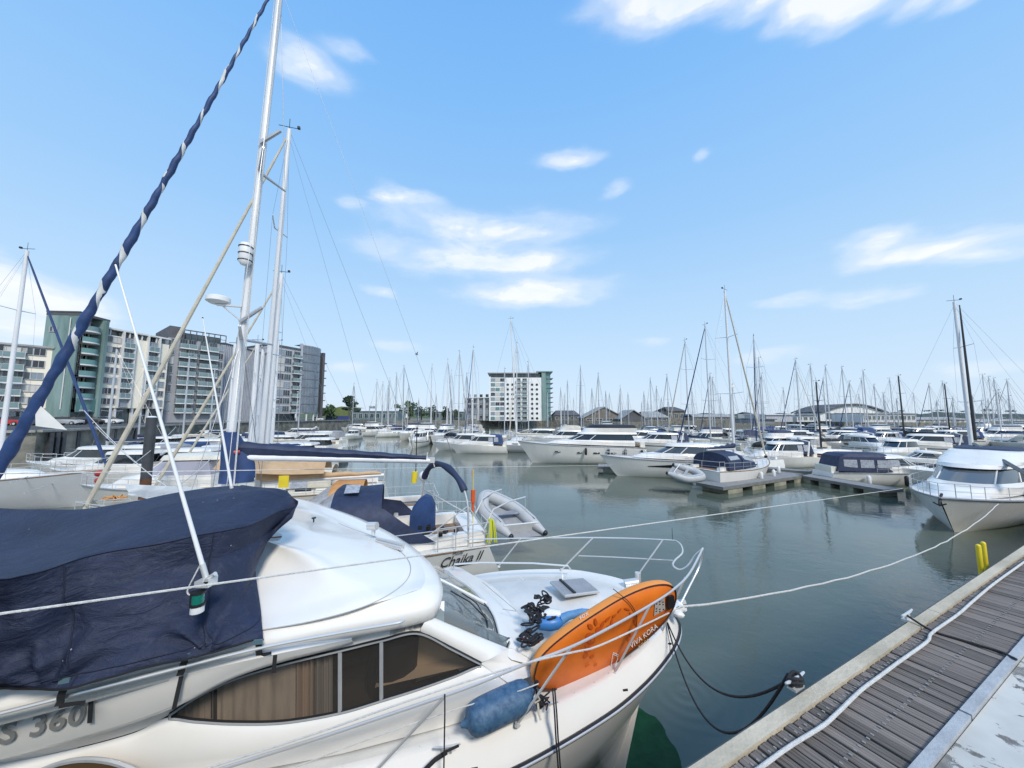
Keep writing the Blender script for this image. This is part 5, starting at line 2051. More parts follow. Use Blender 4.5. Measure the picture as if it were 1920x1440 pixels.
sailboat('sailing_yacht', 'big pale grey yacht at the far left edge with a blue furled sail', 8, 20, 470, 6, L=12.5, B=3.8, hullm=gel_grey, coverm=cream_cloth, sparm=alu_white, genoa=navy_blue, detail=2,
         mast_r=.12, fb=2.0, mast_at=.55, spread=2)
sailboat('sailing_yacht', 'white yacht lying bow left below the quay wall, small dark cockpit cover', 205, 38, 655, 182, L=12, B=3.5, hullm=gel, coverm=navy, sparm=alu, genoa=None, detail=1, mast_r=.13, fb=1.3, hood=navy)
leftm = [(232, 52, 184, 11, None, 'below the teal tower, second row from the quay wall'), (262, 62, 182, 11, navy, 'third row below the cream flats'),
         (316, 34, 188, 8.5, navy_blue, 'right of the steel pile under a bright blue cover'), (345, 50, 180, 10, None, 'below the grey balcony flats'),
         (378, 40, 190, 10.5, cream_cloth, 'with a sloping pale cover below the grey flats'), (392, 66, 180, 11, None, 'long low one under the ribbed block'),
         (560, 78, 184, 12, None, 'long one at the foot of the curved glass block'), (582, 54, 183, 11, None, 'just above the tan canvas boom tent'),
         (604, 62, 182, 9, grey_line, 'by the end of the left rows'), (590, 42, 186, 8, None, 'dark-hulled one nearest the open water'),
         (150, 60, 182, 10, None, 'under the quay wall left of the slanting blue sail'), (432, 52, 184, 9, navy, 'hidden among the cluster of masts'),
         (520, 48, 184, 9, None, 'right of the cluster of masts')]
leftm += [(120, 47, 184, 10, None, 'low white one between the blue sail and the quay wall'), (185, 30, 187, 9, None, 'nearer one crossed by the cream furled sail'),
          (262, 31, 190, 9.5, grey_line, 'just beside the steel pile top'), (300, 45, 182, 10, None, 'behind the steel pile, third row'), (410, 31, 187, 9, cream_cloth, 'nearest behind the blue mast collar'),
          (455, 40, 184, 10, None, 'among the feet of the thick pale masts'), (350, 28, 192, 9, None, 'white one left of the pale masts, near row'), (545, 34, 188, 9, None, 'right above the pale awning'),
          (240, 26, 190, 8, None, 'small near one between two cream furled sails'), (478, 58, 180, 11, navy, 'far one between the pale masts')]
for px, Y, hd_, L, cv, where in leftm:
    motorboat('motor_cruiser', 'motor cruiser%s, %s' % ('' if cv is None else ' with %s canvas' % cn[cv.name], where), px, Y, hd_, L=L, B=L * .33, canvas=cv,
              group='motor cruisers moored across the marina', detail=1, fb=1.4, hullm=(navy_sheen if px == 590 else gel), arch=px in (345, 392, 560))
wheelh = motorboat('motor_cruiser', 'cabin cruiser with sloping mauve windows and cream roof left of the navy sail cover', 372, 20.5, 196, L=9, B=3.1, detail=2, fb=1.4, cab=(.3, .70), hgt=1.25,
                   glassm=mat('mauve_glass', (.36, .35, .42), .15, spec=.8), roofm=gel_cream)
for (px, Y, yt, L, cov, gen, hood, r_, lab) in [
    (432, 23, 646, 10, cream_cloth, None, tan, .20, 'yacht whose short thick pale mast stands left in the mast cluster'),
    (473, 27, 640, 10, tan, cream_cloth, cream_cloth, .21, 'yacht in the fourth row of the mast cluster with tan canvas'),
    (512, 36, 640, 9, cream_cloth, None, navy, .20, 'yacht far back in the mast cluster before the curved glass block'),
    (560, 62, 705, 9, navy, None, None, .12, 'yacht before the curved glass block with a thin mast'),
    (484, 30, 655, 9, navy_blue, None, None, .20, 'yacht behind the mast cluster with a blue cover'),
    (395, 58, 690, 9, navy, None, None, .12, 'yacht before the grey balcony flats'),
    (345, 46, 668, 10, cream_cloth, None, None, .11, 'yacht with a plain mast before the join of the cream and grey flats'),
    (262, 44, 690, 9, navy, None, None, .11, 'yacht with a thin mast before the cream flats'),
]:
    sailboat('sailing_yacht', lab, px, Y, yt, 195, L=L, B=L * .32, coverm=cov, sparm=alu_white if r_ > .12 else alu, genoa=gen, hood=hood, detail=1, mast_r=r_, hullm=gel_cream if cov in (tan, cream_cloth) else gel, fb=1.4,
             group='sailing yachts in the left-hand rows')
# floating walkway behind the left rows
pontoon('pontoon', 'long timber-edged pontoon between the left-hand yachts and the quay wall', gz(70, 905, .5), gz(420, 838, .5), 1.6, floats=9)

y3 = sailboat('sailing_yacht', 'cream yacht, third mast of the left cluster, with pale awning and cream furled sail', 500, 18.5, 512, HL, tilt=-.25, L=10.5, B=3.4, hullm=gel_cream, coverm=tan, sparm=alu_white, genoa=cream_cloth, hood=cream_cloth,
              detail=2, mast_r=.155, fb=1.5, deckm=gel_cream)
y2 = sailboat('sailing_yacht', 'cream yacht with orange sprayhood lying just beyond the navy-covered boom', 491, 13.8, 240, HL, tilt=-.30, L=12, B=3.6, hullm=gel_cream, coverm=tan, sparm=alu_white, genoa=cream_cloth, hood=orange_cloth,
              detail=2, mast_r=.125, fb=1.45, deckm=gel_cream, radar=False)
# tan boom tent on the second yacht and pale awning on the third
for root_, xm_, z_, m1, nm in ((y2, 6.7, 3.75, tan, 'boom_tent'), (y3, 5.9, 3.3, cream_cloth, 'awning')):
    mb = MB()
    rows = []
    for i in range(9):
        t_ = i / 8
        x = xm_ + 1.0 - 3.4 * t_
        hh = z_ - .35 * t_ - .1 * sin(pi * t_)
        rows.append([Vector((x, -1.15 * (1 - .3 * t_), hh - .55)), Vector((x, -.5, hh - .12)), Vector((x, 0, hh)), Vector((x, .5, hh - .12)), Vector((x, 1.15 * (1 - .3 * t_), hh - .55))])
    mb.grid(rows)
    obj(nm, mb, m1, root_)
# yellow notice and horseshoe buoys on the second yacht
mb = MB(); mb.box(LP(y2, gy(532, 903, 12.2)), (.30, .03, .40)); obj('yellow_panel', mb, yellow, y2, smooth=False)
mb = MB(); mb.tube([LP(y2, gy(778, 884, 15)), LP(y2, gy(776, 905, 15))], .12, 10); obj('danbuoy', mb, yellow, y2)
mb = MB(); mb.tube([LP(y2, gy(782, 800, 15)), LP(y2, gy(779, 905, 15))], .02, 6); obj('danbuoy_pole', mb, black, y2)
mb = MB(); mb.ball(LP(y2, gy(795, 893, 15)), .22); mb.tube([LP(y2, gy(795, 900, 15)), LP(y2, gy(789, 960, 15))], .05, 6); obj('outboard_motor', mb, white_p, y2)
# red lifebuoy panels
mb = MB()
for k in range(2):
    mb.ball(gy(186, 888 + 13 * k, 17), .2, sc=(1, .6, .75))
wthing('red_fenders', mb, red, 'two red buoys stacked on a white rail behind the dark-decked bow on the left', 'buoy')
# pale slatted gangway rail and orange rope heap on the left
mb = MB()
rg = random.Random(5)
c = gz(213, 938, 1.75)
for k in range(9):
    a0 = rg.uniform(0, 6)
    mb.tube([c + Vector((rg.uniform(-.25, .25) + .22 * cos(a0 + t * .7), rg.uniform(-.12, .12) + .16 * sin(a0 + t * .7), .05 + .03 * k * (t % 2) * .5)) for t in range(8)], .028, 6)
wthing('orange_rope_heap', mb, orange_cloth, 'heap of orange rope on the bow of the cream yacht with the orange sprayhood', 'rope')

for rt, yy in ((y2, 1.85), (y3, 1.75)):
    for x_ in (3.0, 5.5, 8.0):
        fender(rt, (x_, yy, 1.05), random.choice([white_p, fend_blue, white_p]), L=.6, r=.13)
rg = random.Random(31)
lines = [((158, 770, 17), (300, 905, 12), 'pale mooring line slanting down right from the quay wall foot'), ((180, 800, 20), (330, 925, 11), 'second pale mooring line slanting down right among the left boats'),
         ((20, 905, 16), (100, 868, 30), 'pale line from the grey yacht bow back to the quay wall'), ((45, 925, 15), (150, 880, 28), 'lower pale line from the grey yacht to the quay wall'),
         ((250, 870, 13), (330, 800, 30), 'thin line rising between the left masts'), ((300, 930, 10), (395, 860, 16), 'thin line by the cabin cruiser with mauve windows')]
for a_, b_, lab in lines:
    mb = MB()
    mb.tube(sagline(gy(*a_), gy(*b_), .12, 14), .014, 5)
    wthing('mooring_line', mb, white_rope, lab, 'rope')

# ---------------------------------------------------------------- the yacht with her name on the quarter
CH = radians(180 + 18.1)
ch = empty('named_yacht', (-1.1, 12.0, 0), CH, label='white yacht lettered Chaika II with navy sprayhood, navy boom cover and tall mast', cat='sailing yacht')
Lc, Bc = 12.6, 3.9
h = hull_shape(Lc, Bc, 1.75, 1.32, 1.25, rake=1.4, tr=.55, power=2.1, ts=.70, nx=26)
gel_ch = mat('gelcoat_pale_grey', (.60, .60, .585), .3, var=.08, vscale=1.2, coat=.2)
build_hull(h, ch, gel_ch, rail=teak, toe=.035, deckm=nonskid)
# black line along the quarter
mb = MB()
sd = 1
r0 = [hull_pt(h, i, .7, sd).lerp(hull_pt(h, i, 1, sd), .30) + Vector((0, sd * .012, 0)) for i in range(1, 20)]
r1 = [hull_pt(h, i, .7, sd).lerp(hull_pt(h, i, 1, sd), .36) + Vector((0, sd * .012, 0)) for i in range(1, 20)]
mb.grid([r0, r1])
obj('stripe', mb, lettering, ch)
M_ch = Matrix.Translation(ch.location) @ Matrix.Rotation(CH, 4, 'Z')


def chp(x, y, z):
    return Vector((x, y, z))


# lettering on port quarter: reads left to right seen from us, so it runs towards the stern
def quarter(px, py, yl=1.36):
    o = M_ch.inverted() @ Vector((0, 0, HW))
    d = M_ch.to_3x3().inverted() @ ray(px, py)
    return o + d * ((yl - o.y) / d.y)


def on_hull(px, py):
    """point of the port quarter seen at a picture position"""
    best = None
    for i in range(0, 12):
        for f in range(11):
            p = hull_pt(h, i, .4, 1).lerp(hull_pt(h, i, .7, 1), f / 5) if f <= 5 else hull_pt(h, i, .7, 1).lerp(hull_pt(h, i, 1, 1), (f - 5) / 5)
            w_ = M_ch @ p
            dd = w_ - Vector((0, 0, HW))
            r_ = ray(px, py)
            k_ = dd.dot(r_) / r_.dot(r_)
            e_ = (dd - r_ * k_).length
            if best is None or e_ < best[0]:
                best = (e_, p)
    y_ = best[1].y
    return quarter(px, py, y_)


pa = on_hull(822, 1064)
pb = on_hull(902, 1047)
up_ = hull_pt(h, 2, 1, 1) - hull_pt(h, 2, .7, 1)
out_ = Vector((0, .05, 0))
me = text_mesh('Chaika II', .37, lettering, shear=.45, spacing=.95)
place_text(me, ch, pa + out_, pb - pa, up_, name='name_lettering')
me = text_mesh('Moody', .11, lettering, shear=.2)
qa_, qb_ = on_hull(848, 1040), on_hull(880, 1034)
place_text(me, ch, qa_ + out_, qb_ - qa_, up_, name='name_lettering')
# coachroof, cockpit
dkz = 1.30
house(ch, [ring(3.6, 9.6, 1.25, dkz, 2.4), ring(3.6, 9.4, 1.15, dkz + .28, 2.4), ring(3.65, 9.0, .98, dkz + .48, 2.4)], [gel, gel], ['coachroof', 'coachroof_edge'], topm=nonskid, topname='coachroof_top')
for sd in (-1, 1):
    for k in range(4):
        mb = MB(); mb.box((4.6 + k * 1.05, sd * 1.215, dkz + .16), (.62, .035, .13)); obj('cabin_window', mb, dglass, ch, smooth=False)
    mb = MB(); mb.box((2.1, sd * 1.15, dkz + .16), (3.0, .3, .32)); obj('cockpit_coaming', mb, gel, ch, smooth=False)
    mb = MB(); mb.tube([(2.6, sd * 1.15, dkz + .32), (2.6, sd * 1.15, dkz + .46)], [.09, .07], 12); obj('winch', mb, steel, ch)
    mb = MB(); mb.tube([(5, sd * .8, dkz + .58), (8.4, sd * .7, dkz + .56)], .02, 6); obj('handrail', mb, wood_rail, ch)
mb = MB(); mb.box((1.9, 0, dkz + .02), (3.0, 1.7, .04)); obj('cockpit_sole', mb, teak, ch, smooth=False)
mb = MB(); mb.box((.35, 0, dkz + .15), (.6, 2.2, .3)); obj('helm_seat', mb, gel, ch, smooth=False)
# sprayhood
def arch_(x, ww, z1, n=12, z0=dkz + .30, p=.55):
    return [Vector((x, ww * cos(pi * j / n), z0 + (z1 - z0) * (sin(pi * j / n)) ** p)) for j in range(n + 1)]
xs0 = 3.0
A_, B_, C_ = arch_(xs0, 1.36, 2.92), arch_(xs0 + 1.15, 1.36, 2.98), arch_(xs0 + 2.35, 1.18, dkz + .62, z0=dkz + .45)
mb = MB().use(navy)
wr_ = lambda P, s_: [p + Vector((0, 0, .02 * sin(j * 2.3 + s_))) for j, p in enumerate(P)]
mb.grid([wr_(A_, 0), wr_([a.lerp(b_, .5) + Vector((0, 0, -.05)) for a, b_ in zip(A_, B_)], 1), wr_(B_, 2), wr_([b_.lerp(c_, .12) for b_, c_ in zip(B_, C_)], 0)])
mb.grid([[b_.lerp(c_, .86) for b_, c_ in zip(B_, C_)], C_])
j0 = [j for j in range(13)]
for rng in ((0, 1), (6, 7), (11, 12)):
    mb.grid([[B_[j].lerp(C_[j], .12) for j in rng], [B_[j].lerp(C_[j], .86) for j in rng]])
# side wing running aft down to the coaming
mb.add([A_[12], A_[12] + Vector((-1.2, 0, -.12)), A_[11] + Vector((-.55, 0, -.1)), A_[11]], [(0, 1, 2, 3)])
mb.add([A_[0], A_[0] + Vector((-1.5, 0, -.12)), A_[1] + Vector((-.55, 0, -.1)), A_[1]], [(0, 1, 2, 3)])
mb.add([A_[1], A_[1] + Vector((-.55, 0, -.1)), A_[2] + Vector((-.1, 0, -.05)), A_[2]], [(0, 1, 2, 3)])
obj('sprayhood', mb, None, ch, angle=70)
for a_, c_ in ((1, 6), (7, 11)):
    mb = MB()
    mb.grid([[B_[j].lerp(C_[j], t_) + Vector((0, 0, .012 * sin(5 * j + 9 * t_))) for j in range(a_, c_ + 1)] for t_ in (.12, .3, .5, .68, .86)])
    obj('sprayhood_window', mb, vinyl, ch)
mb = MB(); mb.add([Vector((xs0 + .62, .30, 3.02)), Vector((xs0 + 1.0, .30, 3.03)), Vector((xs0 + 1.0, .85, 2.9)), Vector((xs0 + .62, .85, 2.9))], [(0, 1, 2, 3)]); obj('top_window', mb, vinyl, ch, smooth=False)
# wheel cover and stern arch
mb = MB()
pts = [(-.52, 0), (-.52, .75), (-.35, 1.02), (-.1, 1.12), (.15, 1.05), (.38, .85), (.5, .6), (.52, 0)]
mb.prism([Vector((1.75 + y * .72, -.15 + .25 * y, dkz + .12 + z)) for y, z in pts], (.1, .35, 0))
obj('wheel_cover', mb, navy_blue, ch, angle=60)
mb = MB()
ap = [Vector((1.75, -1.12, dkz)), Vector((1.72, -1.12, 2.5)), Vector((1.66, -1.0, 3.05)), Vector((1.45, -.45, 3.42)), Vector((1.12, .25, 3.42)), Vector((.78, .95, 3.02)), Vector((.62, 1.25, 2.4)), Vector((.6, 1.3, dkz))]
apc = catmull(ap, 40)
mb.tube(apc, .03, 8)
obj('arch_frame', mb, steel, ch)
mb = MB()
seg = apc[9:31]
mb.tube(seg, [.10 + .015 * sin(i) for i in range(len(seg))], 10)
obj('arch_cover', mb, navy, ch)
mb = MB()
mb.tube([ap[6], Vector((-.1, 1.2, dkz + .1))], .02, 6); mb.tube([ap[1], Vector((-.1, -1.1, dkz + .1))], .02, 6)
mb.tube([ap[2], Vector((1.9, -1.1, dkz + .3))], .016, 6); mb.tube([ap[6], Vector((1.8, 1.2, dkz + .3))], .016, 6)
obj('arch_stay', mb, steel, ch)
mb = MB(); mb.tube([(.2, -.2, 3.2), (.2, -.2, 3.0)], .01); mb.tube([(.25, .25, 2.65), (.25, .25, 2.25)], .07, 8); mb.tube([(.25, .25, 2.25), (.25, .25, 1.95)], .04, 8); obj('danbuoy', mb, mat('orange_red_plastic', (.70, .10, .02), .5), ch)
mb = MB(); mb.tube([(.25, .25, 3.3), (.25, .25, 1.4)], .014, 6); obj('danbuoy_pole', mb, yellow, ch)
# guard rails, pushpit, pulpit
n_ = len(h['st'])
for sd in (-1, 1):
    rail(ch, [hull_pt(h, i, 1, sd) for i in range(2, n_ - 2)], .62, every=4, r=.012)
    pp = [hull_pt(h, 3, 1, sd), hull_pt(h, 2, 1, sd), hull_pt(h, 1, 1, sd), hull_pt(h, 0, 1, sd), Vector((.02, sd * .45, 1.25))]
    rail(ch, pp, .66, every=1, r=.015, name='pushpit')
rail(ch, [hull_pt(h, n_ - 4, 1, -1), hull_pt(h, n_ - 2, 1, -1), Vector((Lc, 0, 1.75)), hull_pt(h, n_ - 2, 1, 1), hull_pt(h, n_ - 4, 1, 1)], .66, every=1, r=.016, name='pulpit')
# yellow line bag
mb = MB()
rg = random.Random(3)
for k in range(26):
    x, y = rg.uniform(-.12, .12), rg.uniform(-.1, .1)
    mb.tube([Vector((-.1 + x * .5, 1.2 + y, 1.95)), Vector((-.1 + x, 1.25 + y, 1.6)), Vector((-.1 + x * 1.3, 1.22 + y * 1.3, 1.25 + rg.uniform(0, .15)))], .016, 5)
obj('yellow_line', mb, mat('yellow_floating_line', (.60, .62, .05), .7), ch)
# outboard / gear clutter on the quarter
mb = MB()
for k in range(10):
    mb.box((rg.uniform(.2, 2.6), rg.uniform(.4, 1.3), dkz + .36 + rg.uniform(0, .1)), (.12, .1, .1), Matrix.Rotation(rg.uniform(0, 3), 3, 'Z'))
obj('deck_gear', mb, black, ch)
mb = MB()
for k in range(4):
    mb.tube([Vector((2.3 + .18 * cos(a), 1.15 + .14 * sin(a), dkz + .36 + .03 * k)) for a in [2 * pi * i / 14 for i in range(15)]], .018, 5)
obj('coiled_sheet', mb, white_rope, ch)
# mast, boom, rigging
XM = 7.05
zt = 18.6
RK = .030
XR = lambda z: XM - RK * max(0, z - 3)
mb = MB()
mb.tube([(XR(dkz + .4 + (zt - dkz - .4) * i / 12), 0, dkz + .4 + (zt - dkz - .4) * i / 12) for i in range(13)], [.098 - .0012 * i for i in range(13)], 16)
mast = obj('mast', mb, alu_white, ch)
mb = MB()
for dy in (-.07, .07):
    mb.tube([(XR(2) - .06, dy, dkz + .5), (XR(3) - .06, dy, 3), (XR(zt) - .06, dy, zt)], .011, 5)
mb.tube([(XM + .11, .03, dkz + .5), (XR(zt) + .11, .03, zt)], .01, 5)
mb.tube([(XM - .28, .35, dkz + .3), (XR(12) - .02, .05, 12)], .009, 5)
mb.tube([(XM - .35, .5, dkz + .3), (XR(14) - .02, .05, 14)], .009, 5)
obj('halyard', mb, white_rope, ch)
for z_, ww in ((dkz + 5.9, 1.25), (dkz + 11.0, 1.0)):
    mb = MB()
    for sd in (-1, 1):
        mb.tube([(XR(z_), sd * .05, z_), (XR(z_) - .38, sd * ww, z_ + .12)], [.05, .03], 8)
    obj('spreader', mb, alu, mast)
zs1, zs2 = dkz + 5.9, dkz + 11.0
for sd in (-1, 1):
    mb = MB()
    mb.tube([(XM - .25, sd * 1.75, dkz), (XR(zs1) - .38, sd * 1.25, zs1 + .12), (XR(zs2) - .38, sd * 1.0, zs2 + .12), (XR(zt), 0, zt)], .008, 5)
    mb.tube([(XM - .6, sd * 1.7, dkz), (XR(zs1), 0, zs1)], .008, 5)
    mb.tube([(XM + .45, sd * 1.68, dkz), (XR(zs1), 0, zs1)], .008, 5)
    obj('shroud', mb, wire, ch)
mb = MB(); mb.tube([(0, .5, 1.3), (1.2, 0, 4.6), (XR(zt), 0, zt)], .0045, 5); mb.tube([(0, -.5, 1.3), (1.2, 0, 4.6)], .008, 5); obj('backstay', mb, wire, ch)
# furled genoa: navy sacrificial strip spiralling with white
f0 = LP(ch, gy(-104, 1052, 8.05))
f1 = LP(ch, gy(514, -22, 9.75))
fm = bpy.data.materials.new('spiral_furled_sail')
fm.use_nodes = True
N = NT(fm.node_tree)
b = N.n['Principled BSDF']
g = N.new('ShaderNodeTexCoord')
sx = N.new('ShaderNodeSeparateXYZ')
N.l.new(g.outputs['UV'], sx.inputs[0])
tw = N.math('FRACT', N.math('ADD', N.math('MULTIPLY', sx.outputs[1], 15.0), sx.outputs[0]))
wn_ = N.noise(g.outputs['Object'], 1.3, 3, .6)
lim_ = N.math('MULTIPLY_ADD', wn_, 1.5, -.58)
whi = N.math('LESS_THAN', tw, lim_)
whi = N.math('MULTIPLY', whi, N.math('GREATER_THAN', sx.outputs[1], .30))
nv = N.ramp(N.noise(g.outputs['Object'], 5, 5, .6), [(.3, (.012, .032, .10)), (.7, (.022, .062, .19))])
N.l.new(N.mix(whi, nv, (.62, .62, .60, 1)), b.inputs['Base Color'])
b.inputs['Roughness'].default_value = .6
n_s = 120
prof = []
mb = MB()
for i in range(n_s + 1):
    t_ = i / n_s
    wv_ = 1 + .10 * sin(t_ * 95) + .05 * sin(t_ * 41 + 1)
    rr_ = (.128 * (1 - t_) + .032 * t_) * wv_
    if t_ < .02:
        rr_ *= t_ / .02 * .6 + .4
    if t_ > .22:
        pass
    prof.append(rr_)
line = []
for i in range(n_s + 1):
    p = f0.lerp(f1, i / n_s)
    p.z -= 4 * .10 * (i / n_s) * (1 - i / n_s)
    p.y += .02 * sin(i * 1.7)
    line.append(p)
mb.tube(line, prof, 12, cap=False)
mb.mats = [fm]
me = bpy.data.meshes.new('furled_genoa')
me.from_pydata([tuple(v) for v in mb.v], [], mb.f)
me.materials.append(fm)
uv = me.uv_layers.new(name='UVMap')
for p in me.polygons:
    p.use_smooth = True
    for k_, li in enumerate(p.loop_indices):
        vi = me.loops[li].vertex_index
        i_, j_ = divmod(vi, 12)
        u_ = j_ / 12
        js = [me.loops[l].vertex_index % 12 for l in p.loop_indices]
        if j_ == 0 and 11 in js:
            u_ = 1.0
        uv.data[li].uv = (u_, i_ / n_s)
obj('furled_genoa', me, None, ch)
# second thin stay with a loose flapping corner
mb = MB()
p_ = f0.lerp(f1, .20)
mb.add([p_ + Vector((-.05, 0, .25)), p_ + Vector((-.75, .1, -.45)), p_ + Vector((-.15, .05, -.35))], [(0, 1, 2)])
obj('sail_clew', mb, sailwhite, ch, smooth=False)
# boom and cover
bz0, bz1 = 3.93, 3.60
XB = 1.62
mb = MB()
mb.tube([(XM - .12, 0, bz0 - .02), (XB, 0, bz1)], [.10, .085], 10)
boom_o = obj('boom', mb, alu_white, ch)
mb = MB(); mb.box((XB - .05, 0, bz1 + .02), (.2, .12, .16)); mb.tube([(XB - .1, 0, bz1), (XB - .15, 0, bz1 - .2)], .02, 6); obj('boom_end', mb, steel, boom_o)
mb = MB()
rows = []
for i in range(25):
    t_ = i / 24
    x = XM - .25 + (XB + .12 - XM + .25) * t_
    cz = bz0 + (bz1 - bz0) * t_ + .03
    hh = .40 * (1 - .60 * t_) + .012 * sin(i * 1.9)
    ww = .17 * (1 - .35 * t_) + .008 * sin(i * 2.7)
    rows.append([Vector((x, ww * sin(2 * pi * j / 14) * (1.0 if cos(2 * pi * j / 14) < 0 else .75), cz + hh * (.5 - .5 * cos(2 * pi * j / 14)) - .03 + .008 * sin(3 * j + i))) for j in range(14)])
mb.grid(rows, closed=True); mb.fan(rows[-1]); mb.fan(rows[0])
obj('sail_cover', mb, navy, boom_o)
mb = MB()
rows = []
for i in range(9):
    t_ = i / 8
    z_ = bz0 - .72 + 1.38 * t_
    wx = (.16 + .52 * (1 - abs(2 * min(t_, .8) - .75)) ** 1.0) * (1 - .35 * max(0, t_ - .6))
    ring_ = []
    for j in range(16):
        a = 2 * pi * j / 16
        ex = (.18 if cos(a) > 0 else .62 * (1 - .75 * max(0, t_ - .45) / .55)) * (1 + .05 * sin(4 * a + i))
        ring_.append(Vector((XM + ex * cos(a) - .02, .17 * sin(a) * (1 + .12 * sin(5 * a + i * 1.3)), z_ - (.25 * (1 - t_) * max(0, cos(a)) * 0))))
    rows.append(ring_)
mb.grid(rows, closed=True)
obj('mast_collar', mb, navy_blue, boom_o)
mb = MB()
mb.tube([Vector((XM - .33, .165, bz0 + .13)), Vector((XM - .20, .19, bz0 + .12))], .05, 8)
obj('badge', mb, red, boom_o)
# radar reflector, radome, steaming gear on the mast
def inner_z(py, y=9.8):
    return gy(470, py, y).z
zr = inner_z(482)
mb = MB(); XQ = XR(zr)
mb.tube([(XQ + .02, .32, zr - .34), (XQ + .02, .32, zr - .25), (XQ + .02, .32, zr + .2), (XQ + .02, .32, zr + .28)], [.10, .16, .16, .13], 12); obj('radar_reflector', mb, white_p, mast)
mb = MB()
for k in range(3):
    mb.tube([Vector((XQ + .02 + .17 * cos(a), .32 + .17 * sin(a), zr - .22 + .2 * k)) for a in [2 * pi * i / 12 for i in range(13)]], .012, 5)
mb.tube([(XQ, .1, zr - .25), (XQ + .02, .3, zr - .3)], .015, 5); mb.tube([(XQ, .1, zr + .25), (XQ + .02, .3, zr + .25)], .015, 5)
obj('reflector_strap', mb, black, mast)
zr = inner_z(568)
XQ = XR(zr)
mb = MB(); mb.tube([(XQ + .62, .1, zr - .10), (XQ + .62, .1, zr - .04), (XQ + .62, .1, zr + .07), (XQ + .62, .1, zr + .12)], [.18, .28, .28, .2], 18); obj('radar_dome', mb, white_p, mast)
mb = MB(); mb.box((XQ + .35, .1, zr - .13), (.6, .1, .04)); mb.tube([(XQ + .1, .05, zr - .5), (XQ + .5, .1, zr - .15)], .02, 6); obj('radar_bracket', mb, steel, mast)
for py in (265, 600):
    z_ = inner_z(py)
    mb = MB(); mb.tube([(XR(z_) + .05, .12, z_ - .08), (XR(z_) - .5, .25, z_ + .36)], [.06, .05], 8); obj('spreader', mb, alu, mast)
# dinghy on davits
dinghy('grey inflatable dinghy hanging on davits behind the stern of the yacht named on its quarter', gz(912, 935, 1.85), gz(958, 1006, .92), gz(1022, 999, .92), r=.235, wheels=True)
mb = MB()
for a_, b_ in (((905, 935), (940, 918)), ((925, 955), (985, 932))):
    p0, p1 = gz(a_[0], a_[1], 2.0), gz(b_[0], b_[1], 2.15)
    mb.tube([LP(ch, p0 + Vector((-.4, -.3, -.8))), LP(ch, p0), LP(ch, p0.lerp(p1, .5) + Vector((0, 0, .06))), LP(ch, p1)], .028, 8)
    mb.tube([LP(ch, p1), LP(ch, p1 + Vector((0, 0, -.5)))], .012, 5)
obj('davit', mb, steel, ch)
# ================================================================== THE NEAR MOTOR CRUISER
PS = radians(80)
AX = Vector((sin(PS), cos(PS), 0))
BX = Vector((-cos(PS), sin(PS), 0))


def S3(s, t, z):
    return AX * s + BX * t + Vector((0, 0, z))


def T3(px, py, t):
    d = ray(px, py)
    k = t / d.dot(BX)
    p = d * k
    return Vector((p.x, p.y, HW + p.z))


def sc(p):
    return p.dot(AX), p.dot(BX)


base = S3(-2.0, 5.5, 0)
nb = empty('near_motor_cruiser', base, 0, label='big white flybridge motor cruiser filling the foreground, moored along the boardwalk', cat='motor cruiser')


def nobj(name, mb, m=None, parent=nb, **kw):
    mb2 = mb
    mb2.v = [v - base for v in mb.v]
    return obj(name, mb2, m, parent, **kw)


gelN = mat('near_gelcoat', (.83, .80, .755), .22, var=.05, vscale=.9, coat=.4, dark=(.77, .74, .69), streak=True)
deckN = mat('near_deck', (.77, .745, .70), .5, var=.10, vscale=2.2, bump=.15, bscale=300, dark=(.64, .63, .59))


def interp(tab, s):
    if s <= tab[0][0]:
        return list(tab[0][1:])
    for a, c in zip(tab[:-1], tab[1:]):
        if s <= c[0]:
            f = (s - a[0]) / (c[0] - a[0])
            return [x + (y - x) * f for x, y in zip(a[1:], c[1:])]
    return list(tab[-1][1:])


# hull rows on the near (starboard) side, as (s, t, z)
rubS = [(-7.5, 3.72, 1.22), (-3, 3.66, 1.30), (-1, 3.66, 1.40), (0, 3.69, 1.48), (.72, 3.73, 1.58), (1.69, 3.90, 1.76), (2.26, 4.08, 1.88), (2.74, 4.33, 1.97), (3.05, 4.56, 2.02), (3.25, 4.80, 2.05), (3.33, 5.05, 2.06)]
capS = [(-7.5, 3.86, 1.50), (-3, 3.82, 1.58), (-1, 3.86, 1.66), (0, 3.88, 1.75), (.74, 3.88, 1.85), (1.60, 4.00, 1.98), (2.15, 4.18, 2.08), (2.62, 4.40, 2.16), (2.95, 4.62, 2.21), (3.14, 4.84, 2.24), (3.21, 5.05, 2.25)]
midS = [(-7.5, 3.95, .5), (-3, 3.9, .5), (-1, 3.9, .52), (0, 3.95, .55), (.72, 4.08, .6), (1.6, 4.4, .72), (2.1, 4.62, .85), (2.5, 4.85, 1.0), (2.7, 4.98, 1.15), (2.82, 5.06, 1.25), (2.88, 5.12, 1.3)]
wlS = [(-7.5, 4.1, -.1), (-3, 4.05, -.1), (-1, 4.08, -.1), (0, 4.18, -.1), (.7, 4.36, -.1), (1.45, 4.72, -.1), (1.85, 4.92, -.1), (2.15, 5.06, -.1), (2.28, 5.12, -.1), (2.35, 5.16, -.1), (2.38, 5.18, -.1)]
kS = [(s - .1, t + .5 * (5.3 - t), -.6) for s, t, z in wlS]
rows_ = [[S3(*p) for p in tab] for tab in (kS, wlS, midS, rubS, capS)]
rows_ = [catmull(r, 60) for r in rows_]
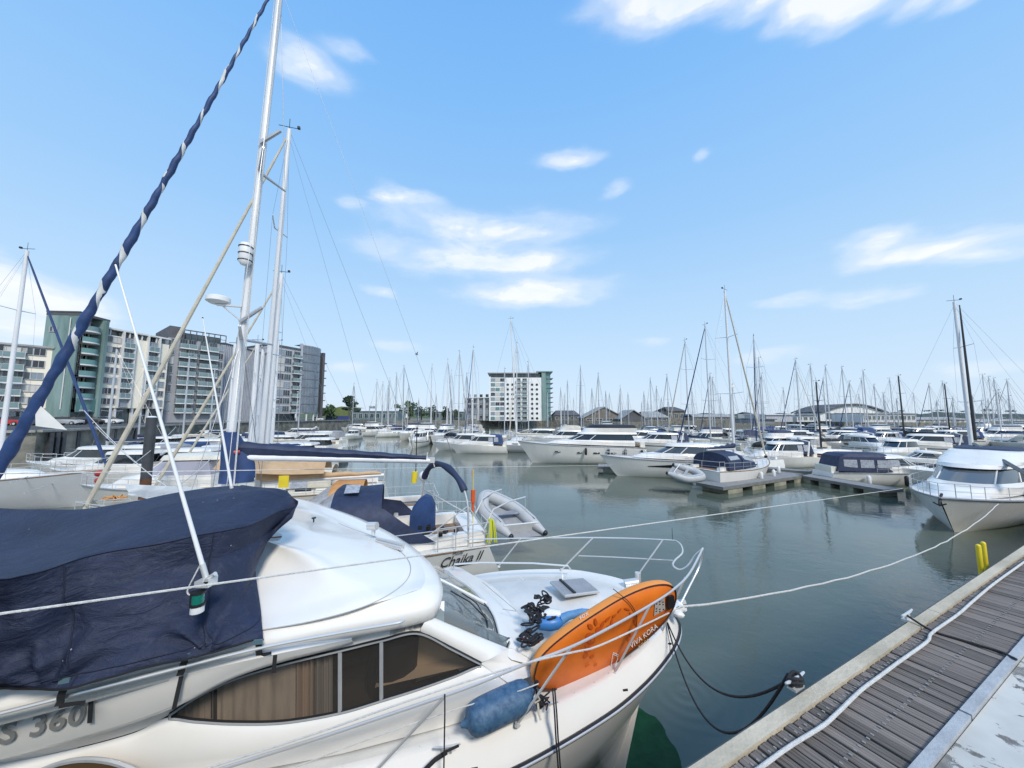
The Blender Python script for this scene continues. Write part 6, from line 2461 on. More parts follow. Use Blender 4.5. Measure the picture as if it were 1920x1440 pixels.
# port side: mirror about the axis, opened out to the seen deck edge
portcap = [(-7.5, 7.35, 1.50), (-3, 7.35, 1.58), (-1, 7.35, 1.66), (0, 7.34, 1.80), (.99, 7.12, 2.0), (2.16, 6.72, 2.12), (2.75, 6.25, 2.18), (3.05, 5.85, 2.21), (3.18, 5.5, 2.23), (3.22, 5.25, 2.25), (3.21, 5.05, 2.25)]
pr = {}
for nm, tab in (('k', kS), ('wl', wlS), ('mid', midS), ('rub', rubS)):
    pr[nm] = [S3(q[0], pc[1] - (q[1] - cp[1]) * (1 if i < 10 else 0) if i < 10 else q[1], q[2]) for i, (q, pc, cp) in enumerate(zip(tab, portcap, capS))]
prow = [catmull(pr[k], 60) for k in ('k', 'wl', 'mid', 'rub')] + [catmull([S3(*p) for p in portcap], 60)]
mb = MB()
# knuckle between middle and rubbing strake for a flared bow
def subrow(a, c, f, bulge):
    return [p.lerp(q, f) + BX * bulge for p, q in zip(a, c)]
mb.grid([rows_[0], rows_[1], subrow(rows_[1], rows_[2], .5, -.03), rows_[2], subrow(rows_[2], rows_[3], .04, -.05), subrow(rows_[2], rows_[3], .5, -.03), rows_[3]])
mb.grid([prow[0], prow[1], prow[2], prow[3]])
mb.poly([rows_[i][0] for i in range(4)] + [prow[i][0] for i in (3, 2, 1, 0)])
nobj('hull', mb, gelN)
mb = MB()
mb.grid([rows_[3], subrow(rows_[3], rows_[4], .3, -.015), subrow(rows_[3], rows_[4], .7, -.0), rows_[4]])
mb.grid([prow[3], prow[4]])
nobj('topsides', mb, gelN)
mb = MB().use(black)
mb.tube([p + BX * -.02 for p in rows_[3]] , .028, 8)
mb.use(steel).tube([p + BX * -.045 + Vector((0, 0, .008)) for p in rows_[3]], .012, 6)
nobj('rub_rail', mb)
mb = MB().use(black)
mb.tube(prow[3], .03, 6)
nobj('rub_rail', mb)

# deck: cap -> toe -> camber -> port toe -> port cap
mb = MB()
ds = [i / 59 for i in range(60)]
inner, trunk, port_in = [], [], []
R0, R1, R2, R3, R4, R5, R6 = [], [], [], [], [], [], []
for i in range(60):
    a, c = rows_[4][i], prow[4][i]
    w = (c - a).length
    d = (c - a) / max(w, .01)
    sA = a.dot(AX)
    e = min(.10, w * .2)
    up = Vector((0, 0, 1))
    R0.append(a)
    R1.append(a + d * e * .5 + up * .012)
    R2.append(a + d * e + up * -.01)
    R3.append(a + d * min(.50, w * .35) + up * .015)
    k = min(1, w / 2.5)
    R4.append(a + d * min(.62, w * .42) + up * (.09 * k + .015))
    R5.append(a + d * (w * .5) + up * (.15 * k + .02))
    R6.append(a + d * (w - min(.62, w * .42)) + up * (.09 * k + .015))
R7 = [c + (a - c) * (min(.5, (c - a).length * .35) / max((c - a).length, .01)) + Vector((0, 0, .015)) for a, c in zip(rows_[4], prow[4])]
mb.use(gelN).grid([R0, R1, R2])
mb.use(deckN).grid([R2, R3])
mb.use(gelN).grid([R3, R4])
mb.use(deckN).grid([R4, R5, R6])
mb.use(gelN).grid([R6, R7, prow[4]])
nobj('foredeck', mb, angle=60)

# ---- upper structure, traced at known heights
def zrow(l):
    return [gz(x, y, z) for x, y, z in l]


# bottom of the bridge moulding / top of the windows (F0), lip (F1), shoulder (F2), coaming foot (F3), coaming top (F4)
tw = lambda s: 4.08 + max(0, s + .4) * .10       # house side plane
F1 = [T3(-700, 1500, 3.62)] + [T3(-260, 1398, 3.66)] + zrow([(0, 1337, 2.72), (240, 1276, 2.78), (480, 1217, 2.84), (640, 1182, 2.88), (755, 1160, 2.92), (812, 1143, 2.94), (830, 1118, 2.95), (826, 1088, 2.96), (805, 1058, 2.97),
                                                        (765, 1026, 2.98), (705, 992, 2.98), (640, 966, 2.98), (560, 942, 2.96), (430, 925, 2.9), (250, 915, 2.85)])
F1 = catmull(F1, 90)
cen = S3(-2.2, 5.55, 2.9)


def shrink(rw, d, dz, ax=1.0):
    out = []
    n = len(rw)
    for i, p in enumerate(rw):
        tq = (rw[min(i + 1, n - 1)] - rw[max(i - 1, 0)])
        tq.z = 0
        tq.normalize()
        nrm_ = Vector((-tq.y, tq.x, 0))
        if nrm_.dot(cen - p) < 0:
            nrm_ = -nrm_
        q = p + nrm_ * d
        q.z += dz
        out.append(q)
    return out


F0 = shrink(F1, .10, -.13)
F0b = shrink(F1, .02, -.10)
F1b = shrink(F1, .015, .05)
F1c = shrink(F1, .07, .11)
F2 = shrink(F1, .17, .145)
F2b = shrink(F1, .21, .155)
# coaming foot hugs the lip aft and pulls back from the nose
mb = MB()
mb.grid([F0, F0b, F1, F1b, F1c, F2, F2b])
nobj('bridge_moulding', mb, gelN, angle=60)
F3 = zrow([(-700, 1420, 2.80), (-260, 1330, 2.84), (0, 1270, 2.86), (240, 1222, 2.90), (480, 1184, 2.96), (600, 1162, 3.00), (690, 1135, 3.06), (745, 1105, 3.08), (768, 1078, 3.09), (766, 1052, 3.10), (742, 1028, 3.11),
           (700, 1006, 3.12), (655, 990, 3.12), (600, 968, 3.12), (520, 945, 3.1), (400, 930, 3.05), (240, 922, 3.0)])
F3 = catmull(F3, 90)
F4 = zrow([(-700, 1300, 3.10), (-260, 1210, 3.10), (0, 1150, 3.12), (240, 1110, 3.14), (430, 1075, 3.18), (530, 1062, 3.22), (600, 1062, 3.28), (650, 1066, 3.22), (680, 1058, 3.20), (686, 1040, 3.20), (680, 1022, 3.21),
           (660, 1008, 3.22), (630, 996, 3.22), (590, 978, 3.22), (520, 955, 3.2), (400, 938, 3.12), (240, 928, 3.05)])
F4 = catmull(F4, 90)
c5_ = S3(-2.7, 5.45, 3.40)
F5 = [p.lerp(c5_, .38) + Vector((0, 0, .07)) for p in F4]
mb = MB()
mid_ = [a.lerp(c, .5) + Vector((0, 0, .03)) for a, c in zip(F3, F4)]
mb.grid([F2b, [p.lerp(q, .5) + Vector((0, 0, -.012)) for p, q in zip(F2b, F3)], F3, mid_, F4, [a.lerp(c, .5) + Vector((0, 0, .02)) for a, c in zip(F4, F5)], F5])
nobj('bridge_coaming', mb, gelN, angle=70)
mb = MB()
c_ = S3(-2.7, 5.45, 3.44)
mb.grid([F5, [p.lerp(c_, .5) for p in F5]])
nobj('bridge_deck', mb, gelN)
# panel seam line on the bridge moulding
seam = mat('panel_seam', (.42, .42, .41), .6)
mb = MB()
mb.tube([p + Vector((0, 0, .004)) for p in F3[10:70]], .006, 4)
nobj('moulding_seam', mb, seam)
# house side wall with the long side window
kx = [(-700, 1540, -700, 1540), (-250, 1440, -250, 1440)]
Wtop = [T3(-700, 1565, 4.0), T3(-250, 1475, 4.02), T3(60, 1420, 4.04), T3(240, 1376, 4.06), T3(312, 1343, 4.07), T3(370, 1306, 4.07), T3(440, 1272, 4.07), T3(535, 1243, 4.07), T3(640, 1218, 4.07), T3(718, 1199, 4.08), T3(785, 1186, 4.09), T3(850, 1217, 4.12), T3(905, 1245, 4.15), T3(948, 1262, 4.22)]
Wbot = [T3(-700, 1567, 4.0), T3(-250, 1477, 4.02), T3(60, 1422, 4.04), T3(240, 1378, 4.06), T3(312, 1346, 4.07), T3(370, 1350, 4.07), T3(440, 1354, 4.07), T3(535, 1352, 4.07), T3(640, 1334, 4.07), T3(718, 1311, 4.08), T3(785, 1290, 4.09), T3(850, 1267, 4.12), T3(905, 1247, 4.15), T3(948, 1264, 4.22)]
n = 120
WT, WB = catmull(Wtop, n), catmull(Wbot, n)
F0p = catmull(F1[:52], n)
F0near = []
for p in WT:
    s_, t_ = sc(p)
    # moulding underside directly above
    best = min(F0[:60], key=lambda q: abs(q.dot(AX) - s_))
    F0near.append(Vector((p.x, p.y, 0)) * 0 + S3(s_, max(3.75, best.dot(BX) + .02), best.z + .02) if s_ < .0 else None)
last = max(i for i, q in enumerate(F0near) if q is not None)
mb = MB()
topA = [F0near[i] for i in range(last + 1)]
m1 = [a.lerp(c, .5) for a, c in zip(WT[:last + 1], topA)]
mb.grid([WT[:last + 1], m1, topA])
# bottom: down to the side deck
deckrow = []
for p in WB:
    s_, _ = sc(p)
    t_, z_ = interp(capS, s_)
    deckrow.append(S3(s_, max(t_ + .20, 4.06), z_ + .01))
m0 = [a.lerp(c, .12) + BX * -.05 for a, c in zip(WB, deckrow)]
m05 = [a.lerp(c, .55) + BX * -.06 for a, c in zip(WB, deckrow)]
mb.grid([WB, m0, m05, deckrow])
nobj('cabin_side', mb, gelN, angle=60)
# aluminium window frame
mb = MB()
i0 = next(i for i, p in enumerate(WT) if sc(p)[0] > sc(T3(318, 1344, 4.07))[0])
i1 = next(i for i, p in enumerate(WT) if sc(p)[0] > sc(T3(903, 1245, 4.15))[0])
loop = [p + BX * -.012 for p in WT[i0:i1]] + [p + BX * -.012 for p in WB[i0:i1][::-1]]
loop.append(loop[0])
mb.tube(loop, .017, 6)
winf = mat('window_frame_grey', (.50, .51, .52), .4, .3, var=.15, vscale=8)
frame = nobj('window_frame', mb, winf)
mb = MB()
mb.tube([p + BX * .008 + Vector((0, 0, .0)) for p in shr(loop)] if False else [p + BX * .004 for p in loop], .021, 6)
nobj('window_gasket', mb, black)


def winpt(px, f, dt=0.0):
    """point on the window plane below picture column px, f=0 bottom 1 top"""
    tgt = sc(T3(px, 1270, 4.08))[0]
    def at_s(rw):
        return min(rw, key=lambda q: abs(q.dot(AX) - tgt))
    a, c = at_s(WB), at_s(WT)
    p = a.lerp(c, f)
    return p + BX * dt


# panes between mullions
cols = [i0, 0, 0, 0, i1]
def idx_for(px):
    tgt = sc(T3(px, 1260, 4.08))[0]
    return min(range(n), key=lambda i: abs(sc(WB[i])[0] - tgt))
c1_, c2_ = idx_for(642), idx_for(719)
cuts = [i0, c1_, c2_, i1]
for a, c in zip(cuts[:-1], cuts[1:]):
    mb = MB()
    mb.grid([[p + BX * .01 for p in WB[a:c + 1]], [p + BX * .01 for p in WT[a:c + 1]]])
    nobj('window_pane', mb, tint)
for px_ in (642, 719):
    i = idx_for(px_)
    mb = MB()
    mb.tube([WB[i] + BX * -.008, WT[i] + BX * -.008], .021, 6)
    nobj('window_mullion', mb, winf)
i = idx_for(398)
mb = MB(); mb.tube([WB[i] + BX * .03, WT[i] + BX * .03], .007, 5); nobj('window_mullion', mb, black)
# what is seen through the side window
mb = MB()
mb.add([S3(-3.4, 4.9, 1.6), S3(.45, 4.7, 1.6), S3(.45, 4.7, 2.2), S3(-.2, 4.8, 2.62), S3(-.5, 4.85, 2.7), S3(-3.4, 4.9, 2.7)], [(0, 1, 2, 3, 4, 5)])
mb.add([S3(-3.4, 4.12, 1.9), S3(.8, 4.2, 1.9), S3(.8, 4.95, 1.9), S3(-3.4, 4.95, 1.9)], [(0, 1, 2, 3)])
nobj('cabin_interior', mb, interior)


def pleats(pa, pb, amp, m, name='curtain', top0=None, np_=14):
    a, c = idx_for(pa), idx_for(pb)
    tb, bb = [], []
    k_ = (c - a)
    N_ = 70
    for j in range(N_ + 1):
        f = a + k_ * j / N_
        i = int(f)
        o = BX * (.10 + amp * sin(j / N_ * np_ * 2 * pi) + amp * .6 * sin(j / N_ * np_ * .7 * 2 * pi + 1))
        tb.append(WT[min(i + 1, n - 1)].lerp(WT[i], 1 - (f - i)) + o + Vector((0, 0, .08)))
        bb.append(WB[min(i + 1, n - 1)].lerp(WB[i], 1 - (f - i)) + o * 1.2 + Vector((0, 0, -.12)))
    m_ = MB()
    m_.grid([bb, tb])
    nobj(name, m_, m)


pleats(322, 395, .012, curtain, np_=7)
pleats(402, 556, .010, curtain, np_=6)
pleats(548, 582, .030, mat('light_curtain', (.48, .39, .33), .85), np_=4)
pleats(590, 620, .028, mat('sheer_curtain', (.30, .29, .28), .85), np_=3)
# helm seat and pale trim inside the front pane
mb = MB()
mb.tube([S3(-.60, 4.62, 1.75), S3(-.60, 4.62, 2.0), S3(-.57, 4.62, 2.45), S3(-.57, 4.62, 2.55)], [.30, .30, .28, .12], 14)
nobj('helm_seat', mb, black)
beige = mat('beige_lining', (.50, .40, .29), .6, var=.1)
mb = MB()
mb.grid([[S3(-.35, 4.50, 1.95), S3(.62, 4.42, 2.18)], [S3(-.45, 4.55, 2.62), S3(.1, 4.5, 2.7)]])
mb.add([S3(-.75, 4.3, 2.08), S3(.6, 4.3, 2.22), S3(.6, 4.5, 2.22), S3(-.75, 4.5, 2.08)], [(0, 1, 2, 3)])
nobj('lining', mb, beige)
mb = MB()
for a_ in range(6):
    mb.ball(S3(.18 + .05 * a_ + .02 * (a_ % 2), 4.36, 2.30 + .03 * (a_ % 3) - .02 * a_), .045)
nobj('soft_toy', mb, bark)

# windscreen
base_ring = catmull([S3(.70, 4.32, 2.235), S3(.80, 4.55, 2.27), gz(942, 1204, 2.28), gz(925, 1152, 2.28), gz(890, 1108, 2.27), gz(855, 1082, 2.24), gz(835, 1068, 2.2), S3(-.35, 7.0, 2.1)], 40)
top_src = [p for p in F0 if True]
ia = min(range(90), key=lambda i: (F0[i] - gz(803, 1168, 2.84)).length)
ib = min(range(90), key=lambda i: (F0[i] - gz(600, 955, 2.85)).length)
topr = [F0[ia + (ib - ia) * k // 39] + Vector((0, 0, .02)) for k in range(40)]
topr = catmull([topr[0], topr[7], topr[14], topr[21], topr[28], topr[35], topr[39]], 40)
g0, g1 = 2, 19
mb = MB()
mb.grid([base_ring[g0:g1 + 1], [a.lerp(c, .5) + (a - c).normalized().cross(AX) * 0 + Vector((.0, -.015, .02)) for a, c in zip(base_ring[g0:g1 + 1], topr[g0:g1 + 1])], topr[g0:g1 + 1]])
nobj('windscreen', mb, clear)
mb = MB(); mb.grid([base_ring[g1 + 1:], topr[g1 + 1:]]); nobj('windscreen', mb, clear)
mb = MB()
mb.tube([p for p in base_ring[g0:]], .022, 6)
mb.tube([base_ring[g1].lerp(topr[g1], k / 6) for k in range(7)], .03, 8)
nobj('windscreen_frame', mb, gelN)
mb = MB()
mb.tube([p.lerp(q, .035) for p, q in zip(base_ring[g0:g1 + 1], topr[g0:g1 + 1])], .011, 5)
mb.tube([base_ring[g1 - 1].lerp(topr[g1 - 1], k / 6) for k in range(7)], .009, 5)
nobj('windscreen_gasket', mb, black)
# thick white corner pillar, broad and rounded
mb = MB()
p0, p1 = base_ring[0] + Vector((.02, .02, .0)), topr[0] + Vector((0, 0, .02))
q0, q1 = WT[i1 - 1], WT[min(range(n), key=lambda i: (WT[i] - T3(785, 1186, 4.09)).length)]
rowA = [q0.lerp(q1, k / 8) for k in range(9)]
rowD = [base_ring[2].lerp(topr[2], k / 8) for k in range(9)]
rowB = [a.lerp(d, .30) + Vector((.0, -.075, .035)) for a, d in zip(rowA, rowD)]
rowC = [a.lerp(d, .68) + Vector((.02, -.075, .055)) for a, d in zip(rowA, rowD)]
mb.grid([rowA, rowB, rowC, rowD])
nobj('corner_pillar', mb, gelN, angle=80)
mb = MB()
mb.fan([rowA[0] + BX * -.01, rowB[0], rowC[0], rowD[0], S3(.98, 4.42, 2.12), S3(.95, 4.20, 2.06), S3(.70, 4.13, 2.06)])
nobj('pillar_foot', mb, gelN, angle=80)
# coachroof apron in front of the screen down to the deck
mb = MB()
o1 = []
for p in base_ring:
    d = p - S3(-.6, 5.6, 0)
    d.z = 0
    d.normalize()
    o1.append(p + d * .07 + Vector((0, 0, -.02)))
o2 = []
for p in base_ring:
    d = p - S3(-.6, 5.6, 0)
    d.z = 0
    d.normalize()
    q_ = p + d * .45 + Vector((0, 0, -.12))
    if q_.dot(BX) < 4.28:
        q_ = q_ + BX * (4.28 - q_.dot(BX))
    o2.append(q_)
mb.grid([base_ring, o1, o2])
nobj('screen_apron', mb, gelN, angle=60)
# dashboard under the screen
mb = MB()
dk0 = [p + Vector((-.05, .03, -.06)) for p in base_ring[1:]]
dk1 = [p.lerp(S3(-.9, 5.6, 2.35), .5) for p in dk0]
mb.grid([dk0, dk1])
nobj('dashboard', mb, mat('pale_dashboard', (.72, .74, .73), .6, var=.3, vscale=6))
mb = MB()
rg = random.Random(8)
for k in range(7):
    q = base_ring[5 + 2 * k].lerp(S3(-.9, 5.6, 2.35), .25) + Vector((0, 0, .05))
    mb.box(q, (.12, .10, rg.uniform(.06, .14)), Matrix.Rotation(rg.uniform(0, 3), 3, 'Z'))
nobj('dash_clutter', mb, mat('dash_items', (.45, .42, .36), .7, var=.5, vscale=14))
# wiper
mb = MB()
wa, wb = gz(905, 1150, 2.42), gz(850, 1100, 2.70)
mb.tube([gz(915, 1200, 2.36), gz(913, 1165, 2.40), gz(908, 1152, 2.43)], .014, 6)
mb.tube([gz(912, 1160, 2.43), gz(880, 1128, 2.58), gz(845, 1108, 2.68)], .009, 6)
mb.tube([gz(914, 1164, 2.43), gz(893, 1130, 2.60), gz(866, 1112, 2.66)], .008, 6)
nobj('wiper', mb, black)

# grab rails on the moulding
mb = MB()
hr_ = [T3(-260, 1402, 3.60)] + [p + BX * -.045 + Vector((0, 0, .02)) for p in zrow([(0, 1337, 2.76), (240, 1276, 2.82), (480, 1216, 2.88), (640, 1185, 2.92), (740, 1168, 2.95)])] + [gz(757, 1163, 2.97)]
mb.tube(catmull(hr_, 50), .016, 8)
nobj('grab_rail', mb, steel)
mb = MB(); mb.tube([p + Vector((0, 0, -.018)) + BX * .03 for p in catmull(hr_, 50)], .013, 6); nobj('grab_rail_base', mb, lettering)
mb = MB()
pts = zrow([(850, 1066, 2.22), (852, 1058, 2.32), (900, 1055, 2.34), (1000, 1056, 2.34), (1065, 1061, 2.32), (1070, 1068, 2.24)])
mb.tube(pts, .016, 8)
nobj('grab_rail', mb, steel)

# bow rail
sttop = zrow([(1318, 1028, 3.02), (1293, 1075, 2.92), (1262, 1106, 2.84), (1215, 1137, 2.77), (1143, 1177, 2.69), (1071, 1213, 2.62), (984, 1246, 2.53), (880, 1288, 2.43), (780, 1323, 2.34), (600, 1383, 2.2), (420, 1440, 2.1), (150, 1525, 2.05), (-200, 1640, 2.0)])
R_ = catmull(sttop, 90)
pttop = zrow([(870, 1012, 2.60), (935, 1010, 2.65), (1112, 1008, 2.78), (1243, 1012, 2.86), (1272, 1017, 2.88), (1280, 1035, 2.86), (1266, 1050, 2.82), (1262, 1060, 2.78), (1275, 1068, 2.74), (1290, 1060, 2.78), (1303, 1042, 2.9), (1318, 1028, 3.02)])
P_ = catmull(pttop, 70)
mb = MB()
mb.tube(R_, .0135, 8)
mb.tube(P_, .0125, 8)
mb.tube(catmull(zrow([(1318, 1028, 3.02), (1312, 1060, 2.75), (1290, 1105, 2.5), (1275, 1135, 2.35)]), 12), .015, 8)
mb.tube(catmull(zrow([(1085, 1042, 2.42), (1160, 1045, 2.5), (1262, 1051, 2.55)]), 10), .010, 6)
nobj('bow_rail', mb, steel)
for bpt, tpt in (((1240, 1186, 2.16), (1285, 1083, 2.9)), ((1152, 1262, 2.03), (1218, 1136, 2.775)), ((970, 1358, 1.87), (1071, 1213, 2.62)), ((700, 1450, 1.70), (834, 1306, 2.385)),
                 ((935, 1062, 2.07), (976, 1010, 2.68)), ((1053, 1068, 2.13), (1112, 1008, 2.78)), ((1187, 1091, 2.18), (1243, 1012, 2.86))):
    a, c = gz(*bpt), gz(*tpt)
    mb = MB()
    mb.tube([a, c], .0135, 8)
    mb.tube([a + Vector((0, 0, -.01)), a + Vector((0, 0, .015))], [.035, .025], 10)
    nobj('stanchion', mb, steel)
# lifeline rope at mid height
mb = MB()
mb.tube(catmull(zrow([(554, 1438, 1.95), (700, 1383, 2.05), (864, 1327, 2.12), (960, 1300, 2.16), (1010, 1282, 2.2)]), 24), .006, 6)
wthing('thin_white_line', mb, white_rope, 'thin white line passing over the blue fender to the rail post of the near cruiser', 'rope')

# deck fittings
# non-slip panels, scuppers and screws moulded into the deck
def deck_patch(pts, off=.0):
    m_ = MB()
    pts = [gz(*p) for p in pts]
    c_ = sum(pts, Vector()) / len(pts)
    m_.prism([p + Vector((0, 0, .004 + off)) for p in pts], (0, 0, .004))
    nobj('nonslip_panel', m_, mat('nonslip_panel', (.62, .61, .57), .8, var=.15, vscale=5, bump=.6, bscale=400), smooth=False)
mb = MB()
for i in range(2, 58, 2):
    p = rows_[3][i] + BX * -.052 + Vector((0, 0, .012))
    mb.ball(p, .006, 6, 4)
    p = R1[i] + Vector((0, 0, .004))
    mb.ball(p, .005, 6, 4)
nobj('screw_heads', mb, steel, kind='stuff')
mb = MB()
for i in (20, 33, 44):
    p = rows_[3][i].lerp(rows_[4][i], .35) + BX * -.012
    mb.tube([p - AX * .03, p + AX * .03], .012, 6)
nobj('scupper', mb, lettering, kind='stuff')
hx = zrow([(1033, 1092, 2.31), (1093, 1086, 2.31), (1122, 1110, 2.31), (1060, 1118, 2.31)])
hc = sum(hx, Vector()) / 4
hatch_m = mat('hatch_grey', (.30, .31, .33), .25, var=.2, vscale=5)
mb = MB().use(winf)
lp = hx + [hx[0]]
mb.tube(lp, .022, 6)
mb.use(hatch_m).prism([p + Vector((0, 0, .0)) for p in hx], (0, 0, .02))
nobj('deck_hatch', mb, smooth=False)
mb = MB(); mb.prism([hx[0].lerp(hx[1], .25) + Vector((0, 0, .022)), hx[0].lerp(hx[1], .32) + Vector((0, 0, .022)), hx[3].lerp(hx[2], .32) + Vector((0, 0, .022)), hx[3].lerp(hx[2], .25) + Vector((0, 0, .022))], (0, 0, .02))
nobj('hatch_bar', mb, black, smooth=False)
for a, c in (((905, 1092, 2.31), (968, 1145, 2.33)), ((942, 1142, 2.33), (968, 1146, 2.33))):
    mb = MB(); mb.tube([gz(*a), gz(*c)], .006, 4); nobj('deck_seam', mb, seam)
p = gz(1185, 1095, 2.24)
mb = MB()
mb.tube([p + Vector((-.12, 0, .0)), p + Vector((.1, 0, .03))], .07, 10)
mb.tube([p + Vector((.12, .05, .02)), p + Vector((.12, .05, .16))], .05, 10)
nobj('windlass', mb, steel)
p = gz(1265, 1135, 2.28)
mb = MB()
mb.tube([p + Vector((-.25, 0, .02)), p + Vector((.16, .02, .03))], .045, 8)
nobj('bow_roller', mb, steel)


def small_cleat(p, d=AX, parent=nb, name='deck_cleat'):
    m_ = MB()
    for q in (-.04, .04):
        m_.tube([p + d * q, p + d * q + Vector((0, 0, .05))], .014, 6)
    m_.tube([p - d * .13 + Vector((0, 0, .065)), p - d * .06 + Vector((0, 0, .055)), p + d * .06 + Vector((0, 0, .055)), p + d * .13 + Vector((0, 0, .065))], [.01, .014, .014, .01], 6)
    nobj(name, m_, steel)


small_cleat(gz(838, 1412, 1.72))
small_cleat(gz(1025, 1330, 1.88))
# searchlight and horn on the roof
p = gz(700, 1003, 3.22)
mb = MB()
mb.tube([p + Vector((0, 0, 0)), p + Vector((0, 0, .1))], .03, 8)
mb.tube([p + Vector((-.08, 0, .13)), p + Vector((.06, -.03, .14))], .06, 12)
nobj('searchlight', mb, steel)
mb = MB()
a, c = gz(706, 1010, 3.22), gz(757, 1022, 3.18)
mb.tube([a, c], [.025, .035], 8)
mb.tube([a + Vector((.02, -.06, -.02)), c + Vector((0, -.08, -.02))], [.02, .028], 8)
nobj('horn', mb, steel)
mb = MB(); p = gz(588, 979, 3.3); mb.tube([p, p + Vector((0, 0, .06))], .012, 6); mb.tube([p + Vector((-.03, 0, .06)), p + Vector((.03, 0, .07))], .014, 6); nobj('cover_hook', mb, black)

# model lettering low on the side, "SS 360"
o0 = T3(-30, 1400, 3.79)
u_ = T3(185, 1344, 3.79) - o0
me = text_mesh('SS 360', .245, grey_letter, shear=.35, spacing=1.06, offset=.004)
side_skin = MB()
# flat panel that carries the letters
mb = MB()
pn = [T3(-700, 1600, 3.80), T3(-250, 1480, 3.80), T3(0, 1419, 3.80), T3(200, 1365, 3.80), T3(320, 1322, 3.82), T3(420, 1272, 3.86), T3(520, 1238, 3.9), T3(600, 1218, 3.95), T3(660, 1200, 3.99)]
pu = [T3(-700, 1520, 3.76), T3(-250, 1412, 3.76), T3(0, 1350, 3.76), T3(200, 1302, 3.76), T3(320, 1272, 3.78), T3(420, 1248, 3.82), T3(520, 1226, 3.86), T3(600, 1210, 3.93), T3(660, 1198, 3.99)]
PN, PU = catmull(pn, 40), catmull(pu, 40)
mb.grid([[p + BX * .14 + Vector((0, 0, -.10)) for p in PN], [p + BX * .04 + Vector((0, 0, -.05)) for p in PN], PN, PU, [p + BX * .05 + Vector((0, 0, .03)) for p in PU]])
nobj('side_panel', mb, gelN, angle=60)
place_text(me, nb, o0 + BX * -.030, u_, Vector((0, 0, 1)) + BX * -.16, name='model_lettering', root=base)
# arched opening of the cockpit side below
arch_w = catmull([T3(60, 1452, 3.88), T3(110, 1432, 3.88), T3(160, 1424, 3.88), T3(215, 1430, 3.88), T3(270, 1452, 3.88)], 16)
mb = MB(); mb.tube(arch_w, .02, 6); nobj('lower_window_frame', mb, winf)
mb = MB(); mb.fan([p + BX * .0 for p in arch_w] + [T3(270, 1520, 3.88), T3(60, 1520, 3.88)]); nobj('lower_window', mb, mat('brown_tint', (.10, .06, .03), .15), smooth=False)

# ================================================================== navy bridge cover (its own thing)
cov_far = [(-500, 958, 3.78), (-60, 952, 3.82), (60, 955, 3.84), (160, 954, 3.86), (260, 938, 3.92), (340, 922, 3.98), (430, 911, 4.02), (490, 912, 4.04), (535, 922, 4.02), (556, 938, 3.96)]
cov_crease = [(-500, 1050, 3.58), (-60, 1014, 3.62), (60, 1008, 3.66), (150, 998, 3.76), (230, 972, 3.88), (330, 944, 3.98), (430, 926, 4.03), (490, 922, 4.04), (535, 928, 4.02), (558, 942, 3.95)]
cov_ridge = [(-500, 1260, 3.80), (-60, 1104, 3.80), (30, 1083, 3.80), (110, 1062, 3.80), (200, 1036, 3.82), (320, 1016, 3.84), (420, 996, 3.85), (490, 975, 3.86), (535, 957, 3.88), (559, 944, 3.92)]
cov_s1 = [(-500, 1320, 3.60), (-60, 1150, 3.60), (30, 1130, 3.60), (110, 1110, 3.60), (200, 1090, 3.60), (320, 1066, 3.60), (410, 1046, 3.60), (470, 1020, 3.62), (515, 990, 3.68), (548, 970, 3.78)]
cov_s2 = [(-500, 1420, 3.28), (-60, 1230, 3.28), (30, 1212, 3.28), (110, 1190, 3.28), (200, 1168, 3.30), (320, 1140, 3.30), (405, 1118, 3.32), (460, 1078, 3.38), (486, 1040, 3.46), (507, 1006, 3.58)]
cov_s3 = [(-500, 1420, 3.15), (-60, 1268, 3.13), (20, 1256, 3.12), (120, 1238, 3.12), (220, 1214, 3.13), (335, 1186, 3.14), (405, 1162, 3.16), (448, 1132, 3.20), (468, 1096, 3.26), (479, 1066, 3.32)]
cov_hem = [(-500, 1400, 3.0), (-60, 1300, 2.98), (0, 1292, 2.96), (130, 1281, 2.95), (240, 1256, 2.96), (350, 1230, 2.97), (420, 1214, 2.97), (472, 1202, 2.97), (491, 1200, 2.97), (493, 1198, 2.97)]
nc = 150
rowsC = [catmull(zrow(r), nc) for r in (cov_far, cov_crease, cov_ridge, cov_s1, cov_s2, cov_s3, cov_hem)]
# last column of the side rows follows the slanting front edge
front = {3: (510, 1003, 3.58), 4: (479, 1063, 3.30), 5: (492, 1200, 2.97)}
full = []
subs = 10
for a in range(len(rowsC) - 1):
    for k in range(subs):
        f = k / subs
        full.append([p.lerp(q, f) for p, q in zip(rowsC[a], rowsC[a + 1])])
full.append(rowsC[-1])
nr = len(full)
tie = [0.0]


def fold(px_i, v):
    return 0


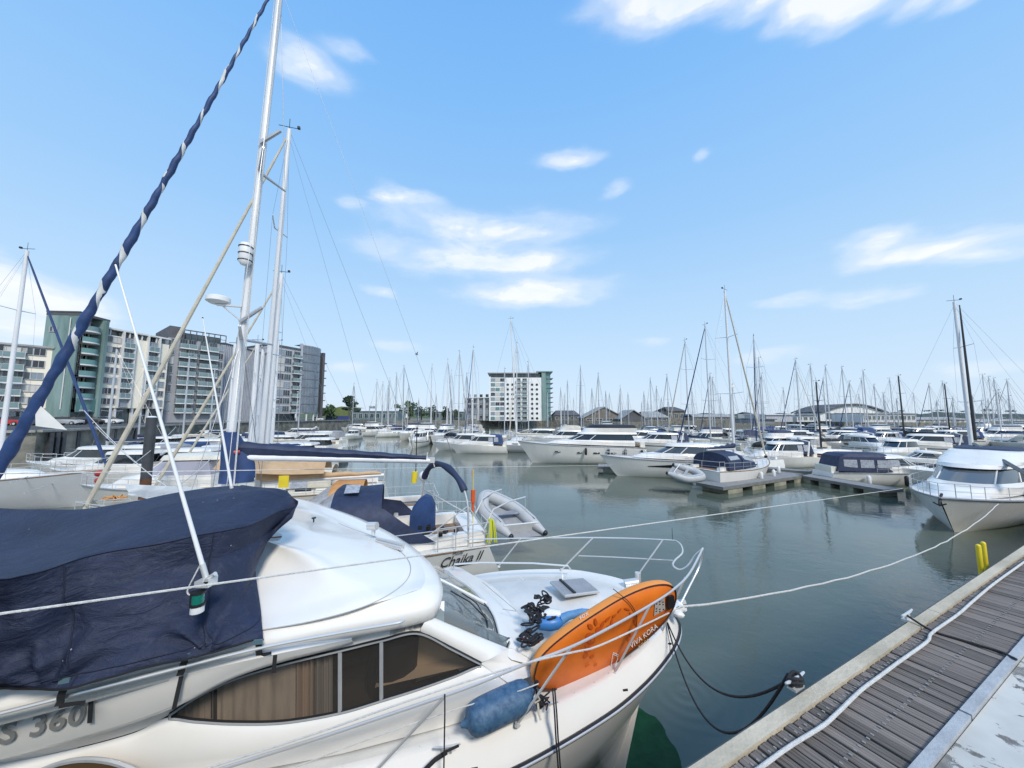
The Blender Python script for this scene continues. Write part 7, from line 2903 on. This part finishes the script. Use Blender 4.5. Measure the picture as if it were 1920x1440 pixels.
for r_i, rw in enumerate(full):
    v = r_i / (nr - 1)
    side = max(0, min(1, (v - .37) / .22)) ** 1.5
    for j in range(nc):
        u = j / (nc - 1)
        p = rw[j]
        q = Vector((p.dot(AX), p.z * 1.0, 0))
        # pulled folds radiating from the tie points at the hem
        d = 0
        for (su, sv) in ((.30, 1.0), (.62, 1.0)):
            du, dv = (u - su) * 3.2, (v - sv) * 1.3
            rr = sqrt(du * du + dv * dv) + 1e-3
            ang = atan2(du, -dv)
            d += sin(ang * 7 + su * 9) * math.exp(-rr * 1.5) * .045 * min(1, rr * 5)
        d += .030 * noise.noise(Vector((u * 7 + v * 5, v * 4 - u * 3, 1.7))) * 1.6
        d += .012 * noise.noise(Vector((u * 22 + v * 12, v * 9, 4.1)))
        # big slack swag under the ridge
        d += .05 * math.exp(-((v - .52 - .10 * sin(u * 9)) / .045) ** 2) * side * (0.4 + .6 * sin(u * 14) ** 2)
        top = .012 * noise.noise(Vector((u * 9, v * 9, 8))) + .008 * sin(u * 30 + v * 22) * (1 - side) * (u > .7)
        rw[j] = p + BX * (-d * side) + Vector((0, 0, top * 1.6 * (1 - side)))
mb = MB()
mb.grid(full)
cover = wthing('bridge_cover', mb, navy_sheen, 'slack shiny navy tarpaulin draped over the flybridge of the near cruiser', 'boat cover', angle=80)
sol = cover.modifiers.new('thickness', 'SOLIDIFY')
sol.thickness = .006
# hem piping and tie straps
hemc = Vector(cover.location)
mb = MB()
mb.tube([p + BX * -.012 for p in full[-1]], .009, 6)
mb.v = [v - hemc for v in mb.v]
obj('hem_piping', mb, black, cover)
seam_m = mat('navy_seam_tape', (.008, .012, .030), .7)
ri_ = next(i for i in range(nr) if i >= 2 * subs)
for pts_ in ([p + Vector((0, 0, .004)) + BX * -.006 for p in full[ri_]], [full[i][52] + BX * -.006 for i in range(ri_, nr)], [full[i][96] + BX * -.006 for i in range(ri_, nr)], [p + BX * -.007 for p in full[-4]]):
    mb = MB()
    mb.tube(pts_, .0045, 5)
    mb.v = [v - hemc for v in mb.v]
    obj('seam', mb, seam_m, cover)
strapm = mat('black_webbing', (.02, .02, .022), .7, bump=.5, bscale=120)
buck = mat('grey_green_buckle', (.10, .17, .20), .4)
for (x0, y0, x1_, y1_, tail) in ((128, 1272, 118, 1318, (168, 1310)), (352, 1226, 342, 1262, None), (487, 1200, 489, 1226, (512, 1220))):
    a, c = gz(x0, y0, 2.98) + BX * -.02, gz(x1_, y1_, 2.78) + BX * -.03
    u_ = AX * .028
    mb = MB()
    rws = []
    for k in range(7):
        q = a.lerp(c, k / 6) + BX * (-.006 * sin(k * 2.2))
        rws.append([q - u_, q + u_])
    mb.grid(rws)
    if tail:
        t_ = gz(tail[0], tail[1], 2.82) + BX * -.03
        mb.grid([[c + Vector((0, 0, .02)), c - Vector((0, 0, .02))], [t_ + Vector((0, 0, .012)), t_ - Vector((0, 0, .012))]])
    mb.v = [v - hemc for v in mb.v]
    st = obj('strap', mb, strapm, cover)
    mb = MB()
    mb.box(a - hemc + BX * -.008, (.07, .012, .04), Matrix.Rotation(pi / 2 - PS, 3, 'Z'))
    obj('buckle', mb, buck, st)
for (x0, y0, x1_, y1_) in ((171, 1310, 168, 1356), (340, 1268, 326, 1330), (516, 1228, 513, 1262)):
    a, c = T3(x0, y0, 3.74), T3(x1_, y1_, 3.745)
    mb = MB()
    mb.grid([[a - AX * .018, a + AX * .018], [c - AX * .018, c + AX * .018]])
    mb.v = [v - hemc for v in mb.v]
    obj('strap', mb, strapm, cover)

# ================================================================== aerials
def aerial(name, label, base_p, top_p, r0, r1):
    o = empty(name, base_p, 0, label=label, cat='aerial')
    d = top_p - base_p
    m_ = MB()
    m_.tube([d * .04, d * .5, d], [r0, (r0 + r1) / 2, r1], 10)
    obj('whip', m_, white_p, o)
    m_ = MB()
    m_.tube([Vector(), d * .045], r0 * 1.25, 10)
    obj('ferrule', m_, steel, o)
    m_ = MB()
    m_.ball(d, r1 * 1.8)
    obj('tip', m_, black, o)
    return o, d


ab, at_ = gz(388, 1085, 3.42) + BX * -.10, None
ab = T3(387, 1085, 3.62)
dr = ray(216, 494)
kk = (ab.y - .1) / dr.y
at_ = Vector((dr.x * kk, dr.y * kk, HW + dr.z * kk))
a1, d1 = aerial('white_aerial', 'long thick white aerial leaning back from a steel ratchet mount over the navy cover', ab, at_, .018, .007)
mb = MB()
mb.box((0, 0, -.03), (.12, .10, .05))
mb.tube([(-.02, 0, -.02), (.09, -.02, .05)], .018, 8)
mb.tube([(.04, -.05, 0), (.04, .05, 0)], .022, 8)
obj('ratchet_mount', mb, steel, a1)
mb = MB()
mb.tube(catmull([d1 * .05, Vector((-.09, -.02, .03)), Vector((-.13, -.03, -.08)), Vector((-.11, -.03, -.12)), Vector((-.09, -.02, -.10))], 16), .006, 6)
obj('cable', mb, white_rope, a1)
ab2 = gz(437, 912, 4.05)
dr = ray(380, 596)
kk = ab2.y / dr.y
aerial('white_aerial', 'thinner white aerial standing behind the navy cover near the blue mast collar', ab2 + Vector((0, 0, -.1)), Vector((dr.x * kk, ab2.y, HW + dr.z * kk)), .018, .006)
# starboard navigation lamp poking through the cover
lp_ = T3(371, 1128, 3.60)
nl = empty('navigation_lamp', lp_, 0, label='green navigation lamp with white base poking through the navy cover below the long aerial', cat='lamp')
mb = MB(); mb.tube([(0, 0, -.01), (0, 0, .07)], .045, 12); obj('lens', mb, green_lamp, nl)
mb = MB(); mb.tube([(-.0, 0, -.03), (0, 0, -.012)], .056, 12); mb.tube([(0, 0, .07), (0, 0, .085)], .052, 12); mb.tube([(-.055, .0, -.03), (-.055, 0, .085)], .014, 8); obj('housing', mb, black, nl)
mb = MB(); mb.tube([(0, 0, -.085), (0, 0, -.03)], .05, 12); obj('base', mb, white_p, nl)

# ================================================================== paddleboard
A3, B3_, C3 = gz(1000, 1280, 2.07), gz(1240, 1178, 2.33), gz(1110, 1135, 2.80)
pn_ = (B3_ - A3).cross(C3 - A3).normalized()
if pn_.y > 0:
    pn_ = -pn_


def PB(px, py, off=0.0):
    d = ray(px, py)
    o = Vector((0, 0, HW))
    k = (A3 - o).dot(pn_) / d.dot(pn_)
    return o + d * k + pn_ * off


outl = [(1000, 1268), (1008, 1240), (1032, 1212), (1075, 1178), (1120, 1148), (1165, 1121), (1208, 1102), (1240, 1095), (1260, 1098), (1268, 1112), (1264, 1136), (1248, 1163), (1218, 1194), (1180, 1225), (1135, 1257), (1090, 1281), (1050, 1293), (1018, 1293), (1003, 1284)]
lo = [PB(x, y) for x, y in outl]
lo = catmull(lo + [lo[0]], 80)[:-1]
pc_ = sum(lo, Vector()) / len(lo)
pb_root = PB(1100, 1290)
pb = empty('paddleboard', pb_root, 0, label='orange inflatable paddleboard with flower print lashed on edge against the bow rail', cat='paddleboard')
TH = .11
mb = MB()
def infl(f, off):
    return [pc_ + (p - pc_) * f + pn_ * off - pb_root for p in lo]
mb.use(orange_board).grid([infl(.985, .0), infl(.6, .012), infl(.25, .016)], closed=True)
mb.fan(infl(.25, .016))
mb.use(orange_rim).grid([infl(.985, 0), infl(1.0, -.015), infl(1.012, -TH * .5), infl(1.0, -TH + .015), infl(.985, -TH), infl(.5, -TH - .01)], closed=True)
mb.fan(infl(.5, -TH - .01))
obj('board', mb, None, pb, angle=70)
mb = MB()
sl = infl(.990, .006)
mb.tube(sl + [sl[0]], .0095, 6)
obj('seam', mb, mat('dark_brown_seam', (.05, .02, .012), .5), pb)
# floral print: thin raised shapes
U_ = (PB(1200, 1150) - PB(1050, 1225)).normalized()
V_ = pn_.cross(U_)
if V_.z < 0:
    V_ = -V_


def blob(mbx, px, py, rx, ry, rot, off=.024, nseg=12, pinch=.0):
    c = PB(px, py, off) - pb_root
    pts = []
    for k in range(nseg):
        a = 2 * pi * k / nseg
        x, y = cos(a) * rx, sin(a) * ry * (1 - pinch * max(0, cos(a)))
        pts.append(c + U_ * (x * cos(rot) - y * sin(rot)) + V_ * (x * sin(rot) + y * cos(rot)))
    mbx.prism(pts, pn_ * .001)


mb = MB()
for (x, y, rx, ry, ro, pi_) in [(1105, 1195, .055, .085, .3, 0), (1120, 1180, .05, .04, 1, 0), (1100, 1215, .04, .05, 0, 0), (1096, 1226, .035, .03, .5, 0), (1108, 1228, .03, .022, 0, 0),
                                (1128, 1168, .05, .022, .9, .6), (1138, 1158, .045, .02, .5, .6), (1140, 1173, .035, .03, .4, .3), (1145, 1164, .05, .018, 1.2, .6), (1150, 1152, .03, .018, .2, .5),
                                (1115, 1163, .05, .02, 1.6, .7), (1105, 1172, .05, .025, 2.0, .6), (1160, 1142, .035, .014, .6, .7), (1182, 1150, .012, .05, .5, 0), (1188, 1165, .011, .05, .2, 0), (1174, 1140, .012, .05, .9, 0),
                                (1180, 1184, .02, .045, -.2, 0), (1186, 1193, .03, .02, .5, 0), (1176, 1195, .018, .03, 0, 0), (1100, 1244, .03, .012, 0, 0), (1115, 1243, .022, .02, .3, 0)]:
    mb = MB()
    blob(mb, x, y, rx, ry, ro, pinch=pi_)
    obj('petal_print', mb, orange_dark, pb, smooth=False)
mb = MB()
for (x, y, rx, ry, ro) in [(1108, 1196, .018, .03, .3), (1112, 1184, .016, .012, 1), (1101, 1222, .012, .014, 0), (1140, 1172, .014, .012, .2), (1097, 1208, .010, .02, .4), (1181, 1186, .008, .02, 0)]:
    mb = MB()
    blob(mb, x, y, rx, ry, ro, off=.0265)
    obj('flower_centre', mb, orange_board, pb, smooth=False)
me = text_mesh('VIVA KORA', .085, white_letter, depth=.0005, shear=.1)
place_text(me, pb, PB(1181, 1214, .022), PB(1222, 1182) - PB(1181, 1214), Vector((0, 0, 1)), name='board_lettering', root=pb_root)
me = text_mesh('YOGA', .06, mat('yellow_lettering', (.65, .50, .25), .5), depth=.0005, shear=.1)
place_text(me, pb, PB(1196, 1215, .020), PB(1222, 1195) - PB(1196, 1215), Vector((0, 0, 1)), name='board_lettering', root=pb_root)
# small outlined emblem, safety panel, black handle
mb = MB()
em = [PB(x, y, .023) - pb_root for x, y in ((1143, 1250), (1147, 1224), (1153, 1222), (1156, 1232), (1150, 1248))]
mb.tube(em + [em[0]], .004, 4)
em = [PB(x, y, .023) - pb_root for x, y in ((1148, 1221), (1158, 1226), (1157, 1229), (1147, 1224))]
mb.tube(em + [em[0]], .003, 4)
obj('emblem', mb, white_letter, pb)
mb = MB().use(mat('safety_panel', (.50, .44, .40), .5, var=.3, vscale=30))
q4 = [PB(x, y, .020) - pb_root for x, y in ((1224, 1153), (1245, 1141), (1243, 1118), (1226, 1130))]
mb.prism(q4, pn_ * .002)
mb.use(lettering)
for k in range(5):
    for l in range(3):
        if (k + l) % 3:
            c = q4[0].lerp(q4[1], (l + .5) / 3).lerp(q4[3].lerp(q4[2], (l + .5) / 3), (k + .5) / 5) + pn_ * .003
            mb.box(c, (.022, .004, .012), Matrix.Rotation(.3, 3, 'Z'))
obj('warning_panel', mb, None, pb, smooth=False)
mb = MB()
q4 = [PB(x, y, .03) - pb_root for x, y in ((1247, 1138), (1258, 1132), (1257, 1112), (1248, 1114))]
mb.prism(q4, pn_ * .035)
obj('valve_cover', mb, black, pb, smooth=False)
me = text_mesh('FOX', .06, white_letter, depth=.0005, shear=.2)
place_text(me, pb, PB(1090, 1168, -.02) + Vector((0, 0, .022)), PB(1114, 1152) - PB(1090, 1168), pn_ * -1, name='rim_lettering', root=pb_root)
# cord round the board
mb = MB()
mb.tube(catmull([PB(1158, 1112, -.09), PB(1162, 1114, .01), PB(1178, 1128, .03), PB(1190, 1150, .035), PB(1190, 1172, .03)], 20), .005, 6)
mb.v = [v - pb_root for v in mb.v]
obj('cord', mb, black, pb)

# ================================================================== fenders, ropes, bags
fa, fb_ = gz(868, 1362, 1.98), gz(1003, 1300, 2.05)
fa, fb_ = gz(872, 1357, 1.98), gz(998, 1296, 2.06)
fr = empty('blue_fender', (fa + fb_) / 2 - Vector((0, 0, .13)), 0, label='big scuffed dark blue fender lying on the near cruiser side deck behind the rail', cat='fender')
d = (fb_ - fa)
rp = [.02, .035, .05, .10, .135, .15, .155, .155, .15, .135, .10, .05, .03]
tp = [-.06, -.01, .02, .05, .10, .18, .3, .7, .82, .9, .95, .985, 1.03]
mb = MB(); mb.tube([fa + d * t_ - Vector(fr.location) for t_ in tp], rp, 22); obj('body', mb, fend_blue, fr)
mb = MB(); mb.tube([fa + d * 1.02 - Vector(fr.location), fa + d * 1.05 - Vector(fr.location) + Vector((.02, -.02, .1))], .02, 6); obj('eye', mb, black, fr)

# rope pile, blue and white bag, red tie
def snarl(c, sx, sy, sz, nloop, r, seed):
    rg_ = random.Random(seed)
    m_ = MB()
    for k in range(nloop):
        o = Vector((rg_.uniform(-sx, sx), rg_.uniform(-sy, sy), rg_.uniform(0, sz)))
        ra, rb = rg_.uniform(.035, .10), rg_.uniform(.02, .06)
        al = rg_.uniform(0, pi)
        tl = rg_.uniform(-.9, .9)
        pts = []
        for i in range(13):
            a = 2 * pi * i / 12
            x, y = ra * cos(a), rb * sin(a)
            pts.append(c + o + Vector((x * cos(al) - y * sin(al), x * sin(al) + y * cos(al), .02 + tl * x * .8 + abs(tl) * .06)))
        m_.tube(pts, r, 6)
    return m_


mb = snarl(gz(1008, 1165, 2.33), .16, .14, .07, 34, .0115, 4)
m2 = snarl(gz(995, 1205, 2.28), .09, .14, .04, 20, .011, 5)
mb.add(m2.v, m2.f)
m2 = snarl(gz(1020, 1135, 2.37), .10, .05, .10, 10, .011, 6)
mb.add(m2.v, m2.f)
wthing('black_rope_pile', mb, black_rope, 'tangled heap of black rope on the foredeck behind the orange paddleboard', 'rope')
p = gz(1030, 1180, 2.28)
bag = empty('blue_white_bag', p, -.2, label='blue and white bottle-shaped bag lying between the rope heap and the paddleboard', cat='bag')
mb = MB(); mb.tube([(-.16, -.02, .07), (-.13, -.02, .07), (-.0, 0, .07), (.10, .03, .08), (.16, .05, .08)], [.03, .075, .085, .08, .04], 14); obj('body', mb, mat('bright_blue_vinyl', (.04, .19, .50), .4), bag)
mb = MB(); mb.tube([(-.10, .06, .12), (.0, .09, .14), (.14, .10, .14)], [.05, .07, .05], 10); obj('white_panel', mb, white_p, bag)
mb = MB(); mb.tube([(.14, .06, .10), (.24, .12, .13), (.42, .22, .14), (.62, .30, .12)], [.06, .05, .045, .03], 10); obj('sleeve', mb, mat('pale_blue_cloth', (.10, .28, .55), .6, var=.3, vscale=12), bag)
mb = MB()
rg = random.Random(2)
for k in range(5):
    q = gz(998, 1208, 2.34)
    mb.tube([q, q + Vector((rg.uniform(-.12, .1), rg.uniform(-.06, .08), rg.uniform(-.02, .06)))], .009, 5)
wthing('frayed_red_rope', mb, mat('red_cord', (.55, .06, .05), .7), 'short frayed red cord ends hanging out of the black rope heap', 'rope')
# white bundled plastic at the stemhead
mb = MB()
c = gz(1263, 1142, 2.36)
for k, (ox, oy, oz, r) in enumerate([(0, 0, 0, .07), (.07, .01, .0, .075), (.13, .03, -.02, .06), (-.05, .0, .03, .05), (.05, -.05, -.04, .06), (.1, .05, .04, .045)]):
    mb.ball(c + Vector((ox, oy, oz)), r, 10, 7, (1.2, .9, .8))
for v in mb.v:
    v += Vector((noise.noise(v * 14), noise.noise(v * 14 + Vector((5, 0, 0))), noise.noise(v * 14 + Vector((9, 0, 0))))) * .03
wthing('white_wrap', mb, white_p, 'crumpled white wrapping tied over the stemhead at the very bow of the near cruiser', 'wrapping')

# bow lines to the boardwalk cleat
ba = gz(1252, 1168, 2.24)
for k, (sag, off, lab) in enumerate([(.42, 0, 'upper of two black mooring ropes from the near bow to the boardwalk cleat'), (.78, .03, 'lower, slacker black mooring rope from the near bow to the boardwalk cleat')]):
    mb = MB()
    mb.tube(sagline(ba + Vector((0, off, 0)), c1p + Vector((-.02, off, 0)), sag, 26), .0095, 8)
    wthing('mooring_rope', mb, black_rope, lab, 'rope')
# white rope from the stemhead to the right-hand cruiser
tgt = gy(1872, 945, 15.0)
mb = MB()
p0, p1 = gz(1272, 1138, 2.42), tgt
pts = sagline(p0, p1, .62, 34, .012)
mb.tube(pts, .015, 8)
wthing('mooring_rope', mb, white_rope, 'slack white rope running from the near bow over the water to the right-hand cruiser', 'rope')
mb = MB()
rl = [gz(x, y, z) + Vector((0, -.03, .0)) for x, y, z in [(1272, 1137, 2.44), (1200, 1172, 2.62), (1120, 1208, 2.62), (1075, 1219, 2.60), (1000, 1236, 2.56), (900, 1266, 2.44), (760, 1312, 2.36), (600, 1368, 2.24), (400, 1432, 2.15), (200, 1497, 2.05)]]
mb.tube(catmull(rl, 70), .0095, 6)
wthing('white_rail_rope', mb, white_rope, 'white rope led along the bow rail in front of the orange paddleboard', 'rope')


# long taut lines across the view
def proj_y(p):
    return p


mb = MB()
a_, c_ = gy(-80, 1162, 2.2), gy(1692, 916, 14.8)
mb.tube([a_.lerp(c_, k / 40) for k in range(41)], .0085, 6)
wthing('taut_line', mb, white_rope, 'long taut pale line slanting across the navy cover to the pontoon on the right', 'rope')
mb = MB()
a_, c_ = gy(-60, 889, 6.2), gy(1172, 872, 33)
mb.tube([a_.lerp(c_, k / 40) + Vector((0, 0, -.25 * 4 * (k / 40) * (1 - k / 40) * 0)) for k in range(41)], .0095, 6)
wthing('taut_line', mb, white_rope, 'long nearly level pale line passing in front of the blue mast collar and boom', 'rope')
# black lines tied round rail and stanchion
mb = MB()
for dx_ in (0, .02):
    mb.tube([gz(1036 + dx_ * 200, 1290, 2.14), gz(1040 + dx_ * 200, 1340, 2.0), gz(1040 + dx_ * 200, 1375, 1.80) + BX * -.04, gz(1044 + dx_ * 200, 1440, 1.55) + BX * -.06, gz(1044 + dx_ * 200, 1490, 1.2) + BX * -.05], .009, 6)
wthing('fender_lanyard', mb, black_rope, 'pair of black lanyards hanging down the hull side by the end of the paddleboard', 'rope')
mb = MB()
mb.tube([gz(834, 1302, 2.42), gz(834, 1340, 2.2), gz(833, 1400, 1.9), gz(832, 1450, 1.7)], .007, 6)
mb.tube([gz(838, 1410, 1.80), gz(815, 1425, 1.76), gz(790, 1450, 1.70)], .02, 6)
mb.tube([gz(838, 1408, 1.82), gz(860, 1398, 1.82)], .012, 6)
wthing('black_lanyard', mb, black_rope, 'black cord from the rail to the side deck cleat left of the blue fender', 'rope')
mb = MB()
rg = random.Random(12)
for k in range(7):
    q = gz(1018, 1318, 2.0)
    mb.tube(catmull([q + Vector((rg.uniform(-.08, .08), rg.uniform(-.04, .04), rg.uniform(-.08, .12))) for _ in range(4)], 10), .008, 5)
wthing('knot', mb, black_rope, 'untidy black knot where the paddleboard is tied to the rail post', 'rope')
mb = MB()
mb.tube([gz(1008, 1318, 2.02), gz(1010, 1336, 1.96), gz(1014, 1350, 1.92)], .012, 6)
mb.tube([gz(1000, 1312, 2.08), gz(1003, 1318, 2.05), gz(1012, 1312, 2.08), gz(1008, 1304, 2.12)], .009, 6)
wthing('tan_cord', mb, cream_cloth, 'short tan cord hanging beside the black knot on the rail post', 'rope')
mb = MB()
p = gz(1261, 1012, 2.92)
mb.tube([p, p + Vector((0, 0, .19))], .004, 5)
wthing('thin_staff', mb, black, 'thin black staff standing on top of the bow rail', 'staff')

# dark green sheet by the bow, its colour painting in a dark water reflection
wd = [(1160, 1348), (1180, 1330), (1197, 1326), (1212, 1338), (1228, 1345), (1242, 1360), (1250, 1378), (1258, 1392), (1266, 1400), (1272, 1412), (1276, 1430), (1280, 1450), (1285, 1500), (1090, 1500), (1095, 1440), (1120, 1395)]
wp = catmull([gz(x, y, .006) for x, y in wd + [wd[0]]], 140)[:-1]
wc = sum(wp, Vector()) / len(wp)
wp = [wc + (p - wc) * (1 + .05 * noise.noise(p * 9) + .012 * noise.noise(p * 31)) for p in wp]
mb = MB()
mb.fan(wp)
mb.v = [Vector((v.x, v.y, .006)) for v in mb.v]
reflection_m = mat('painted_green_reflection', (.007, .066, .020), .55, var=.6, vscale=4, bump=.25, bscale=6, spec=.15, dark=(.003, .040, .012))
obj('green_reflection_patch', mb, reflection_m, kind='stuff')
